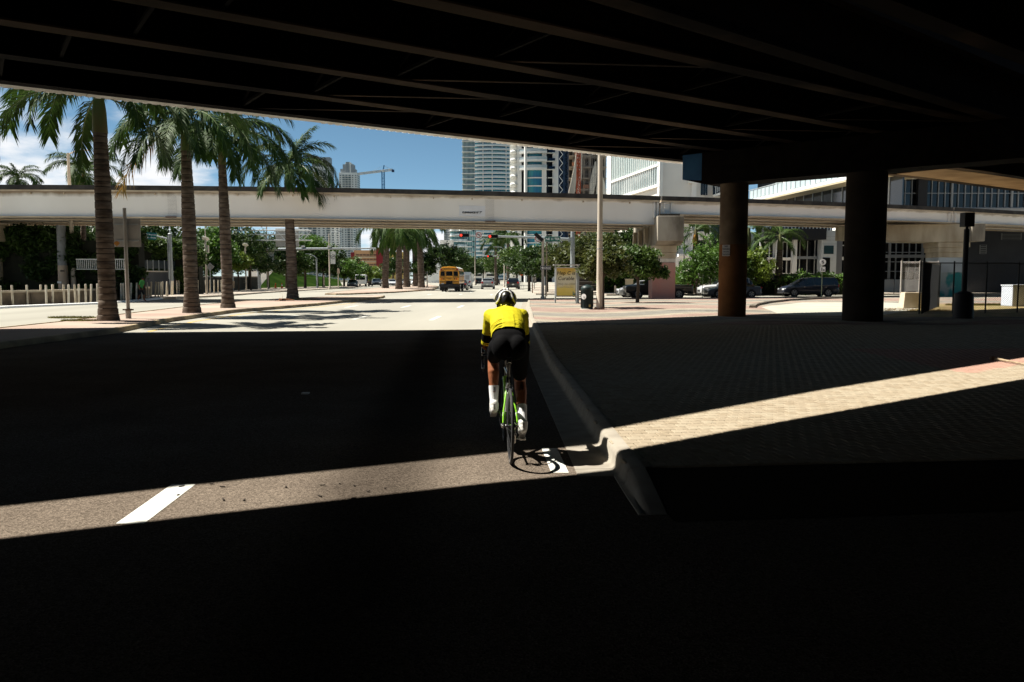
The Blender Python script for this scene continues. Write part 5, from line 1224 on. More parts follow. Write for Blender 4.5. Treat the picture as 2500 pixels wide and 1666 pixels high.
letter('ONE WAY', .105, BLACK, pl, (.06, -.078, zz), bold=.004)
t = thing('thin_post', 'thin pale post right of the one-way sign, before the street trees', 'post', gp(1334, 724, .15), 0)
b = MB(); b.lathe([(.075, 0), (.075, .1), (.055, .12), (.045, 4.4)], 10); b.build('pole', CPOLE, t, smooth=True); b = MB(); b.lathe([(.06, 4.4), (.02, 4.48)], 10); b.build('cap', CPOLE, t)
# mast arm with signals and street name
def sig(parent, x, y, z, on=True, k=1.0, flip=False):
    b = MB(); b.box((x, y, z), (.98 * k, .22, .34 * k)); h = b.build('signal_head', BLACK, parent, bevel=.03)
    for q in (-1, 0, 1):
        b = MB(); b.lathe([(.115 * k, 0), (.115 * k, .02)], 14, (x + q * .31 * k, y - .11, z), Matrix.Rotation(PI / 2, 3, 'X')); b.build('lens', (REDON if q == -1 else BLACK), h)
        b = MB(); b.lathe([(.135 * k, 0), (.135 * k, .16)], 14, (x + q * .31 * k, y - .10, z), Matrix.Rotation(PI / 2, 3, 'X'), cap=False); b.build('visor', BLACK, h)
    return h
def noleft(parent, x, y, z, r):
    b = MB(); b.box((x, y, z), (r * 2.05, .02, r * 2.05)); p = b.build('turn_sign', WHT, parent)
    b = MB(); R = Matrix.Rotation(PI / 2, 3, 'X')
    n = 24; vs = [(x + k * r * math.cos(2 * PI * q / n), y - .016, z + k * r * math.sin(2 * PI * q / n)) for k in (.78, .98) for q in range(n)]
    b.add(vs, [(q, (q + 1) % n, n + (q + 1) % n, n + q) for q in range(n)]); b.beam((x - r * .6, y - .02, z + r * .6), (x + r * .6, y - .02, z - r * .6), .01, r * .16, up=(0, 1, 0)); b.build('red_ring', mat('sign_red', (.45, .02, .02), .5), p)
    b = MB(); b.box((x + r * .18, y - .018, z - r * .18), (r * .22, .006, r * .62)); b.box((x - .02, y - .018, z + r * .18), (r * .55, .006, r * .2)); b.add([(x - r * .62, y - .02, z + r * .18), (x - r * .2, y - .02, z + r * .48), (x - r * .2, y - .02, z - r * .1)], [(0, 2, 1)]); b.build('arrow', BLACK, p)
Ym = 76
x1 = at(1398, 600, Ym).x; x0 = at(1123, 600, Ym).x; za, zb = 1.65 + (680 - 586) * Ym / F_PX, 1.65 + (680 - 576) * Ym / F_PX
t = thing('traffic_signal', "grey mast arm with two red signals and a green 'NE 11 TER' sign", 'traffic signal', (x1, Ym, .0), 0)
b = MB(); b.lathe([(.24, 0), (.22, 2), (.19, 6.1)], 14); b.lathe([(.2, 6.1), (.02, 6.16)], 14); b.build('pole', STEELP, t, smooth=True)
b = MB(); b.tube([(0, -.05, za), (-4, -.05, za + (zb - za) * .5), (x0 - x1 - .4, -.05, zb)], [.14, .11, .07], 10); b.box((-.25, 0, za), (.3, .34, .4)); b.build('mast_arm', STEELP, t, smooth=True)
for px in (1134, 1204): sig(t, at(px, 577, Ym).x - x1, -.28, zb - (px - 1123) * .0015, k=.95)
noleft(t, at(1169, 576, Ym).x - x1, -.2, zb + .02, .27); noleft(t, at(1313, 581, Ym).x - x1, -.2, za + .08, .29)
xs = at(1349, 585, Ym).x - x1; zs = 1.65 + (680 - 585.5) * Ym / F_PX
b = MB(); b.box((xs, -.22, zs), (1.47, .03, .50)); s_ = b.build('name_sign', SGREEN, t, bevel=.01)
b = MB(); [b.box((xs, -.24, zs + q * .235), (1.44, .006, .014)) for q in (-1, 1)]; [b.box((xs + q * .72, -.24, zs), (.014, .006, .456)) for q in (-1, 1)]; b.build('border', WHT, s_)
letter('NE 11 TER', .30, WHT, s_, (xs, -.24, zs), bold=.010, sx=.94)
for (xp, ya, Yb, pa, pb, lab, n) in ((1330, 628, 168, 1180, 1340, 'second mast arm with red signals further along the avenue', (1196, 1228)), (1232, 652, 240, 1136, 1232, 'most distant mast arm with a red signal above the far cars', (1138,))):
    x1 = at(xp, 650, Yb).x; z = 1.65 + (680 - ya) * Yb / F_PX; x0 = at(pa, 650, Yb).x
    t = thing('traffic_signal', lab, 'traffic signal', (x1, Yb, 0), 0)
    b = MB(); b.lathe([(.26, 0), (.2, z + .4)], 10); b.build('pole', STEELP, t); b = MB(); b.tube([(0, 0, z), (x0 - x1, 0, z + .2)], [.16, .10], 8); b.build('mast_arm', STEELP, t)
    for px in n: sig(t, at(px, 600, Yb).x - x1, -.3, z + .1, k=1.25)
    if len(n) > 1: noleft(t, at(1219, 600, Yb).x - x1, -.3, z + .1, .5)
# avenue lamps, orange diamond, speed sign
def street_lamp(label, px, Y, h, arm, name='street_lamp', r=.1, group=None):
    p = at(px, 690, Y); t = thing(name, label, 'street lamp', (p.x, Y, .0), 0, group)
    b = MB(); b.lathe([(r * 1.8, 0), (r * 1.8, .4), (r, .5), (r * .7, h)], 10); b.build('pole', CPOLE, t, smooth=True)
    b = MB(); b.tube([(0, 0, h - .3), (arm * .3, 0, h + .25), (arm, 0, h + .35)], [r * .6, r * .5, r * .4], 6); b.build('arm', STEELP, t); b = MB(); b.box((arm * 1.1, 0, h + .33), (abs(arm) * .35, .3, .12)); b.build('lamp_head', STEELP, t)
    return t
street_lamp('street lamp with arm to the left, before the curved tower', 1231, 150, 7.2, -1.6)
street_lamp('street lamp on the far right pavement near the bus', 1184, 210, 9.0, -2)
street_lamp('distant street lamp above the white van', 1160, 190, 8.0, -1.8)
street_lamp('thin street lamp beside the round banner at the left', 805, 118, 8.2, 1.6)
street_lamp('short bare post between bus and palm clump', 1043, 130, 2.4, .01)
g = at(1273, 665, 128)
t = thing('roadwork_sign', 'orange diamond roadwork sign on the right pavement beyond the side street', 'roadwork sign', (g.x, 128, .148), 0)
b = MB(); b.box((0, 0, 2.45), (.86, .03, .86), R=Matrix.Rotation(PI / 4, 3, 'Y')); d = b.build('diamond', ORG, t); letter('ROAD\nWORK', .26, BLACK, d, (0, -.03, 2.45), bold=.01)
b = MB(); b.beam((-.05, .03, 0), (-.05, .03, 2), .05, .05); b.beam((-.4, .1, 0), (0, .03, 1.2), .04, .04); b.beam((.4, .1, 0), (0, .03, 1.2), .04, .04); b.build('stand', GALV, t)
b = MB(); [b.add([(s * .1, .0, 3.1), (s * .42, 0, 3.35), (s * .2, 0, 3.5)], [(0, 1, 2)]) for s in (-1, 1)]; b.build('flags', WHT, t)
g = at(1299, 668, 118)
t = thing('speed_limit_sign', "white '30' speed limit sign on a post behind the one-way sign", 'speed sign', (g.x, 118, .148), 0)
b = MB(); b.lathe([(.04, 0), (.04, 2.6)], 8); b.build('post', GALV, t); b = MB(); b.box((0, -.05, 2.35), (.62, .02, .62)); q = b.build('panel', WHT, t); letter('30', .42, BLACK, q, (0, -.065, 2.33), bold=.012)
g = at(1305, 690, 112)
t = thing('portrait_board', 'black sandwich board with a grey picture on the far pavement', 'sign board', (g.x, 112, .148), 0)
b = MB(); b.box((0, 0, 1.35), (.62, .06, .95)); q = b.build('board', BLACK, t); b = MB(); b.box((0, -.035, 1.35), (.46, .006, .78)); b.build('picture', mat('grey_picture', (.35, .33, .30), .7, col2=(.05, .05, .05), scale=6), q); b = MB(); b.lathe([(.04, 0), (.04, .9)], 8); b.build('post', BLACK, t)
g = gp(1300, 716, .148)
t = thing('short_post', 'short rusty post by the far kerb left of the concrete pole', 'post', (g.x, g.y, .148), 0); b = MB(); b.lathe([(.05, 0), (.05, 1.0)], 8); b.build('pole', mat('rusty_post', (.2, .12, .08), .8), t)
# beige utility cabinet and bollard behind the plaza
g = gp(1536, 703, .148); t = thing('utility_cabinet', 'beige utility cabinet behind the parked silver car', 'cabinet', (at(1536, 690, 80).x, 80, .14), 0)
b = MB(); b.box((0, 0, .7), (.75, .5, 1.4)); b.build('body', mat('beige_cabinet', (.52, .44, .30), .7), t, bevel=.02); b = MB(); b.box((0, 0, 1.43), (.82, .58, .06)); b.build('lid', mat('beige_cabinet_top', (.6, .54, .4), .7), t)
t = thing('bollard', 'beige bollard left of the utility cabinet', 'bollard', (at(1502, 690, 79).x, 79, .14), 0); b = MB(); b.lathe([(.09, 0), (.09, .75), (.05, .82)], 12); b.build('post', CPOLE, t)
# sign on the round column
dv = (Vector((-1, -.75, 0))).normalized(); c = Vector((A.x, A.y, 0)) + Vector((-.40, -.46, 0))
t = thing('no_trespassing_sign', 'white no trespassing sign fixed to the round bridge column', 'sign', (c.x, c.y, 0), -.28)
zt = 1.65 + (680 - 612.5) * c.y / F_PX; b = MB(); b.box((0, 0, zt), (.285, .008, .43)); q = b.build('panel', WHT, t, bevel=.003)
for s_, sz, dz in (('NO', .075, .155), ('TRESPASSING', .062, .05), ('FLORIDA DEPT OF', .036, -.055), ('TRANSPORTATION', .042, -.15)): letter(s_, sz, BLACK, q, (0, -.008, zt + dz), bold=.002, sx=.72 if len(s_) > 6 else 1, depth=.001)
b = MB(); b.box((.06, .06, zt), (.03, .12, .3)); b.build('bracket', GALV, t)
# blank sign back with post on the median
g = gp(314, 778, .15)
t = thing('sign_post', 'back of a large square sign on a steel post, between the first two palms', 'sign', g, 0)
b = MB(); b.lathe([(.10, 0), (.10, .34), (.068, .36), (.062, 4.1)], 14); b.build('post', mat('weathered_post', (.36, .33, .29), .6, metal=.2, var=.2, scale=3), t, smooth=True)
b = MB(); b.lathe([(.13, .30), (.13, .36)], 12); [b.box((s * .15, 0, .33), (.10, .05, .05)) for s in (-1, 1)]; b.build('breakaway_collar', mat('rusty_collar', (.10, .07, .05), .8), t)
zc = 1.65 + (680 - 569) * g.y / F_PX - .15; b = MB(); b.box((0, .10, zc), (1.06, .012, 1.06)); q = b.build('sign_back', SBACK, t, bevel=.004)
b = MB(); b.box((0, .075, zc + .3), (.9, .03, .05)); b.box((0, .075, zc - .3), (.9, .03, .05)); b.build('sign_rail', GALV, q)
b = MB(); b.box((-.38, .09, zc - .40), (.17, .006, .17), R=Matrix.Rotation(PI / 4, 3, 'Y')); b.build('diamond_sticker', mat('orange_sticker', (.45, .20, .04), .7, var=.3, scale=20), q)
# flexible white posts along the left carriageway
PST = mat('white_flex_post', (.66, .61, .50), .6, col2=(.50, .42, .30), scale=2.5, detail=4)
row = [(32, 749, 0), (67.5, 747, .02), (100, 745, .03), (114, 747, 0), (129, 745, .06), (132, 744, -.03), (158, 744, -.02), (168, 744.5, .04), (185, 744, 0), (193, 743, .05), (210, 741.5, .03), (222, 742, .06), (238, 740, .05), (296, 737, .03), (302, 737, .02), (319, 735, .08), (333, 735, .05), (347.5, 733.5, 0), (363.5, 731.5, -.07), (369, 730, .06), (379, 729.5, .08), (386.5, 729.5, .03), (392.5, 729, .05), (397, 728.5, .05), (406, 727, .08), (410, 728, -.02), (418.5, 725, .05), (422, 724.5, .05), (432, 723.5, .03), (437, 722.5, .02), (449, 722, .02), (484, 722, .03), (491.5, 721.5, .05), (495, 721, .0), (503.5, 721, 0), (513, 720.5, .02), (523, 720, .03), (532.5, 720, .04), (541, 719.5, .02), (3, 751, .02)]
proto = None
POSW = ['left', 'right']
for i, (px, py, ln) in enumerate(row):
    g = gp(px, py, .0)
    if proto is None:
        proto = thing('delineator_post', 'x', 'delineator post', g, 0, 'white flexible posts along the left carriageway')
        b = MB(); b.lathe([(.052, .05), (.052, 1.14), (.04, 1.17)], 10); b.build('post', PST, proto, smooth=True); b = MB(); b.lathe([(.12, 0), (.11, .03), (.06, .06)], 10); b.build('base', mat('post_base', (.25, .2, .15), .9), proto); o = proto
    else: o = copy_tree(proto, g)
    o.rotation_euler = (random.uniform(-.03, .03), ln, 0)
    o['px'] = px
    o['label'] = ('white flexible delineator post standing left of the nearest palm trunk' if px < 245 else 'white flexible delineator post between the nearest palm and the second one' if px < 440 else 'white flexible delineator post between the second and third palm trunks')
    s = 1.28 * (g.y / 46) if g.y > 46 else 1.12; o.scale = (1.15, 1.15, min(1.3, 1.05 + (g.y - 44) * .006))
ORD = 'first second third fourth fifth sixth seventh eighth ninth tenth eleventh twelfth thirteenth fourteenth fifteenth sixteenth seventeenth eighteenth nineteenth twentieth'.split()
ORD += ['twenty-' + w for w in ORD[:9]] + ['thirtieth'] + ['thirty-' + w for w in ORD[:9]] + ['fortieth']
for i, o in enumerate(sorted([o for o in bpy.data.objects if o.get('px') is not None], key=lambda o: o['px'])):
    o['label'] = 'white flexible delineator post, %s counting from the left edge' % ORD[i]; del o['px']
b = MB(); pts = [gp(-60, 757, 0), gp(0, 753, 0), gp(120, 748, 0), gp(240, 743, 0), gp(330, 736, 0), gp(430, 726, 0), gp(545, 721, 0)]
b.sweep([(p.x, p.y) for p in pts], [(0.05, 0.0), (-.5, 0.0), (-.42, .11), (0, .13)]); tag(b.build('traffic_separator', WHITE), 'low white painted separator strip under the flexible posts', 'separator')
# low barrier wall behind the posts
t = thing('barrier_wall', 'low weathered concrete barrier wall behind the white posts at the left', 'barrier wall', (-28, 51, 0))
pts = [gp(-80, 758, 0), gp(0, 750.5, 0), gp(140, 745, 0), gp(245, 739, 0), gp(330, 731, 0), gp(385, 727, 0)]
BW = mat('dark_barrier_concrete', (.20, .155, .11), .9, col2=(.09, .07, .05), scale=1.2, detail=7)
for q in range(len(pts) - 1):
    b = MB(); n = 3
    for k in range(n):
        p, r_ = pts[q].lerp(pts[q + 1], k / n), pts[q].lerp(pts[q + 1], (k + 1) / n - .01); b = MB()
        b.sweep([(p.x + 28, p.y - 51), (r_.x + 28, r_.y - 51)], [(1.0, 0), (.55, 0), (.6, .80), (.95, .80)]); b.build('barrier_section', BW, t)
    b = MB(); p, r_ = pts[q], pts[q + 1]; b.sweep([(p.x + 28, p.y - 51), (r_.x + 28, r_.y - 51)], [(1.05, .803), (.52, .803), (.52, .93), (1.05, .93)]); b.build('coping', mat('pale_coping', (.42, .36, .27), .85, var=.2), t)
# big steel pole and thin pale pole behind the wall
g = at(155, 690, 60); t = thing('steel_sign_pole', 'thick grey steel pole with a beige painted foot behind the barrier wall', 'pole', (g.x, 60, 0), 0)
b = MB(); b.lathe([(.33, 2.62), (.31, 5.6)], 16); b.build('shaft', mat('galvanised_tube', (.22, .235, .25), .6, metal=.1, var=.15), t, smooth=True); b = MB(); b.lathe([(.36, 0), (.335, 2.617)], 16); b.build('painted_foot', BEIGEP, t, smooth=True)
b = MB(); b.box((.15, -.34, 2.2), (.3, .04, .1)); b.build('strap_clip', BLACK, t); b = MB(); b.box((-.1, -.36, 1.35), (.3, .02, .14)); b.build('plate', SWHITE, t)
g = at(180, 690, 60.5); t = thing('pale_lamp_pole', 'slim pale pole right of the thick grey steel pole, rising above the viaduct', 'lamp pole', (g.x, 60.5, 0), 0)
b = MB(); b.lathe([(.20, 0), (.14, 5.5), (.09, 11)], 12); b.build('pole', CPOLE, t, smooth=True); b = MB(); b.tube([(0, 0, 10.9), (.7, 0, 11.2), (1.6, 0, 11.2)], .05, 6); b.build('arm', CPOLE, t)
# white picket railing on the terrace
for (pa, pb, lab) in ((186, 246, 'white picket railing in the vines left of the nearest palm'), (280, 304, 'short white picket railing right of the nearest palm')):
    Y = 58.6; x0, x1 = at(pa, 640, Y).x, at(pb, 640, Y).x; zt = 1.65 + (680 - 634) * Y / F_PX
    t = thing('picket_railing', lab, 'railing', ((x0 + x1) / 2, Y, 0)); L_ = x1 - x0
    b = MB(); b.box((0, 0, zt), (L_, .06, .07)); b.box((0, 0, zt - .72), (L_, .05, .05)); b.build('rail', WHITE, t)
    n = int(L_ / .13); me = None
    for q in range(n):
        x = -L_ / 2 + L_ * (q + .5) / n
        if me is None: bb = MB(); bb.box((0, 0, 0), (.035, .035, .62)); me = bb.mesh('picket', WHITE)
        link('picket', me, t, loc=(x, 0, zt - .36))
# street name sign on its mast arm
Y = 74; g = at(419, 690, Y); t = thing('signal_mast', 'grey signal mast whose arm holds the Biscayne Blvd street sign', 'signal mast', (g.x, Y, 0), 0)
zt = 1.65 + (680 - 573) * Y / F_PX; b = MB(); b.lathe([(.19, 0), (.15, zt)], 12); b.lathe([(.2, zt), (.05, zt + .12)], 12); b.build('pole', STEELP, t, smooth=True)
b = MB(); b.box((-.22, -.05, 3.6), (.06, .06, 4.0)); b.build('conduit', GALV, t)
xs = at(370.5, 578, Y).x - g.x; zs = 1.65 + (680 - 578) * Y / F_PX
b = MB(); b.tube([(0, 0, zs - .3), (xs, 0, zs + .12), (xs - 3, 0, zs + .35)], [.08, .06, .05], 8); b.build('mast_arm', GALV, t)
b = MB(); b.box((xs, -.12, zs), (1.0, .03, .64), R=Matrix.Rotation(.09, 3, 'Y')); s_ = b.build('name_sign', mat('teal_street_sign', (.0, .13, .14), .5), t)
for tx, dz in (('US 1 Biscayne Blvd', .13), ('Jorge Mas Canosa Blvd', -.14)): letter(tx, .15, WHT, s_, (xs, -.14, zs + dz), (PI / 2, .09, 0), sx=.66 if len(tx) > 19 else .78, bold=.004)
# grey retaining wall and stencilled dark wall
t = thing('retaining_wall', 'blue-grey ribbed retaining wall behind the white posts, below a glass screen', 'retaining wall', (0, 0, 0))
RW = mat('bluegrey_concrete', (.10, .105, .115), .9, col2=(.07, .075, .085), scale=1.0, stretch=(1, 1, .1))
x = 308.0
while x < 444:
    p, q = at(x, 690, 70 + (x - 308) * .05), at(x + 4.6, 690, 70 + (x + 4.6 - 308) * .05); zt = 1.65 + (680 - 664 - (x - 308) * .03) * 0 + (680 - 664) * 70 / F_PX + .0
    b = MB(); b.slab([(p.x, p.y), (q.x - .03, q.y), (q.x - .03, q.y + .4), (p.x, p.y + .4)], 0, zt); b.build('wall_panel', RW, t); x += 4.6
p, q = at(306, 690, 69.9), at(446, 690, 76.8); b = MB(); b.slab([(p.x, p.y - .1), (q.x, q.y - .1), (q.x, q.y + .5), (p.x, p.y + .5)], zt + .003, zt + .12); b.build('coping', CONC, t)
for i in range(7):
    a_, c_ = at(332 + i * 14, 650, 71.4 + i * .7), at(344 + i * 14, 650, 72 + i * .7); b = MB(); b.slab([(a_.x, a_.y), (c_.x, c_.y), (c_.x, c_.y + .04), (a_.x, a_.y + .04)], zt + .3, zt + 1.05); b.build('screen_panel', mat('dark_glass_screen', (.03, .04, .045), .2), t)
    b = MB(); b.box((a_.x, a_.y, zt + .6), (.06, .06, 1.0)); b.build('screen_post', GALV, t)
t = thing('stencilled_wall', "dark wall with pale stencilled squares behind the saplings", 'wall', (0, 0, 0))
DW = mat('dark_olive_wall', (.032, .034, .028), .85, col2=(.02, .022, .018), scale=.6)
x = 446.0; k = 0
while x < 627:
    Y0 = 76.8 + (x - 446) * .21; Y1 = Y0 + 13 * .21; p, q = at(x, 690, Y0), at(x + 13, 690, Y1); zt = 1.65 + (680 - 677) * Y0 / F_PX
    b = MB(); b.slab([(p.x, p.y), (q.x - .03, q.y), (q.x - .03, q.y + .4), (p.x, p.y + .4)], 0, zt); pn = b.build('wall_panel', DW, t)
    b = MB(); b.slab([(p.x, p.y - .05), (q.x, q.y - .05), (q.x, q.y + .45), (p.x, p.y + .45)], zt + .003, zt + .12); b.build('coping', CONC, pn)
    if k in (3, 6, 9, 11):
        b = MB(); c = p.lerp(q, .5); s = Y0 / F_PX
        for (dx, dz, w, h) in ((0, 8.2, 7, 4), (1.0, 4, 6.6, 3.6), (-1.8, .6, 1.6, 1.6)):
            for u in range(3): b.box((c.x + (dx + (u - 1) * w / 3) * s, c.y - .1, 1.65 + (680 - 694 + dz - 5) * s + .3), (w / 3 * .72 * s, .04, h * s * .8))
        b.build('stencil', mat('faded_stencil', (.33, .31, .26), .9, var=.4, scale=4), pn)
    x += 13; k += 1
g = at(568, 690, 96); t = thing('small_sign_board', 'leaning beige board beside the third palm trunk', 'board', (g.x, 96, .15), .2); b = MB(); b.box((0, 0, .75), (.42, .1, .85), R=Matrix.Rotation(.06, 3, 'Y')); b.build('board', BEIGEP, t); b = MB(); [b.box((s * .15, 0, .17), (.05, .05, .34)) for s in (-1, 1)]; b.build('leg', BLACK, t)
# disc lamps, gantry, second mast, banners
for (px, py, Y, hb, lab) in ((502, 583, 78, 1, 'disc lamp with a white saucer on a tall pole right of the second palm'), (599, 598, 96, 0, 'disc lamp showing over the tree right of the third palm'), (446, 591, 80, 0, 'disc lamp half hidden by the second palm trunk')):
    p = at(px, py, Y); t = thing('disc_lamp', lab, 'disc lamp', (p.x, Y, .0), 0, 'disc lamps at the left')
    b = MB(); b.lathe([(.1, 0), (.08, p.z - .1)], 10, (-.05, .1, 0)); b.build('pole', CPOLE, t, smooth=True)
    b = MB(); b.lathe([(.02, .05), (.34, .02), (.36, -.01), (.34, -.03), (.02, -.05)], 20, (0, 0, p.z), Matrix.Rotation(-.5, 3, 'X')); b.build('saucer', mat('white_saucer', (.75, .72, .66), .5), t, smooth=True)
    if hb: b = MB(); b.lathe([(.05, p.z - .1), (.03, p.z + 4)], 8, (-.05, .1, 0)); b.build('mast_tip', CPOLE, t); b = MB(); b.box((.12, .1, p.z - 1.0), (.22, .3, .7)); b.build('signal_back', CPOLE, t)
Y = 100; xl = at(565, 690, Y).x; zt = 1.65 + (680 - 564) * Y / F_PX; zb_ = 1.65 + (680 - 588) * Y / F_PX; xr = at(760, 690, Y).x
t = thing('sign_gantry', 'white truss sign gantry on a grey post seen between the palms', 'gantry', (xl, Y, 0), 0)
b = MB(); b.lathe([(.30, 0), (.26, zt + .6)], 14); b.build('post', STEELP, t, smooth=True)
W_ = xr - xl
for y in (-.45, .45):
    for z in (zt, (zt + zb_) / 2 + .1, zb_): b = MB(); b.tube([(.3, y, z), (W_, y, z)], .06, 6); b.build('chord', mat('white_truss', (.62, .63, .62), .5), t)
n = 9
for q in range(n): b = MB(); a_, c_ = .3 + W_ * q / n, .3 + W_ * (q + 1) / n; b.beam((a_, -.45, zt if q % 2 else zb_), (c_, -.45, zb_ if q % 2 else zt), .07, .07); b.beam((a_, -.45, zt), (a_, .45, zt), .05, .05); b.build('truss_web', _M['white_truss'], t)
x0, x1 = at(669, 580, Y).x - xl, at(726, 580, Y).x - xl; b = MB(); b.box(((x0 + x1) / 2, .7, 1.65 + (680 - 581) * Y / F_PX), (x1 - x0, .05, 44 * Y / F_PX)); b.build('sign_back', SBACK, t, bevel=.1)
Y = 117; xl = at(632.5, 690, Y).x; zt = 1.65 + (680 - 604) * Y / F_PX; za = 1.65 + (680 - 612) * Y / F_PX
t = thing('mast_arm_pole', 'grey mast arm reaching right from the thick post left of the bright palm', 'mast arm', (xl, Y, .1), 0)
b = MB(); b.lathe([(.34, 0), (.27, .3), (.26, zt)], 14); b.build('pole', STEELP, t, smooth=True); xe = at(918, 612, Y).x - xl; b = MB(); b.tube([(.2, 0, za), (xe * .5, 0, za + .12), (xe, 0, za + .16)], [.22, .17, .1], 10); b.box((.5, 0, za), (.4, .5, .5)); b.build('arm', STEELP, t, smooth=True)
for px in (740, 804): b = MB(); b.box((at(px, 607, Y).x - xl, -.05, za + .45), (.5, .3, .25)); b.build('camera_box', WHITE, t)
Y = 112; BGR = mat('green_banner', (.40, .47, .26), .8); BWH = mat('white_banner', (.66, .67, .63), .8)
g = at(654, 690, Y); t = thing('banner_pole', 'pale pole with a green and white banner left of the bright palm', 'banner pole', (g.x, Y, .15), 0); zz = lambda y, Y=Y: 1.65 + (680 - y) * Y / F_PX - .15
b = MB(); b.lathe([(.16, 0), (.1, .25), (.08, 9)], 10); b.build('pole', CPOLE, t, smooth=True)
b = MB(); b.box((.55, 0, zz(626)), (.78, .03, zz(606) - zz(646))); bn = b.build('banner', BWH, t); b = MB(); b.box((.55, -.02, zz(612)), (.76, .02, .6)); b.box((.55, -.02, zz(643)), (.76, .02, .3)); b.build('banner_print', BGR, bn); b = MB(); b.beam((.3, -.025, zz(635)), (.75, -.025, zz(628)), .02, .22); b.box((.55, -.025, zz(621)), (.5, .02, .12)); b.build('banner_picture', mat('banner_grey', (.32, .33, .30), .8), bn)
Y = 117; g = at(812, 690, Y); t = thing('round_banner', 'white banner with a grey circle badge on the thin street lamp', 'banner', (g.x + .1, Y + .05, 0), 0); zz = lambda y, Y=Y: 1.65 + (680 - y) * Y / F_PX
b = MB(); b.box((0, 0, zz(630)), (.72, .03, zz(615) - zz(645))); bn = b.build('cloth', BWH, t); b = MB(); b.lathe([(.27, 0), (.34, 0), (.34, .02), (.27, .02)], 20, (0, -.02, zz(628)), Matrix.Rotation(PI / 2, 3, 'X'), cap=False); b.beam((-.2, -.03, zz(629.5)), (.2, -.03, zz(626.5)), .02, .1); b.build('badge', mat('badge_grey', (.16, .15, .14), .8), bn)
t = thing('bent_lamp', 'grey street lamp with a bent arm right of the bright palm', 'street lamp', (at(774, 690, 122).x, 122, .15), 0); b = MB(); b.lathe([(.2, 0), (.12, .3), (.1, 4.6)], 10); b.tube([(0, 0, 4.55), (-.4, 0, 4.9), (-1.2, 0, 5.2)], .07, 6); b.build('pole', STEELP, t, smooth=True); b = MB(); b.box((-1.4, 0, 5.22), (.5, .3, .12)); b.build('lamp_head', STEELP, t)
for (px, py, lab) in ((673, 702, 'left one of two orange traffic cones on the left pavement'), (688.5, 701.5, 'right one of two orange traffic cones, with a white band')):
    Y = 119; g = at(px, py, Y); t = thing('traffic_cone', lab, 'traffic cone', (g.x, Y, .15), 0, 'traffic cones'); b = MB(); b.lathe([(.20, .04), (.16, .06), (.05, .78), (.03, .8)], 14); b.build('cone', ORG, t, smooth=True); b = MB(); b.box((0, 0, .02), (.5, .5, .04)); b.build('base', ORG, t)
    if px > 680: b = MB(); b.lathe([(.113, .38), (.088, .56)], 14, cap=False); b.build('band', WHT, t)
for (px, Y, h, lab) in ((826, 125, 3.1, 'bare sign post with a beige box at the left kerb'), (791, 124, 2.0, 'short grey post right of the bent lamp')):
    g = at(px, 690, Y); t = thing('kerb_post', lab, 'post', (g.x, Y, .15), 0); b = MB(); b.lathe([(.07, 0), (.06, h)], 8); b.build('pole', CPOLE, t); 
    if h > 3: b = MB(); b.box((.05, -.05, 2.6), (.35, .2, .7)); b.build('box', BEIGEP, t)
# back of a diamond warning sign among the posts
g = at(513, 660, 82); t = thing('diamond_sign', 'grey back of a diamond warning sign right of the second palm', 'sign', (g.x, 82, 0), 0); b = MB(); b.lathe([(.04, 0), (.04, 2.8)], 8); b.build('post', GALV, t); b = MB(); b.box((0, .05, 1.65 + (680 - 652) * 82 / F_PX), (.62, .02, .62), R=Matrix.Rotation(PI / 4, 3, 'Y')); b.build('sign_back', SBACK, t)
# right: speed sign by the minivan, fence, lamp, blocks
g = gp(2005, 727, .15); t = thing('parking_sign', 'thin green post with small white signs in front of the navy minivan', 'sign', (g.x, g.y, .15), 0); s = g.y / F_PX
b = MB(); b.lathe([(.035, 0), (.03, 2.95)], 8); b.build('post', mat('green_post', (.30, .33, .20), .6), t); zz = lambda y: 1.65 + (680 - y) * s - .15
b = MB(); b.lathe([(.24, 0), (.24, .02)], 20, (.02, -.05, zz(641)), Matrix.Rotation(PI / 2, 3, 'X')); q = b.build('round_sign', WHT, t); b = MB(); b.box((.02, -.075, zz(641)), (.06, .008, .30)); b.box((.02, -.08, zz(641)), (.22, .008, .05), R=Matrix.Rotation(.7, 3, 'Y')); b.build('sign_print', BLACK, q)
b = MB(); b.box((.02, -.05, zz(658)), (.4, .02, .38)); q = b.build('plate', WHT, t); b = MB(); b.box((-.05, -.065, zz(658)), (.06, .008, .26)); b.box((.1, -.065, zz(660)), (.12, .008, .1)); b.build('sign_print', BLACK, q)
g = gp(1715, 727, .15); t = thing('thin_stake', 'thin green stake at the kerb left of the round column', 'post', (g.x, g.y, .1), 0); b = MB(); b.lathe([(.025, 0), (.02, 1.9)], 6); b.build('post', _M['green_post'], t)
t = thing('plaza_lamp', 'black square-headed pedestrian lamp silhouetted before the mural pier', 'lamp', (17.0, 30.0, .13), 0)
b = MB(); b.lathe([(.36, 0), (.33, .95), (.10, 1.05), (.095, 3.35)], 16); b.build('post', BLACK, t, smooth=True); b = MB(); b.box((0, 0, 3.70), (.37, .37, .52)); b.build('lamp_head', BLACK, t, bevel=.02); b = MB(); b.lathe([(.05, 3.35), (.05, 3.5)], 10); b.build('neck', BLACK, t)
FEN = mat('black_chainlink', (.03, .032, .033), .6); FEN2 = mat('galvanised_chainlink', (.40, .37, .34), .6)
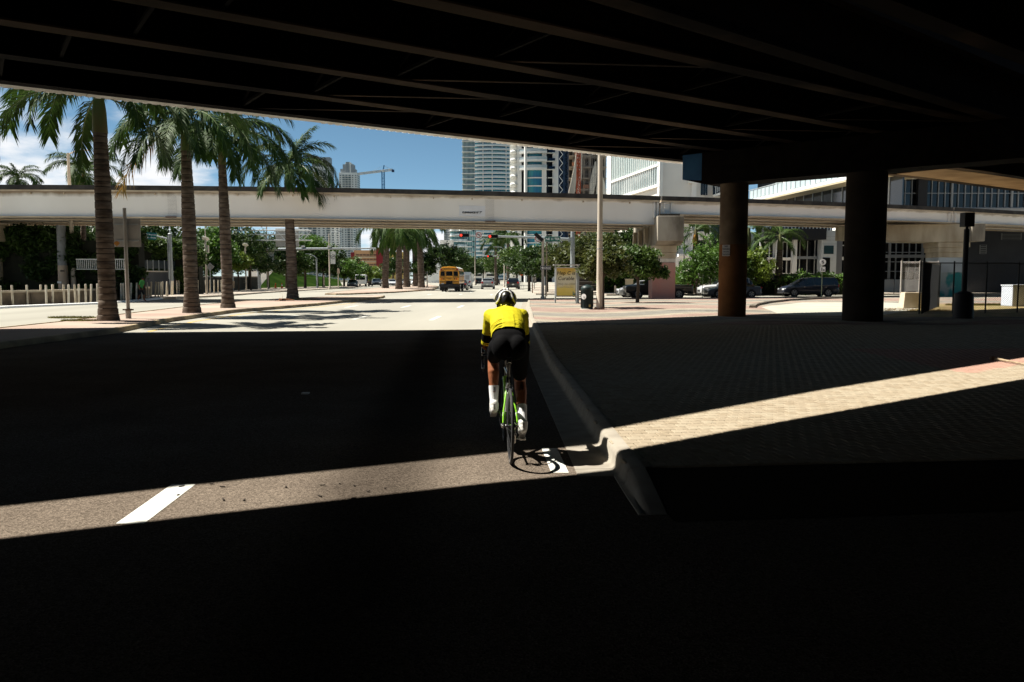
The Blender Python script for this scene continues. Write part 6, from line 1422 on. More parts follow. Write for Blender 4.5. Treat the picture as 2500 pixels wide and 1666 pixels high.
def chainlink(label, p, q, h, m, pitch=.095, posts=3, z=.15, wire=.0048):
    p, q = Vector((p[0], p[1])), Vector((q[0], q[1])); L_ = (q - p).length; d = (q - p) / L_
    t = thing('chain_link_fence', label, 'fence', (p.x, p.y, z), math.atan2(d.y, d.x)); b = MB()
    n = int((L_ + h) / pitch)
    for i in range(n):
        for s in (0, 1):
            x0 = -h + i * pitch; a0, a1 = max(0, -x0), min(h, L_ - x0)
            if a1 - a0 < .05: continue
            P0, P1 = (x0 + a0, 0, a0), (x0 + a1, 0, a1)
            if s: P0, P1 = (L_ - P0[0], .004, P0[2]), (L_ - P1[0], .004, P1[2])
            b.tube([P0, P1], wire, 3, cap=False)
    b.build('wire_mesh', m, t, kind='stuff')
    for i in range(posts): x = L_ * i / (posts - 1); b = MB(); b.lathe([(.032, 0), (.032, h + .08)], 10, (x, .04, 0)); b.build('fence_post', m, t)
    b = MB(); b.tube([(0, .04, h), (L_, .04, h)], .022, 8); b.build('top_rail', m, t)
    return t
f0, f1 = gp(2245, 767, .15), gp(2520, 764, .15)
chainlink('black chain-link fence running to the right edge in front of the mural', (f0.x, f0.y), (f1.x + 1, f1.y + .4), 2.15, FEN, posts=5)
a0, a1 = gp(2198, 750, .15), gp(2245, 766, .15); chainlink('pale sunlit chain-link panel beside the concrete block', (a0.x, a0.y), (a0.x + 2.1, a0.y + .3), 2.35, FEN2, posts=3, wire=.006)
chainlink('dark chain-link fence panel returning behind the black fence', (a0.x + 2.12, a0.y + .3), (f0.x + .1, f0.y + .1), 2.2, FEN, posts=2)
g = gp(2222, 753, .15); t = thing('concrete_block', 'tapered beige concrete footing block beside the pale fence', 'block', (g.x, g.y, .15), 0); b = MB(); b.add([(-.50, -.3, 0), (.50, -.3, 0), (.50, .3, 0), (-.5, .3, 0), (-.40, -.22, .80), (.42, -.22, .80), (.42, .22, .80), (-.40, .22, .80)], [(3, 2, 1, 0), (4, 5, 6, 7), (0, 1, 5, 4), (1, 2, 6, 5), (2, 3, 7, 6), (3, 0, 4, 7)]); b.build('body', mat('beige_footing', (.56, .46, .34), .85, var=.2, scale=3), t, bevel=.02); b = MB(); b.box((0, 0, .83), (.4, .2, .04)); b.build('lifting_slot', BLACK, t)
g = gp(2482, 748, .15); t = thing('white_container', 'pale blue-white plastic container behind the fence at the right edge', 'container', (g.x, g.y, .15), 0); b = MB(); b.box((0, 0, .55), (1.15, 1.0, 1.1)); b.build('body', mat('pale_blue_plastic', (.55, .60, .68), .5), t, bevel=.04); b = MB(); b.box((0, 0, 1.13), (1.2, 1.05, .06)); b.build('lid', mat('pale_plastic_lid', (.62, .66, .72), .5), t)
t = thing('fallen_stick', 'thin broken stick lying across the sunlit pavers at the far right', 'stick', gp(2428, 880, .15), 0)
e = gp(2500, 893, .15) - gp(2428, 880, .15); b = MB(); b.tube([(0, 0, .03), (e.x * .5, e.y * .5, .03), (e.x * 1.4, e.y * 1.4, .02)], [.028, .018, .012], 8); b.build('stem', mat('dry_stick', (.40, .30, .19), .9, var=.4, scale=9), t); b = MB(); b.box((-.04, 0, .04), (.07, .06, .06)); b.build('knot', mat('dark_knot', (.08, .05, .03), .9), t)
# debris on the lit asphalt
rr = random.Random(5); b = MB()
for q in range(16):
    p = gp(rr.uniform(430, 1000), rr.uniform(1180, 1225), .004); a = rr.uniform(0, 3); L_ = rr.uniform(.012, .045); b.beam((p.x, p.y, .008), (p.x + L_ * math.cos(a), p.y + L_ * math.sin(a), .010), .012, .006)
b.build('leaf_litter', mat('dark_litter', (.03, .022, .015), .9), kind='stuff')
# ------------------------------------------------------------------ vehicles
CGL = mat('car_glass', (.010, .013, .015), .05, spec=.8)
RUB = mat('tyre_rubber', (.016, .016, .016), .8)
ALU = mat('alloy_rim', (.50, .50, .49), .3, metal=.6)
PLAST = mat('black_plastic_trim', (.018, .018, .019), .6)
TAIL = mat('red_tail_lamp', (.42, .015, .012), .25, spec=.6)
HEADL = mat('clear_headlamp', (.70, .72, .74), .12, spec=.8)
AMB = mat('amber_lamp', (.70, .25, .02), .3)
CHR = mat('chrome_trim', (.70, .70, .70), .15, metal=.9)
PLATE = mat('number_plate', (.66, .66, .62), .5)
def paint(n, c): return mat(n, c, .28, spec=.5, coat=.6)
def inset(vs, k=.08, off=.012):
    c = sum((Vector(v) for v in vs), Vector()) / len(vs); n = (Vector(vs[1]) - Vector(vs[0])).cross(Vector(vs[2]) - Vector(vs[0]))
    if n.length < 1e-9: return [Vector(v) for v in vs]
    n.normalize()
    if n.dot(c - Vector((0, c.y, .8))) < 0: n = -n
    return [Vector(v).lerp(c, k) + n * off for v in vs]
def car_wheel(t, x, y, r, w):
    s = 1 if x > 0 else -1; R = Matrix.Rotation(PI / 2 * s, 3, 'Y')
    b = MB(); b.lathe([(r * .62, -w / 2), (r * .96, -w / 2), (r, -w / 2 + .02), (r, w / 2 - .02), (r * .96, w / 2), (r * .66, w / 2)], 26, (x, y, r), R); wh = b.build('wheel', RUB, t, smooth=True)
    b = MB(); b.lathe([(r * .64, w / 2 - .03), (r * .66, w / 2 + .004), (r * .58, w / 2 + .004), (r * .56, w / 2 - .03)], 26, (x, y, r), R, cap=False)
    for k in range(10):
        a = 2 * PI * k / 10 + (.12 if k % 2 else -.12); c_, s_ = math.cos(a), math.sin(a)
        xx = x + s * (w / 2 - .008); b.beam((xx, y + c_ * r * .12, r + s_ * r * .12), (xx, y + c_ * r * .58, r + s_ * r * .58), .02, r * .12, up=(0, -s_, c_))
    b.lathe([(r * .16, w / 2 - .03), (r * .14, w / 2 + .006)], 12, (x, y, r), R); b.build('rim', ALU, wh)
def car(label, cat, name, loc, rz, col, L, W, H, kind='sedan', group=None, tail_on=False):
    t = thing(name, label, cat, loc, rz, group); hw = W / 2; r = .33 if kind in ('sedan', 'hatch') else .37; gc = .20 if kind in ('sedan', 'hatch') else .26
    f = L / 2
    # stations from tail (-f) to nose (+f): y, low z, belt z, top z, belt half width, top half width
    if kind == 'sedan': bz = .62 * H + .03; S = [(-f, .42, .80, .86, .80, .72), (-f + .12, gc, .88, .98, .95, .80), (-f + .62, gc, .93, 1.04, 1, .80), (-f * .42, gc, bz, H - .05, 1, .70), (-.15 * f, gc, bz, H, 1, .72), (.14 * f, gc, bz - .02, H - .03, 1, .70), (.46 * f, gc, .90, .98, 1, .80), (f - .35, gc, .74, .82, .97, .76), (f - .06, gc + .05, .62, .68, .86, .64), (f, .35, .50, .58, .70, .5)]; cab = (2, 6)
    elif kind == 'pickup': S = [(-f, .55, 1.0, 1.04, .96, .94), (-f + .06, .42, 1.08, 1.12, 1, .97), (-.30 * f, .38, 1.08, 1.13, 1, .97), (-.24 * f, .38, 1.14, H - .03, 1, .74), (.02 * f, .38, 1.14, H, 1, .75), (.22 * f, .38, 1.13, H - .06, 1, .74), (.44 * f, .38, 1.10, 1.18, 1, .84), (f - .25, .42, 1.02, 1.10, .97, .82), (f - .03, .48, .9, 1.0, .92, .8), (f, .5, .8, .9, .85, .7)]; cab = (2, 6)
    elif kind == 'van': S = [(-f, .50, 1.15, H - .12, .96, .86), (-f + .06, .38, 1.2, H, 1, .90), (0, .36, 1.2, H + .02, 1, .90), (.42 * f, .36, 1.2, H, 1, .88), (.62 * f, .36, 1.14, H - .25, 1, .80), (.86 * f, .36, 1.05, 1.2, 1, .82), (f, .45, .8, .92, .9, .7)]; cab = (3, 5)
    elif kind == 'minivan': S = [(-f, .45, .95, 1.12, .90, .80), (-f + .10, gc, 1.0, H - .20, .97, .74), (-f + .40, gc, 1.02, H - .03, 1, .76), (-.1 * f, gc, 1.0, H, 1, .78), (.20 * f, gc, .98, H - .10, 1, .76), (.62 * f, gc, .94, 1.04, 1, .82), (f - .30, gc, .80, .88, .95, .74), (f - .04, gc + .06, .62, .70, .85, .6), (f, .36, .5, .58, .7, .5)]; cab = (1, 5)
    else: S = [(-f, .48, .95, 1.10, .93, .86), (-f + .08, gc, 1.02, H - .32, .98, .80), (-f + .34, gc, 1.04, H - .05, 1, .76), (-.1 * f, gc, 1.04, H, 1, .78), (.12 * f, gc, 1.02, H - .04, 1, .76), (.42 * f, gc, 1.0, 1.10, 1, .84), (f - .30, gc, .92, 1.0, .96, .80), (f - .04, gc + .08, .72, .82, .88, .70), (f, .42, .58, .68, .75, .55)]; cab = (1, 5)
    vs = []; m = 12
    for (y, zl, zb, zt, wb, wt) in S:
        zm = zl + (zb - zl) * .55
        half = [(hw * wb * .90, zl), (hw * wb * .98, zl + .10), (hw * wb, zm), (hw * wb * .965, zb), (hw * wt, zt - .03), (hw * wt * .82, zt)]
        vs += [(x, y, z) for x, z in half] + [(-x, y, z) for x, z in reversed(half)]
    fs = [(i * m + q, (i + 1) * m + q, (i + 1) * m + (q + 1) % m, i * m + (q + 1) % m) for i in range(len(S) - 1) for q in range(m)] + [tuple(range(m)), tuple((len(S) - 1) * m + q for q in reversed(range(m)))]
    b = MB(); b.add(vs, fs); me = b.mesh('body', col); bmx = bmesh.new(); bmx.from_mesh(me); bmesh.ops.recalc_face_normals(bmx, faces=bmx.faces); bmx.to_mesh(me); bmx.free()
    me.polygons.foreach_set('use_smooth', [True] * len(me.polygons)); me.set_sharp_from_angle(angle=math.radians(28))
    body_ = link('body', me, t, bevel=.03)
    g_ = lambda i, q: Vector(vs[i * m + q])
    a, c = cab
    for s in (0, 1):
        q0, q1 = (3, 4) if s == 0 else (8, 7)
        for i in range(a, c):
            b = MB(); b.quad(*inset([g_(i, q0), g_(i + 1, q0), g_(i + 1, q1), g_(i, q1)], .07, .014)); b.build('side_window', CGL, t)
        b = MB(); x = (hw * .985) * (1 if s == 0 else -1)
        for yy in (S[c][0] - .1, (S[a][0] + S[c][0]) / 2 - .05, S[a][0] + .35): b.box((x, yy, (gc + .95) / 2 + .1), (.02, .012, .55))
        b.build('door_seam', PLAST, body_)
        b = MB(); [b.box((x * 1.01, yy, .86), (.03, .16, .03)) for yy in (S[c][0] - .95, S[a][0] + 1.1)]; b.build('door_handle', CHR if kind == 'minivan' else PLAST, body_)
        b = MB(); b.box((x * 1.10, S[c][0] - .35, 1.0 if kind in ('sedan', 'hatch') else 1.12), (.2, .1, .14)); b.build('mirror', col, t, bevel=.03)
        b = MB(); b.box((x * .995, 0, gc + .07), (.05, L * .52, .10)); b.build('sill', PLAST, body_, bevel=.01)
    wsI = c - 1
    if kind != 'van' or True:
        b = MB(); b.quad(*inset([g_(wsI, 4), g_(wsI + 1, 4), g_(wsI + 1, 7), g_(wsI, 7)], .06, .03)); b.build('windscreen', CGL, t)
    ri = a if kind != 'van' else 0
    if kind != 'van': b = MB(); b.quad(*inset([g_(ri, 4), g_(ri + 1, 4), g_(ri + 1, 7), g_(ri, 7)], .09, .03)); b.build('rear_window', CGL, t)
    else:
        b = MB(); [b.box((s * hw * .40, -f - .01, H * .68), (hw * .62, .02, H * .26)) for s in (-1, 1)]; b.build('rear_window', mat('whitened_van_glass', (.42, .43, .44), .3), t)
    for x in (-1, 1):
        for y in ((-f * .60, f * .62) if kind != 'pickup' else (-f * .58, f * .64)):
            b = MB(); b.lathe([(r * 1.18, 0), (r * 1.18, .012)], 26, (x * (hw * .985), y, r + .02), Matrix.Rotation(PI / 2 * x, 3, 'Y')); b.build('wheel_arch', PLAST, body_)
            car_wheel(t, x * (hw - .09), y, r, .22)
        zt = S[1][2]
        b = MB(); b.box((x * hw * .78, -f + .035, zt - (.02 if kind != 'van' else .1)), (hw * .30, .10, .26 if kind not in ('sedan',) else .15)); b.build('tail_lamp', TAIL, t, bevel=.02)
        zf = S[-2][2]; b = MB(); b.box((x * hw * .66, f - .10, zf + .04), (hw * .36, .20, .15), x * -.25); b.build('headlamp', HEADL, t, bevel=.03)
    b = MB(); b.box((0, f - .01, gc + .28), (W * .55, .05, .20)); b.build('grille', PLAST, t, bevel=.02)
    b = MB(); b.box((0, -f + .02, gc + .20), (W * .86, .12, .22)); b.build('rear_bumper', PLAST if kind in ('suv', 'van', 'pickup') else col, t, bevel=.03)
    b = MB(); b.box((0, -f - .045, gc + .48 if kind != 'van' else gc + .5), (.32, .012, .16)); b.build('number_plate', PLATE, t)
    b = MB(); b.box((0, f - .02, gc + .07), (W * .8, .10, .12)); b.build('front_bumper', PLAST, t, bevel=.03)
    return t
WHP = paint('white_car_paint', (.72, .73, .73)); SILP = paint('silver_car_paint', (.27, .28, .29)); BLKP = paint('black_car_paint', (.010, .010, .011)); NAVY = paint('navy_car_paint', (.014, .018, .034)); GRYP = paint('slate_grey_paint', (.075, .085, .10)); DGP = paint('dark_grey_paint', (.035, .037, .04)); LGRY = paint('pale_grey_paint', (.52, .53, .54))
WEST = PI / 2
Y = 67; x0, x1 = at(1524, 700, Y).x, at(1686, 700, Y).x
car('black pickup truck parked behind the salmon painted pier', 'pickup truck', 'pickup_truck', ((x0 + x1) / 2, Y, 0), WEST, BLKP, x1 - x0, 2.0, 1.88, 'pickup')
car('silver car nosing out ahead of the parked black pickup', 'car', 'parked_car', (at(1508, 700, 70).x + 2.1, 70, 0), WEST, SILP, 4.3, 1.8, 1.48, 'sedan', 'cars parked along the side street')
x0, x1 = at(1723, 700, 68.3).x, at(1853, 700, 68.3).x
car('slate grey sedan parked behind the round bridge column', 'car', 'parked_car', ((x0 + x1) / 2, 68.3, 0), WEST, GRYP, x1 - x0, 1.85, 1.45, 'sedan', 'cars parked along the side street')
car('silver off-roader beyond the slate grey sedan', 'car', 'parked_suv', (at(1706, 700, 71.4).x + 2.3, 71.4, 0), WEST, LGRY, 4.6, 1.9, 1.75, 'suv', 'cars parked along the side street')
x0, x1 = at(1905, 700, 73).x, at(2039, 700, 73).x
car('navy blue minivan facing left in front of the glazed building', 'minivan', 'minivan', ((x0 + x1) / 2, 73, 0), WEST, NAVY, x1 - x0, 1.98, 1.76, 'minivan')
car('silver estate car driving away, with black rear window, in the middle lane', 'car', 'moving_suv', (at(1190.5, 700, 121).x, 123, 0), -.02, SILP, 4.6, 1.95, 1.66, 'suv', 'traffic driving away up the avenue')
car('black off-roader driving away in the right lane above the helmet', 'car', 'moving_suv', (at(1253.5, 700, 119).x, 121, 0), -.03, BLKP, 4.6, 1.9, 1.72, 'suv', 'traffic driving away up the avenue')
car('tall white van driving away right of the school bus', 'van', 'delivery_van', (at(1143, 700, 128).x - .55, 131, 0), .0, WHP, 5.6, 2.0, 2.65, 'van', 'traffic driving away up the avenue')
car('dark sedan half hidden between school bus and white van', 'car', 'moving_car', (at(1134, 700, 112).x - .55, 114, 0), 0, DGP, 4.4, 1.8, 1.45, 'sedan', 'traffic driving away up the avenue')
car('distant dark car left of the silver estate car', 'car', 'moving_car', (at(1170, 700, 205).x, 205, 0), 0, BLKP, 4.4, 1.85, 1.6, 'suv', 'traffic driving away up the avenue')
car('distant dark car right of the silver estate car', 'car', 'moving_car', (at(1212, 700, 215).x, 215, 0), 0, DGP, 4.4, 1.85, 1.5, 'sedan', 'traffic driving away up the avenue')
SOUTH = PI
car('grey sedan heading this way in front of the white truck', 'car', 'oncoming_car', (at(861, 700, 150).x, 150, 0), SOUTH + .12, GRYP, 4.5, 1.85, 1.42, 'sedan', 'oncoming traffic at the left')
car('dark car heading this way right of the white truck', 'car', 'oncoming_car', (at(919, 700, 168).x, 168, 0), SOUTH + .2, DGP, 4.7, 1.95, 1.62, 'suv', 'oncoming traffic at the left')
car('pale silver car heading this way left of the clump palm trunks', 'car', 'oncoming_car', (at(957, 700, 172).x, 172, 0), SOUTH + .2, LGRY, 4.5, 1.85, 1.5, 'sedan', 'oncoming traffic at the left')
car('dark red-grey car seen between the clump palm trunks', 'car', 'oncoming_car', (at(991, 700, 180).x, 180, 0), SOUTH + .2, DGP, 4.5, 1.9, 1.6, 'suv', 'oncoming traffic at the left')
car('pale car in the queue behind the dark car at left', 'car', 'oncoming_car', (at(938, 700, 195).x, 195, 0), SOUTH + .2, paint('beige_car_paint', (.45, .36, .26)), 4.5, 1.85, 1.5, 'sedan', 'oncoming traffic at the left')
car('white car in the queue right of the clump palms', 'car', 'oncoming_car', (at(1012, 698, 200).x, 200, 0), SOUTH + .2, WHP, 4.5, 1.85, 1.5, 'sedan', 'oncoming traffic at the left')
# small white truck, seen from the front
Y = 160; g = at(882, 700, Y); t = thing('box_truck', 'white cab-over truck heading this way behind the grey sedan', 'truck', (g.x, Y, 0), .06)
b = MB(); b.box((0, 0, 1.45), (2.1, 1.7, 1.9)); b.build('cab', WHP, t, bevel=.12); b = MB(); b.box((0, -.86, 1.75), (1.8, .04, .8)); b.build('windscreen', CGL, t); b = MB(); b.box((0, -.88, .72), (2.0, .1, .35)); b.build('bumper', WHP, t, bevel=.03)
b = MB(); b.box((.1, 4.0, 1.1), (2.1, 5.2, .25)); b.box((.1, 1.6, 1.6), (2.1, .1, 1.2)); b.build('flat_bed', PLAST, t)
for s in (-1, 1):
    b = MB(); b.box((s * .8, -.88, 1.0), (.32, .06, .2)); b.build('headlamp', HEADL, t); b = MB(); b.box((s * 1.2, -.6, 1.8), (.12, .1, .5)); b.build('mirror', PLAST, t)
    for y in (-.1, 5.2): car_wheel(t, s * .92, y, .42, .28)
# ---- school bus, seen from behind
BY = mat('school_bus_yellow', (.62, .27, .012), .4, spec=.5, coat=.3)
Yb = 97.0; g = at(1097, 700, Yb)
t = thing('school_bus', 'yellow school bus driving away left of the white van', 'school bus', (g.x, Yb, 0), 0)
W, Lb = 2.40, 10.2; hw = W / 2
prof = [(hw, .95), (hw + .02, 1.2), (hw + .02, 2.1), (hw - .03, 2.55), (hw - .16, 2.86), (hw - .42, 3.02), (0, 3.10)]
ring = prof + [(-x, z) for x, z in reversed(prof[:-1])]; n = len(ring)
b = MB(); vs = [(x, y, z) for y in (0, Lb) for x, z in ring]; b.add(vs, [(q, n + q, n + (q + 1) % n, (q + 1) % n) for q in range(n)][::1] + [tuple(range(n)), tuple(range(2 * n - 1, n - 1, -1))])
me = b.mesh('body', BY); bmx = bmesh.new(); bmx.from_mesh(me); bmesh.ops.recalc_face_normals(bmx, faces=bmx.faces); bmx.to_mesh(me); bmx.free(); link('body', me, t, bevel=.05)
b = MB(); rp = [(hw - .17, 2.885), (hw - .43, 3.045), (0, 3.125), (-(hw - .43), 3.045), (-(hw - .17), 2.885)]; b.add([(x, y, z) for y in (.5, Lb - .05) for x, z in rp], [(q, q + 1, 5 + q + 1, 5 + q) for q in range(4)]); b.build('white_roof', WHITE, t)
for x, w, z0, z1 in ((-.80, .52, 1.92, 2.50), (0, .78, 1.94, 2.50), (.80, .52, 1.92, 2.50)):
    b = MB(); b.box((x, -.015, (z0 + z1) / 2), (w, .03, z1 - z0)); wn_ = b.build('rear_window', PLAST, t, bevel=.04); b = MB(); b.box((x, -.032, (z0 + z1) / 2), (w - .07, .012, z1 - z0 - .08)); b.build('pane', CGL, wn_, bevel=.03)
b = MB(); b.box((0, -.02, 1.15), (.80, .03, .40)); wn_ = b.build('door_window', PLAST, t, bevel=.05); b = MB(); b.box((0, -.04, 1.15), (.70, .012, .30)); b.build('pane', CGL, wn_)
b = MB(); [b.box((s * .475, -.02, 1.72), (.02, .03, 1.75)) for s in (-1, 1)]; b.build('door_seam', PLAST, t)
for z in (1.80, 1.22):
    for s in (-1, 1): b = MB(); b.box((s * .84, -.03, z), (.70, .06, .07)); b.build('black_rub_rail', PLAST, t)
b = MB(); b.box((0, -.02, 2.78), (1.3, .05, .30)); hd = b.build('header', BY, t, bevel=.03); letter('SCHOOL BUS', .21, BLACK, hd, (0, -.05, 2.785), bold=.012)
for s in (-1, 1):
    b = MB(); b.box((s * .88, -.005, 2.70), (.42, .03, .26)); lp = b.build('lamp_panel', PLAST, t)
    for q, m_ in ((-.11, TAIL), (.11, AMB)): b = MB(); b.lathe([(.085, 0), (.085, .02)], 14, (s * .88 + q * s * -1, -.02, 2.70), Matrix.Rotation(PI / 2, 3, 'X')); b.build('flasher', m_, lp)
    for x, m_ in ((.88, TAIL), (.66, PLAST)): b = MB(); b.lathe([(.09, 0), (.09, .02)], 14, (s * x, -.01, 1.58), Matrix.Rotation(PI / 2, 3, 'X')); b.build('tail_lamp', m_, t)
    b = MB(); b.lathe([(.08, 0), (.08, .02)], 14, (s * 1.06, -.01, 1.58), Matrix.Rotation(PI / 2, 3, 'X')); b.build('indicator', AMB, t)
letter('EMERGENCY\nDOOR', .13, BLACK, t, (0, -.01, 1.62), bold=.006)
b = MB(); b.box((0, -.10, .80), (W + .04, .18, .30)); b.build('rear_bumper', PLAST, t, bevel=.03); b = MB(); b.box((-.8, -.02, 1.0), (.3, .02, .15)); b.build('number_plate', PLATE, t)
b = MB(); b.box((0, .9, .7), (1.6, 1.6, .35)); b.box((0, 4.8, .62), (1.1, 8, .3)); b.build('chassis', BLACK, t)
for q in range(11):
    y = .55 + q * .83
    for s in (-1, 1): b = MB(); b.box((s * (hw + .012), y, 2.25), (.03, .68, .56)); b.build('side_window', CGL, t)
for s in (-1, 1):
    for z in (1.85, 1.35, 1.0): b = MB(); b.box((s * (hw + .03), Lb / 2, z), (.03, Lb - .2, .06)); b.build('black_rub_rail', PLAST, t)
    for y in (2.6, 8.9): car_wheel(t, s * 1.02, y, .48, .28)
    car_wheel(t, s * .68, 2.6, .48, .26); b = MB(); b.box((s * .95, -.02 + .5, .45), (.5, .02, .5)); b.build('mud_flap', RUB, t)
# small person in green behind the barrier
g = at(344, 700, 57.5); pb = MB(); f = 1
chain(pb, [V(0, 0, .92), V(.02, 0, 1.15), V(.10, 0, 1.38)], [.15, .15, .16]); chain(pb, [V(.10, 0, 1.38), V(.14, 0, 1.52)], [.07, .055]); ellip(pb, V(.17, 0, 1.62), (.085, .08, .11))
for s in (-1, 1):
    chain(pb, [V(.08, s * .18, 1.40), V(.05 + .08 * s, s * .21, 1.14), V(.12 + .12 * s, s * .20, .92), V(.15 + .12 * s, s * .19, .84)], [.06, .048, .036, .04])
    chain(pb, [V(0, s * .09, .92), V(.10 * s + .06, s * .09, .50), V(.18 * s - .02, s * .09, .10), V(.18 * s + .1, s * .09, .06)], [.09, .065, .045, .04])
me = remesh(pb, .014, 3); me.materials.append(SKIN); pr_ = link('person', me); pr_.location = (g.x, 57.5, 0); tag(pr_, 'distant pedestrian in a bright green shirt behind the barrier wall', 'person')
pb = MB(); chain(pb, [V(0, 0, 1.0), V(.02, 0, 1.15), V(.10, 0, 1.38)], [.165, .165, .175])
for s in (-1, 1): chain(pb, [V(.08, s * .18, 1.40), V(.06 + .05 * s, s * .205, 1.22)], [.075, .065])
me = remesh(pb, .014, 3); me.materials.append(mat('green_shirt', (.10, .42, .10), .8)); link('shirt', me, pr_)
pb = MB(); ellip(pb, V(.165, 0, 1.66), (.092, .088, .085)); pb.build('hair', BLACK, pr_, smooth=True)
pb = MB(); [chain(pb, [V(0, s * .09, .95), V(.10 * s + .05, s * .09, .52)], [.11, .08]) for s in (-1, 1)]; me = remesh(pb, .016, 3); me.materials.append(BLACK); link('shorts', me, pr_)
# ------------------------------------------------------------------ buildings
BWHITE = mat('white_stucco', (.86, .85, .80), .7, var=.05, scale=.4)
BWARM = mat('warm_white_stucco', (.80, .77, .70), .75, var=.05, scale=.5)
BGREY = mat('grey_cladding', (.40, .42, .43), .6, var=.08, scale=.5)
DARKG = mat('black_glazing', (.006, .007, .008), .08, spec=.45)
BLUEG = mat('blue_tinted_glass', (.035, .19, .33), .14, spec=.4, col2=(.04, .30, .36), scale=.22, detail=2, stretch=(1, 1, .7), lo=.4, hi=.6)
TEALG = mat('teal_tinted_glass', (.16, .33, .33), .12, spec=.6, col2=(.05, .14, .15), scale=.4, detail=3)
PALEG = mat('pale_reflective_glass', (.30, .42, .42), .15, spec=.6, col2=(.42, .50, .49), scale=.25)
RAILG = mat('balcony_rail_glass', (.50, .60, .63), .15, spec=.5, var=.15, scale=.5)
MULL = mat('grey_mullion', (.36, .40, .42), .5, metal=.2)
MULW = mat('white_mullion', (.72, .73, .71), .5)
NAVYG = mat('dark_blue_glass', (.006, .022, .055), .08, spec=.5)
def arc(xc, yc, r, a0, a1, n=18): return [(xc + r * math.sin(math.radians(a0 + (a1 - a0) * i / n)), yc - r * math.cos(math.radians(a0 + (a1 - a0) * i / n))) for i in range(n + 1)]
def storeys(t, mk, n, z0, pitch):
    """mk() -> list of (name, mesh); copies one storey's parts n times"""
    ms = mk()
    for i in range(n):
        par = None
        for k, (nm, me) in enumerate(ms):
            o = link(nm, me, t if (k == 0 or par is None) else par, loc=(0, 0, z0 + i * pitch) if (k == 0 or par is None) else (0, 0, 0))
            if k == 0: par = o
# tower B: bowed balconies
Yb = 640.0; s = Yb / F_PX; x0, x1 = (1158 - 1250) * s, (1247 - 1250) * s; pit = 9.35 * s
t = thing('curved_tower', 'tall white condo tower of bowed balcony bands with blue glass', 'tower', (x0, Yb, 0)); w = x1 - x0
outer = [(w * i / 16, -(math.sin(PI * (.12 + .76 * i / 16)) - .36) * 4.2) for i in range(17)]; inner = [(x, y + 2.0) for x, y in outer]; rail = [(x, y + .06) for x, y in outer]
def mk():
    a = MB(); a.sweep(outer, [(0, 0), (3.0, 0), (3.0, .62), (0, .62)]); g = MB()
    for i in range(16):
        p, q = inner[i], inner[i + 1]; j = random.uniform(-.05, .05)
        g.add([(p[0] + .05, p[1], .64), (q[0] - .05, q[1] + j, .64), (q[0] - .05, q[1] + j, pit - .02), (p[0] + .05, p[1], pit - .02)], [(0, 1, 2, 3)])
    r = MB(); r.sweep(rail, [(0, .64), (.05, .64), (.05, 1.55), (0, 1.55)]); hr = MB(); hr.sweep(rail, [(-.03, 1.56), (.1, 1.56), (.1, 1.66), (-.03, 1.66)])
    return [('balcony_slab', a.mesh('balcony_slab', BWHITE)), ('window_band', g.mesh('window_band', BLUEG)), ('balcony_rail', r.mesh('balcony_rail', RAILG)), ('handrail', hr.mesh('handrail', MULW))]
storeys(t, mk, 42, 1.0, pit)
for f in (.25, .55, .90): b = MB(); i = int(f * 16); b.box((outer[i][0], outer[i][1] + 1.4, 70), (.9, 1.0, 138)); b.build('column', BWHITE, t)
b = MB(); b.box((w / 2, 12, 68), (w - 1, 18, 136)); b.build('core', BGREY, t)
# wing A with fins
Yb = 520.0; s = Yb / F_PX; x0, x1 = (1131 - 1250) * s, (1159 - 1250) * s; pit = 12.75 * s; w = x1 - x0
t = thing('finned_tower', 'pale teal glass tower wing with white fins at the left of the curved towers', 'tower', (x0, Yb, 0))
def mk():
    a = MB(); a.box((w / 2, -.35, .2), (w + .8, 1.6, .42)); g = MB()
    for i in range(9): g.add([(w * i / 9 + .06, .4, .43), (w * (i + 1) / 9 - .06, .4, .43), (w * (i + 1) / 9 - .06, .4, pit), (w * i / 9 + .06, .4, pit)], [(0, 1, 2, 3)])
    f = MB(); [f.box((w * i / 9, .15, pit / 2 + .2), (.16, .5, pit - .45)) for i in range(10)]
    return [('floor_slab', a.mesh('floor_slab', BWHITE)), ('window_band', g.mesh('window_band', TEALG)), ('fins', f.mesh('fins', MULW))]
storeys(t, mk, 34, 0.5, pit); b = MB(); b.box((w / 2, 6, 58), (w - .2, 10, 116)); b.build('core', mat('dark_core', (.03, .05, .055), .7), t)
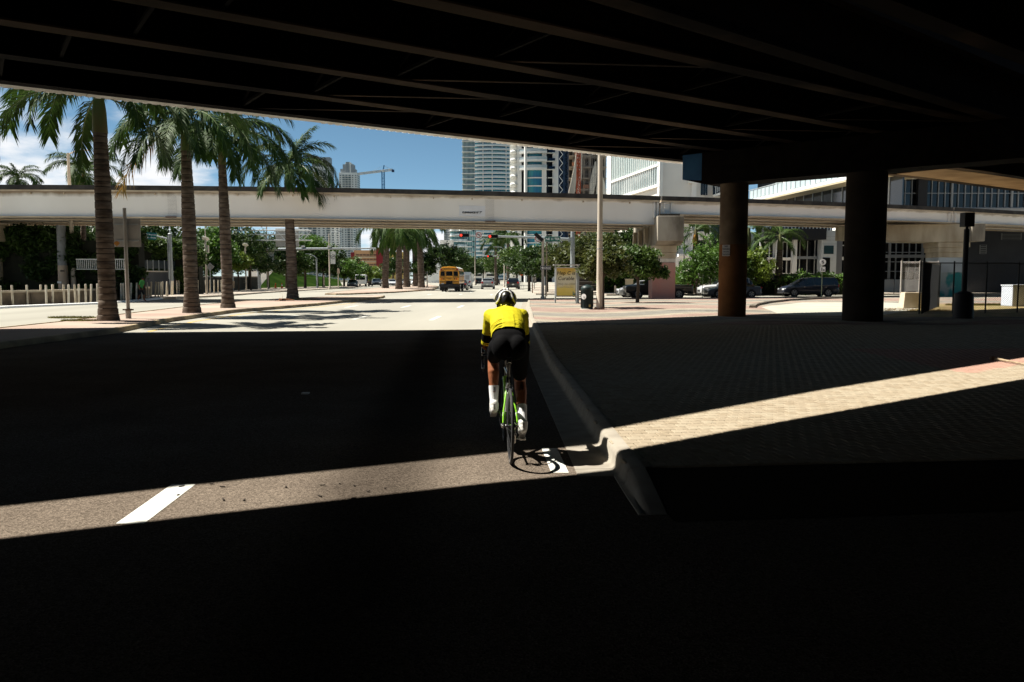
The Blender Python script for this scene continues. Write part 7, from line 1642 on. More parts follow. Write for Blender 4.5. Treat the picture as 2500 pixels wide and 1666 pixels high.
# tower C: nearer, round white bay
Yb = 340.0; s = Yb / F_PX; X = lambda px: (px - 1250) * s
t = thing('balcony_tower', 'nearest white round fronted condo tower with deep curved balconies and blue glass', 'tower', (0, Yb, 0)); pit = 19.5 * s
xa, xb = X(1262), X(1334); w = xb - xa
bay = [(xa + w * i / 20, -2.9 * math.sin(PI * (.02 + .70 * i / 20)) + 1.2) for i in range(21)]
bin_ = [(x, y + 1.9) for x, y in bay]
zsw = 1.65 + (680 - 420) * s
def mk():
    a = MB(); a.sweep(bay, [(0, 0), (4, 0), (4, .9), (0, .9)])
    g = MB(); [g.add([(bin_[i][0] + .03, bin_[i][1], .92), (bin_[i + 1][0] - .03, bin_[i + 1][1], .92), (bin_[i + 1][0] - .03, bin_[i + 1][1], pit), (bin_[i][0] + .03, bin_[i][1], pit)], [(0, 1, 2, 3)]) for i in range(6, 17)]
    r = MB(); r.sweep(bay, [(.05, .92), (.1, .92), (.1, 1.9), (.05, 1.9)]); hr = MB(); hr.sweep(bay, [(0, 1.92), (.14, 1.92), (.14, 2.02), (0, 2.02)])
    return [('balcony_slab', a.mesh('balcony_slab', BWHITE)), ('window_band', g.mesh('window_band', BLUEG)), ('balcony_rail', r.mesh('balcony_rail', RAILG)), ('handrail', hr.mesh('handrail', MULW))]
storeys(t, mk, 12, zsw, pit)
def mk2():
    a = MB(); a.sweep(bin_[5:], [(-.35, 0), (.6, 0), (.6, .45), (-.35, .45)])
    g = MB(); [g.add([(bin_[i][0] + .03, bin_[i][1], .47), (bin_[i + 1][0] - .03, bin_[i + 1][1], .47), (bin_[i + 1][0] - .03, bin_[i + 1][1], pit), (bin_[i][0] + .03, bin_[i][1], pit)], [(0, 1, 2, 3)]) for i in range(6, 17)]
    return [('floor_band', a.mesh('floor_band', BWHITE)), ('window_band', g.mesh('window_band', BLUEG))]
storeys(t, mk2, 13, zsw - 13 * pit, pit)
for (pa, pb, dy, m_) in ((1263, 1273, .3, BWHITE), (1279, 1287, -1.7, BWHITE), (1322, 1333, -.6, BWHITE), (1348, 1362, .6, BWHITE), (1245, 1256, 4.5, BWARM)):
    b = MB(); b.lathe([((pb - pa) * s / 2, 0), ((pb - pa) * s / 2, 96)], 18, (X((pa + pb) / 2), dy + 1.5, 0)) if pb - pa < 9 else b.box((X((pa + pb) / 2), dy + 2.0, 48), ((pb - pa) * s, 3.2, 96)); b.build('column', m_, t, smooth=True)
for i in range(24):      # wavy side balconies and dark recess windows
    z = 3 + i * pit; b = MB(); b.lathe([(1.1, 0), (1.5, .5), (1.5, 1.0), (1.0, 1.5)], 16, (X(1254), 2.6, z)); b.build('side_balcony', BWHITE, t, smooth=True)
    b = MB(); b.box((X(1341), 1.2, z + 1.7), (1.9, .2, pit - .45)); b.build('recess_window', DARKG, t)
    b = MB(); b.box((X(1343), .3, z), (3.2 if z > zsw else 2.3, 1.6, .22)); b.build('side_slab', BWHITE, t)
    if z > zsw: b = MB(); b.box((X(1346), -.5, z + .75), (2.6, .06, 1.0)); b.build('side_rail', NAVYG, t)
b = MB(); b.box((X(1255), 4.2, 48), (X(1266) - X(1245), 1.2, 96)); b.build('side_wall', BWHITE, t)
b = MB(); b.box((X(1302), 9, 48), (X(1358) - X(1247), 10, 96)); b.build('core', mat('dark_interior', (.012, .02, .025), .8), t)
# D: wavy low glass building under the viaduct
Yb = 450.0; s = Yb / F_PX; x0 = (1100 - 1250) * s; w = 60 * s; pit = 13 * s
t = thing('wavy_glass_block', 'blue glass block with wavy white balconies seen under the viaduct', 'building', (x0, Yb, 0))
wav = [(w * .68 * i / 20, -1.2 - 1.1 * math.sin(i * .62)) for i in range(21)]
def mk():
    a = MB(); a.sweep(wav, [(0, 0), (3.4, 0), (3.4, .5), (0, .5)]); r = MB(); r.sweep(wav, [(.05, .52), (.1, .52), (.1, 1.5), (.05, 1.5)])
    g = MB(); [g.add([(w * i / 10 + .06, 1.4, .52), (w * (i + 1) / 10 - .06, 1.4 + random.uniform(-.06, .06), .52), (w * (i + 1) / 10 - .06, 1.4, pit), (w * i / 10 + .06, 1.4, pit)], [(0, 1, 2, 3)]) for i in range(10)]
    m_ = MB(); [m_.box((w * i / 10, 1.3, pit / 2), (.14, .2, pit)) for i in range(6, 11)]
    return [('balcony_slab', a.mesh('balcony_slab', BWHITE)), ('balcony_rail', r.mesh('balcony_rail', RAILG)), ('window_band', g.mesh('window_band', TEALG)), ('mullions', m_.mesh('mullions', MULW))]
storeys(t, mk, 11, 1, pit); b = MB(); b.box((w / 2, 8, 17), (w, 12, 34)); b.build('core', _M['dark_core'], t)
# far white towers at the left
def far_tower(label, px0, px1, ytop, Yb, dark, steps=(), cols=5, pitch=None):
    s = Yb / F_PX; x0, x1 = (px0 - 1250) * s, (px1 - 1250) * s; w = x1 - x0; H = 1.65 + (680 - ytop) * s
    t = thing('apartment_tower', label, 'tower', (x0, Yb, 0), 0, 'white towers in the far distance')
    b = MB(); b.box((w / 2, w * .4, H / 2), (w, w * .8, H)); b.build('wall', BWHITE, t); p = pitch or 5.2 * s
    n = int((H - 3) / p); wb = MB(); gb = MB()
    for i in range(n):
        z = 3 + i * p
        for c in range(cols):
            xw = w * (c + .5) / cols; dk = c in dark
            (gb if dk else wb).box((xw, -.12, z), (w / cols * (.78 if dk else .40), .4, p * (.70 if dk else .42)))
        for c in dark:
            gs = w / cols; wb2 = None
    wb.build('windows', mat('far_window', (.12, .14, .15), .3), t, kind='stuff'); gb.build('balcony_windows', mat('far_balcony_glass', (.10, .135, .15), .3, col2=(.22, .26, .27), scale=.15), t, kind='stuff')
    ns = MB()
    for i in range(n): 
        for c in dark: ns.box((w * (c + .5) / cols, -.6, 3 + i * p - p * .40), (w / cols * .92, 1.2, p * .14))
    ns.build('balcony_slabs', BWHITE, t, kind='stuff')
    # side face windows, facing the sun
    sw = MB()
    for i in range(n): [sw.box((w + .02, w * .8 * (c + .5) / 4, 3 + i * p), (.4, w * .1, p * .42)) for c in range(4)]
    sw.build('side_windows', _M['far_window'], t, kind='stuff')
    for (a, c, yt, m_) in steps:
        xa, xb = (a - px0) * s, (c - px0) * s; h = (ytop - yt) * s; b = MB(); b.box(((xa + xb) / 2, w * .35 - .35 * (a % 7) - .1, H + h / 2), (xb - xa, w * .5, h)); b.build('roof_block', m_, t)
    return t
CROWN = mat('tower_crown_glass', (.26, .29, .31), .4, col2=(.34, .37, .38), scale=.3)
far_tower('white apartment tower with a tall grey glass crown right of the bright palm', 768, 813, 412, 900, (1, 3), ((776, 786, 394, CROWN), (790, 796, 391, BWHITE), (797, 812, 389.5, CROWN), (768, 783, 387, BGREY)))
far_tower('white apartment tower with a stepped crown left of the crane', 833, 877, 426, 1000, (1, 2, 3), ((836, 843, 417, BGREY), (842, 868, 406, BGREY), (850, 859, 400.5, CROWN), (848, 850.5, 402, BWHITE), (859, 862, 402, BWHITE), (868, 872, 417, BGREY)), 6)
far_tower('broad white apartment block seen under the viaduct right of the bright palm', 733, 833, 490, 700, (2, 3, 6), (), 9, 2.0)
far_tower('white tower base under the viaduct above the orange building', 836, 866, 500, 690, (2,), (), 4, 2.0)
far_tower('slim grey-blue tower seen through the palm clump', 1085, 1096, 515, 800, (0, 1), (), 2, 2.2)
far_tower('pale distant block right of the palm clump', 1094, 1112, 560, 760, (1,), (), 3, 2.2)
# tower crane
Yb = 600.0; s = Yb / F_PX; t = thing('tower_crane', 'tower crane with a white jib and blue lattice mast against the sky', 'crane', ((939.5 - 1250) * s, Yb, 0))
BLUS = mat('blue_crane_steel', (.02, .14, .32), .5); WHS = mat('white_crane_steel', (.62, .64, .64), .5)
def lattice(t, p, q, w, n, m, name, r=.12, br=.09):
    p, q = Vector(p), Vector(q); d = (q - p).normalized(); u = Vector((1, 0, 0)) if abs(d.x) < .7 else Vector((0, 1, 0)); a = d.cross(u).normalized(); c = d.cross(a); b = MB(); cor = [a * sx * w / 2 + c * sy * w / 2 for sx, sy in ((-1, -1), (1, -1), (1, 1), (-1, 1))]
    for k in cor: b.beam(p + k, q + k, r, r)
    for i in range(n):
        z0, z1 = p.lerp(q, i / n), p.lerp(q, (i + 1) / n)
        for e in range(4):
            k0, k1 = cor[e], cor[(e + 1) % 4]; b.beam(z0 + (k0 if i % 2 else k1), z1 + (k1 if i % 2 else k0), br, br); b.beam(z0 + k0, z0 + k1, br, br)
    return b.build(name, m, t)
zt = 1.65 + (680 - 424) * s; lattice(t, (0, 0, 0), (0, 0, zt), 1.9, 34, BLUS, 'mast', .3, .2)
lattice(t, (-(939.5 - 880) * s, 0, zt - 1.6), (0, 0, zt + .6), 1.3, 16, WHS, 'jib', .35, .28); lattice(t, (0, 0, zt + .6), (23 * s, 0, zt + 1.4), 1.3, 6, WHS, 'counter_jib', .3, .2)
b = MB(); b.beam((0, 0, zt), (.8, 0, zt + 15 * s), .7, .7); b.build('apex', BLUS, t); b = MB(); b.beam((.8, 0, zt + 15 * s), (18 * s, 0, zt + 1.6), .25, .25); b.beam((.8, 0, zt + 15 * s), (-30 * s, 0, zt), .10, .10); b.build('tie_bar', WHS, t); b = MB(); b.box((24 * s, 0, zt + .6), (1.8, 1.6, 1.8)); b.build('counterweight', mat('blue_counterweight', (.03, .06, .14), .6), t); b = MB(); b.box((.4, -1, zt + .4), (1.4, 1.2, 1.6)); b.build('cab', WHS, t)
# construction tower with white exoskeleton legs
Yb = 300.0; s = Yb / F_PX; X = lambda px: (px - 1250) * s; Z = lambda py: 1.65 + (680 - py) * s
t = thing('unfinished_tower', 'unfinished tower of concrete floors with white curved exoskeleton legs behind scaffolding', 'building', (0, Yb, 0))
RAW = mat('raw_concrete', (.42, .36, .29), .9, var=.3, scale=.5); TIMB = mat('formwork_timber', (.42, .19, .11), .8, var=.4, scale=1); EXO = mat('white_exoskeleton', (.68, .64, .55), .7, var=.08, scale=.6)
for i in range(20): b = MB(); b.box((X(1428), 6, 2 + i * 4.1), (X(1480) - X(1378), 10, .4)); b.build('floor_slab', RAW, t); b = MB(); b.box((X(random.uniform(1395, 1470)), .6, 3.0 + i * 4.1), (random.uniform(2, 5), .3, 1.3)); b.build('formwork', TIMB, t)
for px in (1386, 1400, 1425, 1440, 1460, 1476): b = MB(); b.box((X(px), 3.5, 42), (.8, .8, 84)); b.build('column', RAW, t)
b = MB(); b.box((X(1428), 10, 42), (X(1482) - X(1378), 3, 84)); b.build('core', mat('dark_core_wall', (.04, .035, .03), .9), t)
def leg(pts, dy=-.8):
    b = MB(); n = len(pts)
    for (a, q) in zip(pts, pts[1:]):
        (xa, xb, ya), (xc, xd, yc) = a, q
        V_ = [(X(x), y, Z(z)) for x, z in ((xa, ya), (xb, ya), (xd, yc), (xc, yc)) for y in (dy,)] + [(X(x), dy + 1.4, Z(z)) for x, z in ((xa, ya), (xb, ya), (xd, yc), (xc, yc))]
        b.add(V_, [(0, 1, 2, 3), (7, 6, 5, 4), (0, 4, 5, 1), (1, 5, 6, 2), (2, 6, 7, 3), (3, 7, 4, 0)])
    b.build('exoskeleton_leg', EXO, t)
leg([(1384, 1396, 500), (1387, 1402, 470), (1398, 1407, 420), (1404, 1410, 380), (1406, 1411, 300)])
leg([(1437, 1441, 500), (1437, 1452, 453), (1444, 1452, 420), (1450, 1452, 400)], -.4); leg([(1452, 1480, 490), (1454, 1474, 455), (1453, 1464, 420), (1455, 1462, 385), (1456, 1462, 300)], -.6); leg([(1404, 1430, 500), (1407, 1412, 470), (1412, 1419, 430), (1413, 1420, 340)], -.2)
b = MB(); rr = random.Random(3)
for px in range(1412, 1452, 5): b.beam((X(px), -2.2, 2), (X(px), -2.2, 80), .10, .10)
for z in range(4, 80, 3): b.beam((X(1410), -2.2, z), (X(1452), -2.2, z), .10, .10)
for k in range(26): x = X(rr.uniform(1412, 1440)); z = rr.uniform(3, 75); b.beam((x, -2.25, z), (x + 2.6, -2.25, z + 3), .08, .08)
b.build('scaffolding', mat('scaffold_tube', (.24, .22, .21), .6), t, kind='stuff')
t2 = thing('blue_hoist_mast', 'blue lattice hoist mast beside the unfinished tower', 'hoist', (X(1373), Yb - 3.4, 0)); lattice(t2, (-.9, 0, 0), (-.9, 0, 84), 1.7, 40, mat('blue_mast_steel', (.014, .038, .08), .6), 'mast', .28, .2); lattice(t2, (1.0, 0, 0), (1.0, 0, 84), 1.3, 44, _M['blue_mast_steel'], 'mast', .26, .18); b = MB(); [b.beam((-1.7 + (.0 if i % 2 else 1.3), -1.1, 2 + i * 1.6), (-1.7 + (1.3 if i % 2 else .0), -1.1, 3.6 + i * 1.6), .2, .2) for i in range(50)]; b.build('white_brace', WHS, t2); b = MB(); b.box((0, 1.4, 42), (3.0, .3, 84)); b.build('safety_netting', mat('dark_blue_netting', (.012, .016, .028), .8, var=.5, scale=.6), t2)
t2 = thing('red_hoist_mast', 'rust red lattice hoist mast in front of the unfinished tower', 'hoist', (X(1407.5), Yb - 5, 0)); lattice(t2, (0, 0, 0), (0, 0, 84), 1.25, 60, mat('rust_red_steel', (.38, .075, .03), .6), 'mast', .26, .2)
# white building with slanted glass, near
Ya, Yb2 = 110.0, 131.0; c0 = (20.1, Ya); c1 = ((1486 - 1250) * Yb2 / F_PX, Yb2); Zc = lambda py: 1.65 + (680 - py) * Ya / F_PX
t = thing('white_glass_building', 'white building with tall fins of pale glass above the viaduct', 'building', (c0[0], c0[1], 0))
L1 = lambda f, o=0: Vector((c1[0] - c0[0], c1[1] - c0[1])) * f + Vector((-(c1[1] - c0[1]), c1[0] - c0[0])).normalized() * -o * -1
dF = Vector((c1[0] - c0[0], c1[1] - c0[1])); LF_ = dF.length; dF.normalize(); nF = Vector((-dF.y, dF.x))      # nF points left, outwards
def fq(b, u0, u1, z0, z1, o, th=.12):
    p, q = dF * u0 + nF * o, dF * u1 + nF * o; b.slab([p[:], q[:], (q - nF * th)[:], (p - nF * th)[:]], z0, z1)
z1_, z2_, zt_ = Zc(453), Zc(407), 30
n = 24
for i in range(n):
    u0, u1 = .5 + (LF_ - 1.6) * i / n, .5 + (LF_ - 1.6) * (i + 1) / n
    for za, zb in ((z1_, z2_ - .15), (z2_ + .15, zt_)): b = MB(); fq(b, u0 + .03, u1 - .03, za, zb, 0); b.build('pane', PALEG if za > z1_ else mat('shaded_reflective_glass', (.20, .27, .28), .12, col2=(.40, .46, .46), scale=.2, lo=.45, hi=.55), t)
    b = MB(); fq(b, u0 - .045, u0 + .045, z1_, zt_, .16, .3); b.build('fin', MULW, t)
for za, zb, o in ((z2_ - .15, z2_ + .15, .2), (z1_ - .35, z1_, .2)): b = MB(); fq(b, .0, LF_, za, zb, o, .5); b.build('band', BWHITE, t)
b = MB(); fq(b, LF_ - 1.1, LF_ + .9, 0, zt_, .25, 1.2); b.build('end_pier', BWHITE, t); b = MB(); fq(b, 0, LF_, 0, z1_ - .352, -.3, .3); b.build('lower_wall', BWARM, t); b = MB(); fq(b, -.3, .45, 0, zt_, .12, .5); b.build('corner_post', BWHITE, t)
b = MB(); b.slab([(0, .1), (6.2, .1), (6.2, 18), (.6, 18)], 9, 30); b.build('front_wall', BWARM, t)
b = MB(); b.slab([(0.4, .6), (6.2, .6), (6.2, 16), (1, 16)], 0, 8.99); b.build('lower_front_wall', BWARM, t)
X = lambda px, Y=Ya: (px - 1250) * Y / F_PX - c0[0]
for (pa, pb, ya, yb_, m_, nm, dy) in ((1683, 1694, 300, 690, BWHITE, 'pilaster', -.25), (1694, 1760, 300, 690, BWARM, 'side_wall', .6), (1674, 1692, 438, 452, BWHITE, 'ledge', -.6), (1690, 1725, 568, 588, BWARM, 'balcony_front', -.9), (1640, 1705, 628, 690, BWHITE, 'entrance_block', -1.6), (1648, 1672, 622, 628, BWHITE, 'entrance_lintel', -1.8)):
    x0, x1 = X(pa), X(pb); b = MB(); b.box(((x0 + x1) / 2, dy + .6, (Zc(ya) + Zc(yb_)) / 2), (x1 - x0, 1.2, Zc(ya) - Zc(yb_))); b.build(nm, m_, t)
for (pa, pb, ya, yb_) in ((1705, 1722, 452, 480), (1703, 1719, 550, 569), (1703, 1719, 584, 607), (1734, 1760, 452, 482), (1732, 1760, 550, 612)):
    x0, x1 = X(pa), X(pb); k = 3
    for i in range(k): b = MB(); b.box((x0 + (x1 - x0) * (i + .5) / k, -.02, (Zc(ya) + Zc(yb_)) / 2), ((x1 - x0) / k - .05, .12, Zc(ya) - Zc(yb_))); b.build('window', DARKG, t)
b = MB(); [b.box((X(1652), -1.66, Zc(643 + i * 6)), (.28, .06, .28)) for i in range(3)]; b.build('wall_vents', DARKG, t, kind='stuff')
for i in range(7): b = MB(); b.box((X(1735 + i * 4), -1.4, Zc(470) + i * .16), (.06, .06, 1.0)); b.build('baluster', MULW, t)
b = MB(); b.beam((X(1733), -1.4, Zc(463)), (X(1762), -1.4, Zc(454)), .08, .08); b.build('handrail', MULW, t); b = MB(); b.beam((X(1733), -1.0, Zc(483)), (X(1762), -1.0, Zc(474)), 1.2, .3); b.build('balcony_slab', BWHITE, t)
g = at(1669, 690, 84); t3 = thing('thin_lamp', 'thin dark lamp post before the white building', 'lamp post', (g.x, 84, .14), 0); b = MB(); b.lathe([(.06, 0), (.04, 5.6)], 8); b.build('pole', BLACK, t3); b = MB(); b.box((-.25, 0, 5.6), (.6, .15, .07)); b.build('lamp_head', BLACK, t3)
# sweeping balcony building
P0, P1 = Vector(((1822 - 1250) * 106 / F_PX, 106)), Vector(((2140 - 1250) * 76 / F_PX, 76)); dB = (P1 - P0).normalized(); nB = Vector((-dB.y, dB.x)); nB = nB if nB.x > 0 else -nB; LB = (P1 - P0).length
t = thing('balcony_building', 'building with a long sweeping white balcony over dark glass at the right', 'building', (P0.x, P0.y, 0)); zb0 = 11.65
def bq(b, u0, u1, o0, o1, z0, z1): b.slab([(dB * u0 + nB * o0)[:], (dB * u1 + nB * o0)[:], (dB * u1 + nB * o1)[:], (dB * u0 + nB * o1)[:]], z0, z1)
b = MB(); bq(b, -6, LB, 0, 5, zb0, zb0 + .32); b.build('balcony_slab', BWHITE, t)
b = MB(); bq(b, -6, LB, .02, 5, zb0 - .18, zb0 - .004); b.build('soffit', mat('cream_soffit', (.50, .44, .30), .8), t)
n = 26
for i in range(n):
    u0, u1 = LB * i / n, LB * (i + 1) / n; b = MB(); bq(b, u0 + .05, u1 - .05, .12, .15, zb0 + .40, zb0 + 1.42); b.build('rail_pane', RAILG, t); b = MB(); bq(b, u0 - .03, u0 + .03, .06, .2, zb0 + .324, zb0 + 1.5); b.build('rail_post', MULL, t)
b = MB(); bq(b, -6, LB, .06, .2, zb0 + 1.502, zb0 + 1.57); b.build('handrail', MULL, t)
for i in range(14):
    u0, u1 = LB * i / 14, LB * (i + 1) / 14; b = MB(); bq(b, u0 + .05, u1 - .05, 3.6, 3.75, zb0 + .33, zb0 + 4.2); b.build('wall_panel' if i % 3 != 2 else 'window', [PALEG, BWHITE, DARKG][i % 3], t)
    b = MB(); bq(b, u0 + .04, u1 - .04, 2.2, 2.35, 6.2, zb0 - .19); b.build('window', mat('smoked_blue_glass', (.012, .02, .03), .08, spec=.6), t); b = MB(); bq(b, u0 - .04, u0 + .04, 2.1, 2.2, 6.2, zb0 - .19); b.build('mullion', MULL, t)
b = MB(); bq(b, 0, LB, 2.08, 2.2, 8.2, 8.3); b.build('transom', MULL, t); b = MB(); bq(b, -6, LB * .52, 3.8, 14, 0, zb0 + 7); b.build('core', _M['dark_interior'], t)
# dark glazed office, facing the street
Yg = 88.0; s = Yg / F_PX; X = lambda px: (px - 1250) * s; Z = lambda py: 1.65 + (680 - py) * s
t = thing('glazed_office', 'black glazed office with grey mullions behind the viaduct at the right edge', 'building', (0, Yg, 0))
def curtain(t, px0, px1, yt, yb, cols, rows, gm, mm, dy=0, mw=.09, thick=()):
    x0, x1, zt, zb = X(px0), X(px1), Z(yt), Z(yb)
    for i in range(cols):
        for j in range(rows):
            xa, xb = x0 + (x1 - x0) * i / cols, x0 + (x1 - x0) * (i + 1) / cols; za, zc_ = zb + (zt - zb) * j / rows, zb + (zt - zb) * (j + 1) / rows
            b = MB(); b.box(((xa + xb) / 2, dy + .1, (za + zc_) / 2), (xb - xa - .02, .06, zc_ - za - .02), R=Euler((random.uniform(-.004, .004), 0, random.uniform(-.006, .006))).to_matrix()); b.build('pane', gm, t)
    for i in range(cols + 1):
        w = mw * (2.6 if i in thick else 1); b = MB(); b.box((x0 + (x1 - x0) * i / cols, dy - (.06 if i in thick else 0), (zt + zb) / 2), (w, .2, zt - zb)); b.build('mullion', mm, t)
    for j in range(rows + 1): b = MB(); b.box(((x0 + x1) / 2, dy + .004, zb + (zt - zb) * j / rows), (x1 - x0, .17, mw)); b.build('transom', mm, t)
MULD = mat('shaded_grey_mullion', (.22, .24, .255), .6)
curtain(t, 2150, 2520, 441, 510, 23, 2, DARKG, MULD, 0, .075, (1, 6, 10, 19))
curtain(t, 2150, 2390, 594, 686, 15, 4, DARKG, MULD, .02, .085, (1, 6, 11))
b = MB(); b.box((X(2335), -.05, Z(516)), (X(2520) - X(2150), .5, .42)); b.build('spandrel', MULD, t); b = MB(); b.box((X(2270), -.10, Z(626.5)), (X(2390) - X(2150), .4, .34)); b.build('floor_band', MULD, t)
b = MB(); b.box((X(2335), 6, 8), (X(2540) - X(2150), 11, 19)); b.build('core', _M['dark_interior'], t); b = MB(); b.box((X(2260), -.3, .72), (X(2395) - X(2140), .5, 1.6)); b.build('base_wall', BGREY, t); b = MB(); b.box((X(2210), -.4, Z(438)), (8, 2, .35)); b.build('canopy', BWHITE, t)
b = MB(); b.box((X(2234), -.4, Z(472)), (1.0, .5, 3.9)); b.build('dark_pier', BLACK, t)
t = thing('dark_plant_wall', 'dark grey plant room wall with louvred vents at the right edge', 'building', (0, 84, 0)); sx_ = 84 / F_PX; X2 = lambda px: (px - 1250) * sx_; Z2 = lambda py: 1.65 + (680 - py) * sx_
b = MB(); b.box((X2(2450), 1.0, 3.8), (X2(2560) - X2(2365), 2, 7.6)); b.build('wall', mat('dark_slate_render', (.050, .055, .065), .85, var=.2, scale=.6), t)
for (pa, pb, ya, yb_) in ((2435, 2484, 571, 587), (2384, 2401, 599, 621)):
    b = MB(); b.box(((X2(pa) + X2(pb)) / 2, -.03, (Z2(ya) + Z2(yb_)) / 2), (X2(pb) - X2(pa), .06, Z2(ya) - Z2(yb_))); lv = b.build('louvre_vent', MULD, t)
    for i in range(5): b = MB(); b.box(((X2(pa) + X2(pb)) / 2, -.075, Z2(yb_) + (Z2(ya) - Z2(yb_)) * (i + .5) / 5), (X2(pb) - X2(pa) - .2, .03, .09)); b.build('slat', mat('dark_slat', (.02, .022, .025), .7), lv)
# white framed dark building and grey pylon
t = thing('white_framed_shop', 'dark glass front with white columns and a pale grey pylon behind the minivan', 'building', (0, Yg, 0))
curtain(t, 1855, 1930, 592, 668, 7, 2, DARKG, MULW, .3, .07, (0, 3)); curtain(t, 1937, 1992, 586, 668, 3, 2, DARKG, MULW, .9, .05)
b = MB(); b.box((X(1925), -.2, Z(575)), (X(1998) - X(1850), 2.6, 1.15)); b.build('canopy', mat('black_fascia', (.012, .013, .016), .6), t)
for px, w in ((1933, .42), (1890, .22)): b = MB(); b.box((X(px), -.35, (Z(586) + Z(668)) / 2), (w, .4, Z(586) - Z(668))); b.build('column', MULW, t)
for pa, pb, dz in ((1850, 1925, 633), (1934, 1990, 630)): b = MB(); b.box(((X(pa) + X(pb)) / 2, -.1, Z(dz)), (X(pb) - X(pa), .35, .30)); b.build('beam', BWHITE if pa < 1900 else MULD, t)
b = MB(); b.box((X(2009), -.6, (Z(566) + Z(680)) / 2), (X(2027) - X(1991), 1.2, Z(566) - Z(680))); pyl = b.build('pylon_face', mat('pale_pylon_cladding', (.50, .54, .55), .6, var=.06), t); b = MB(); b.box((X(2036), .3, (Z(566) + Z(680)) / 2), (X(2044) - X(2027.5), 2.2, Z(566) - Z(680))); b.build('pylon_side', mat('dark_pylon_cladding', (.15, .16, .17), .6), t)
b = MB(); b.box((X(2008), -1.22, Z(612)), (1.05, .06, .9)); b.build('window', mat('pylon_window', (.02, .05, .06), .1), pyl); b = MB(); b.box((X(2003), -1.22, Z(655)), (.8, .06, 2.2)); b.build('door', DARKG, pyl)
for q in range(3): b = MB(); b.box((X(2009), -1.21, Z(580 + q * 9)), (X(2027) - X(1991), .03, .02)); b.build('panel_joint', MULD, pyl)
curtain(t, 2045, 2085, 567, 668, 3, 3, DARKG, MULW, -.2, .10, (0, 3)); b = MB(); b.box((X(2065), -.3, Z(632)), (X(2085) - X(2045), .4, .36)); b.build('beam', BWHITE, t); b = MB(); b.box((X(2060), -.4, Z(563)), (X(2092) - X(2030), 1.6, .4)); b.build('roof_edge', BWHITE, t)
curtain(t, 1860, 2090, 553, 566, 26, 1, mat('grey_panel_glass', (.03, .035, .04), .2), MULW, 1.6, .09)
b = MB(); b.box((X(1970), 5, 3.4), (X(2095) - X(1850), 7, 6.8)); b.build('core', _M['dark_interior'], t)
b = MB(); b.beam((X(1905), -9.5, 1.55), (X(2080), -9.5, 1.55), .05, .05); [b.beam((X(1905 + i * 25), -9.5, 0), (X(1905 + i * 25), -9.5, 1.55), .05, .05) for i in range(8)]; o = b.build('dark_rail_fence', BLACK); o.location = (0, Yg, .1); tag(o, 'thin dark rail running along the hedge behind the minivan', 'rail')
# dark block behind the plaza trees, low orange building at the left, pale block by the clump
t = thing('orange_building', 'low orange and beige building with dark red tower seen through the palm clump', 'building', (0, 262, 0)); s3 = 262 / F_PX; X3 = lambda px: (px - 1250) * s3; Z3 = lambda py: 1.65 + (680 - py) * s3
OB = mat('orange_stucco', (.58, .33, .17), .8, var=.1, scale=.3); YB = mat('yellow_stucco', (.58, .40, .12), .8, var=.1); DR = mat('dark_red_stucco', (.20, .02, .025), .8); BB = mat('beige_band', (.54, .44, .30), .8)
for (pa, pb, ya, m_, nm, dy) in ((866, 925, 612, OB, 'wall', 0), (921, 937, 606, DR, 'red_tower', -.6), (937, 985, 616, YB, 'yellow_wing', .1), (859, 867, 617, DR, 'red_corner', -.4)):
    b = MB(); b.box(((X3(pa) + X3(pb)) / 2, dy + 3, Z3(ya) / 2), (X3(pb) - X3(pa), 6, Z3(ya))); b.build(nm, m_, t)
for ya, yb_ in ((621.5, 625), (632.5, 635.5), (645, 648)): 
    for i in range(6): b = MB(); b.box((X3(871 + i * 8.4 + 4), -.03, Z3((ya + yb_) / 2)), (7.2 * s3, .1, (yb_ - ya) * s3)); b.build('window', mat('brown_window', (.14, .08, .05), .4), t)
for y in (629, 640, 652, 660): b = MB(); b.box((X3(895), -.15, Z3(y)), (58 * s3, .3, 2.2 * s3)); b.build('band', BB, t)
for i in range(4): b = MB(); b.box((X3(948 + i * 9), .05, Z3(634)), (3.6 * s3, .1, 5 * s3)); b.build('window', _M['brown_window'], t)
b = MB(); b.box((X3(955), .0, Z3(650)), (60 * s3, .3, 3 * s3)); b.build('balcony_band', BB, t)
t = thing('white_low_building', 'long low white building with one dark slot window right of the palm clump', 'building', (0, 300, 0)); s4 = 300 / F_PX; X4 = lambda px: (px - 1250) * s4; Z4 = lambda py: 1.65 + (680 - py) * s4
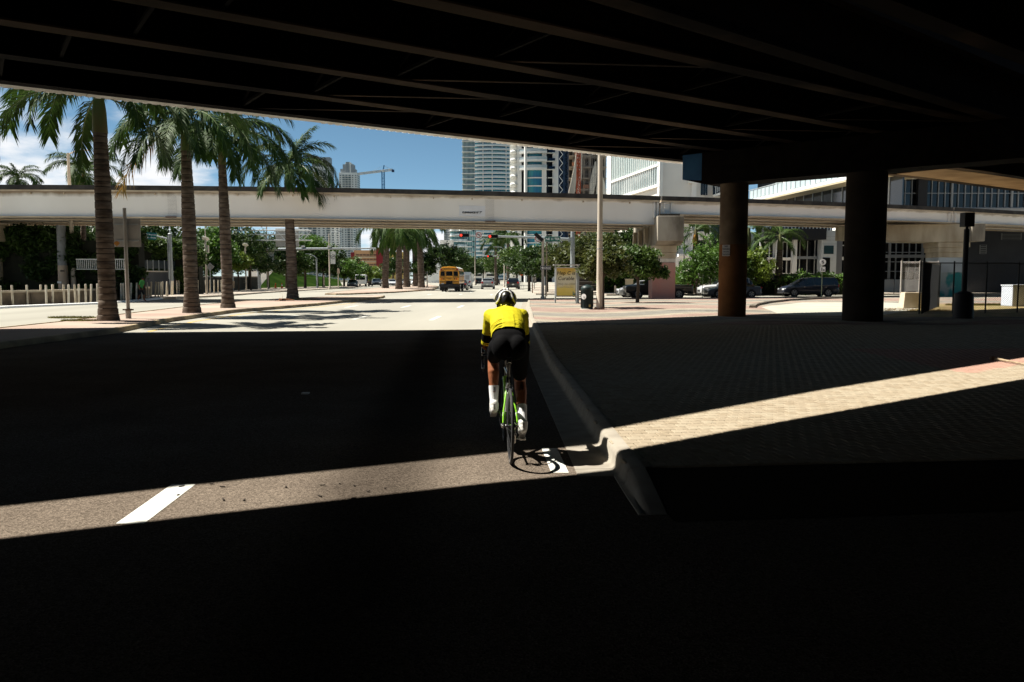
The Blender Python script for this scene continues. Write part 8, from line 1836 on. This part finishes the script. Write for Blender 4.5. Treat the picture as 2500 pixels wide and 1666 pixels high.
b = MB(); b.box((X4(1075), 5, Z4(604) / 2), (X4(1106) - X4(1040), 10, Z4(604))); b.build('wall', BWHITE, t); b = MB(); b.box((X4(1095), -.05, Z4(614)), (19 * s4, .2, 5 * s4)); b.build('slot_window', DARKG, t); b = MB(); b.box((X4(1090), 4, Z4(600) - 1), (30 * s4, 6, 6)); b.build('upper_block', BWARM, t)
t = thing('dark_garage_block', 'dark low block with horizontal louvres behind the street trees', 'building', (0, 96, 0)); s5 = 96 / F_PX; X5 = lambda px: (px - 1250) * s5
b = MB(); b.box((X5(1440), 3, 3.0), (X5(1500) - X5(1360), 6, 6.0)); b.build('wall', mat('dark_block', (.05, .045, .04), .9), t)
for i in range(6): b = MB(); b.box((X5(1440), -.1, .8 + i * .45), (X5(1495) - X5(1405), .08, .06)); b.build('louvre', mat('pale_louvre', (.30, .29, .27), .7), t)
t = thing('white_house', 'white house end with grey roof among the trees behind the banner pole', 'building', (at(668, 690, 170).x, 170, 0)); b = MB(); b.box((0, 0, 3.0), (9, 6, 6)); b.build('wall', BWHITE, t); b = MB(); b.box((0, -3.1, 3.4), (9, .2, .5)); b.build('band', BGREY, t)
t = thing('distant_brown_block', 'flat roofed brown block at the far left behind the viaduct', 'building', (at(10, 690, 130).x, 130, 0)); b = MB(); b.box((-4, 0, 5.8), (14, 10, 11.6)); b.build('wall', mat('brown_render', (.32, .24, .17), .85), t)
# skyline closing the views down the side streets and behind the trees
def backdrop(label, x, y, w, d, h, m_, rows=4, cols=6):
    t = thing('far_building', label, 'building', (x, y, 0)); b = MB(); b.box((0, d / 2, h / 2), (w, d, h)); b.build('wall', m_, t); wb = MB()
    for i in range(rows): [wb.box((-w / 2 + w * (c + .5) / cols, -.05, h * (i + .6) / (rows + .3)), (w / cols * .6, .2, h / rows * .45)) for c in range(cols)]
    wb.build('windows', DARKG, t, kind='stuff')
backdrop('pale mid-rise block hidden behind the left trees', -150, 230, 60, 20, 14, BWARM); backdrop('grey block closing the side street at far right', 120, 130, 50, 20, 22, BGREY, 6, 8); backdrop('sand coloured block far left behind the vines', -110, 120, 60, 16, 9, mat('sand_render', (.42, .34, .25), .85))
backdrop('beige block beyond the avenue trees', -28, 420, 40, 14, 9, BWARM); backdrop('grey low block straight down the avenue', 16, 520, 34, 14, 9, BGREY)
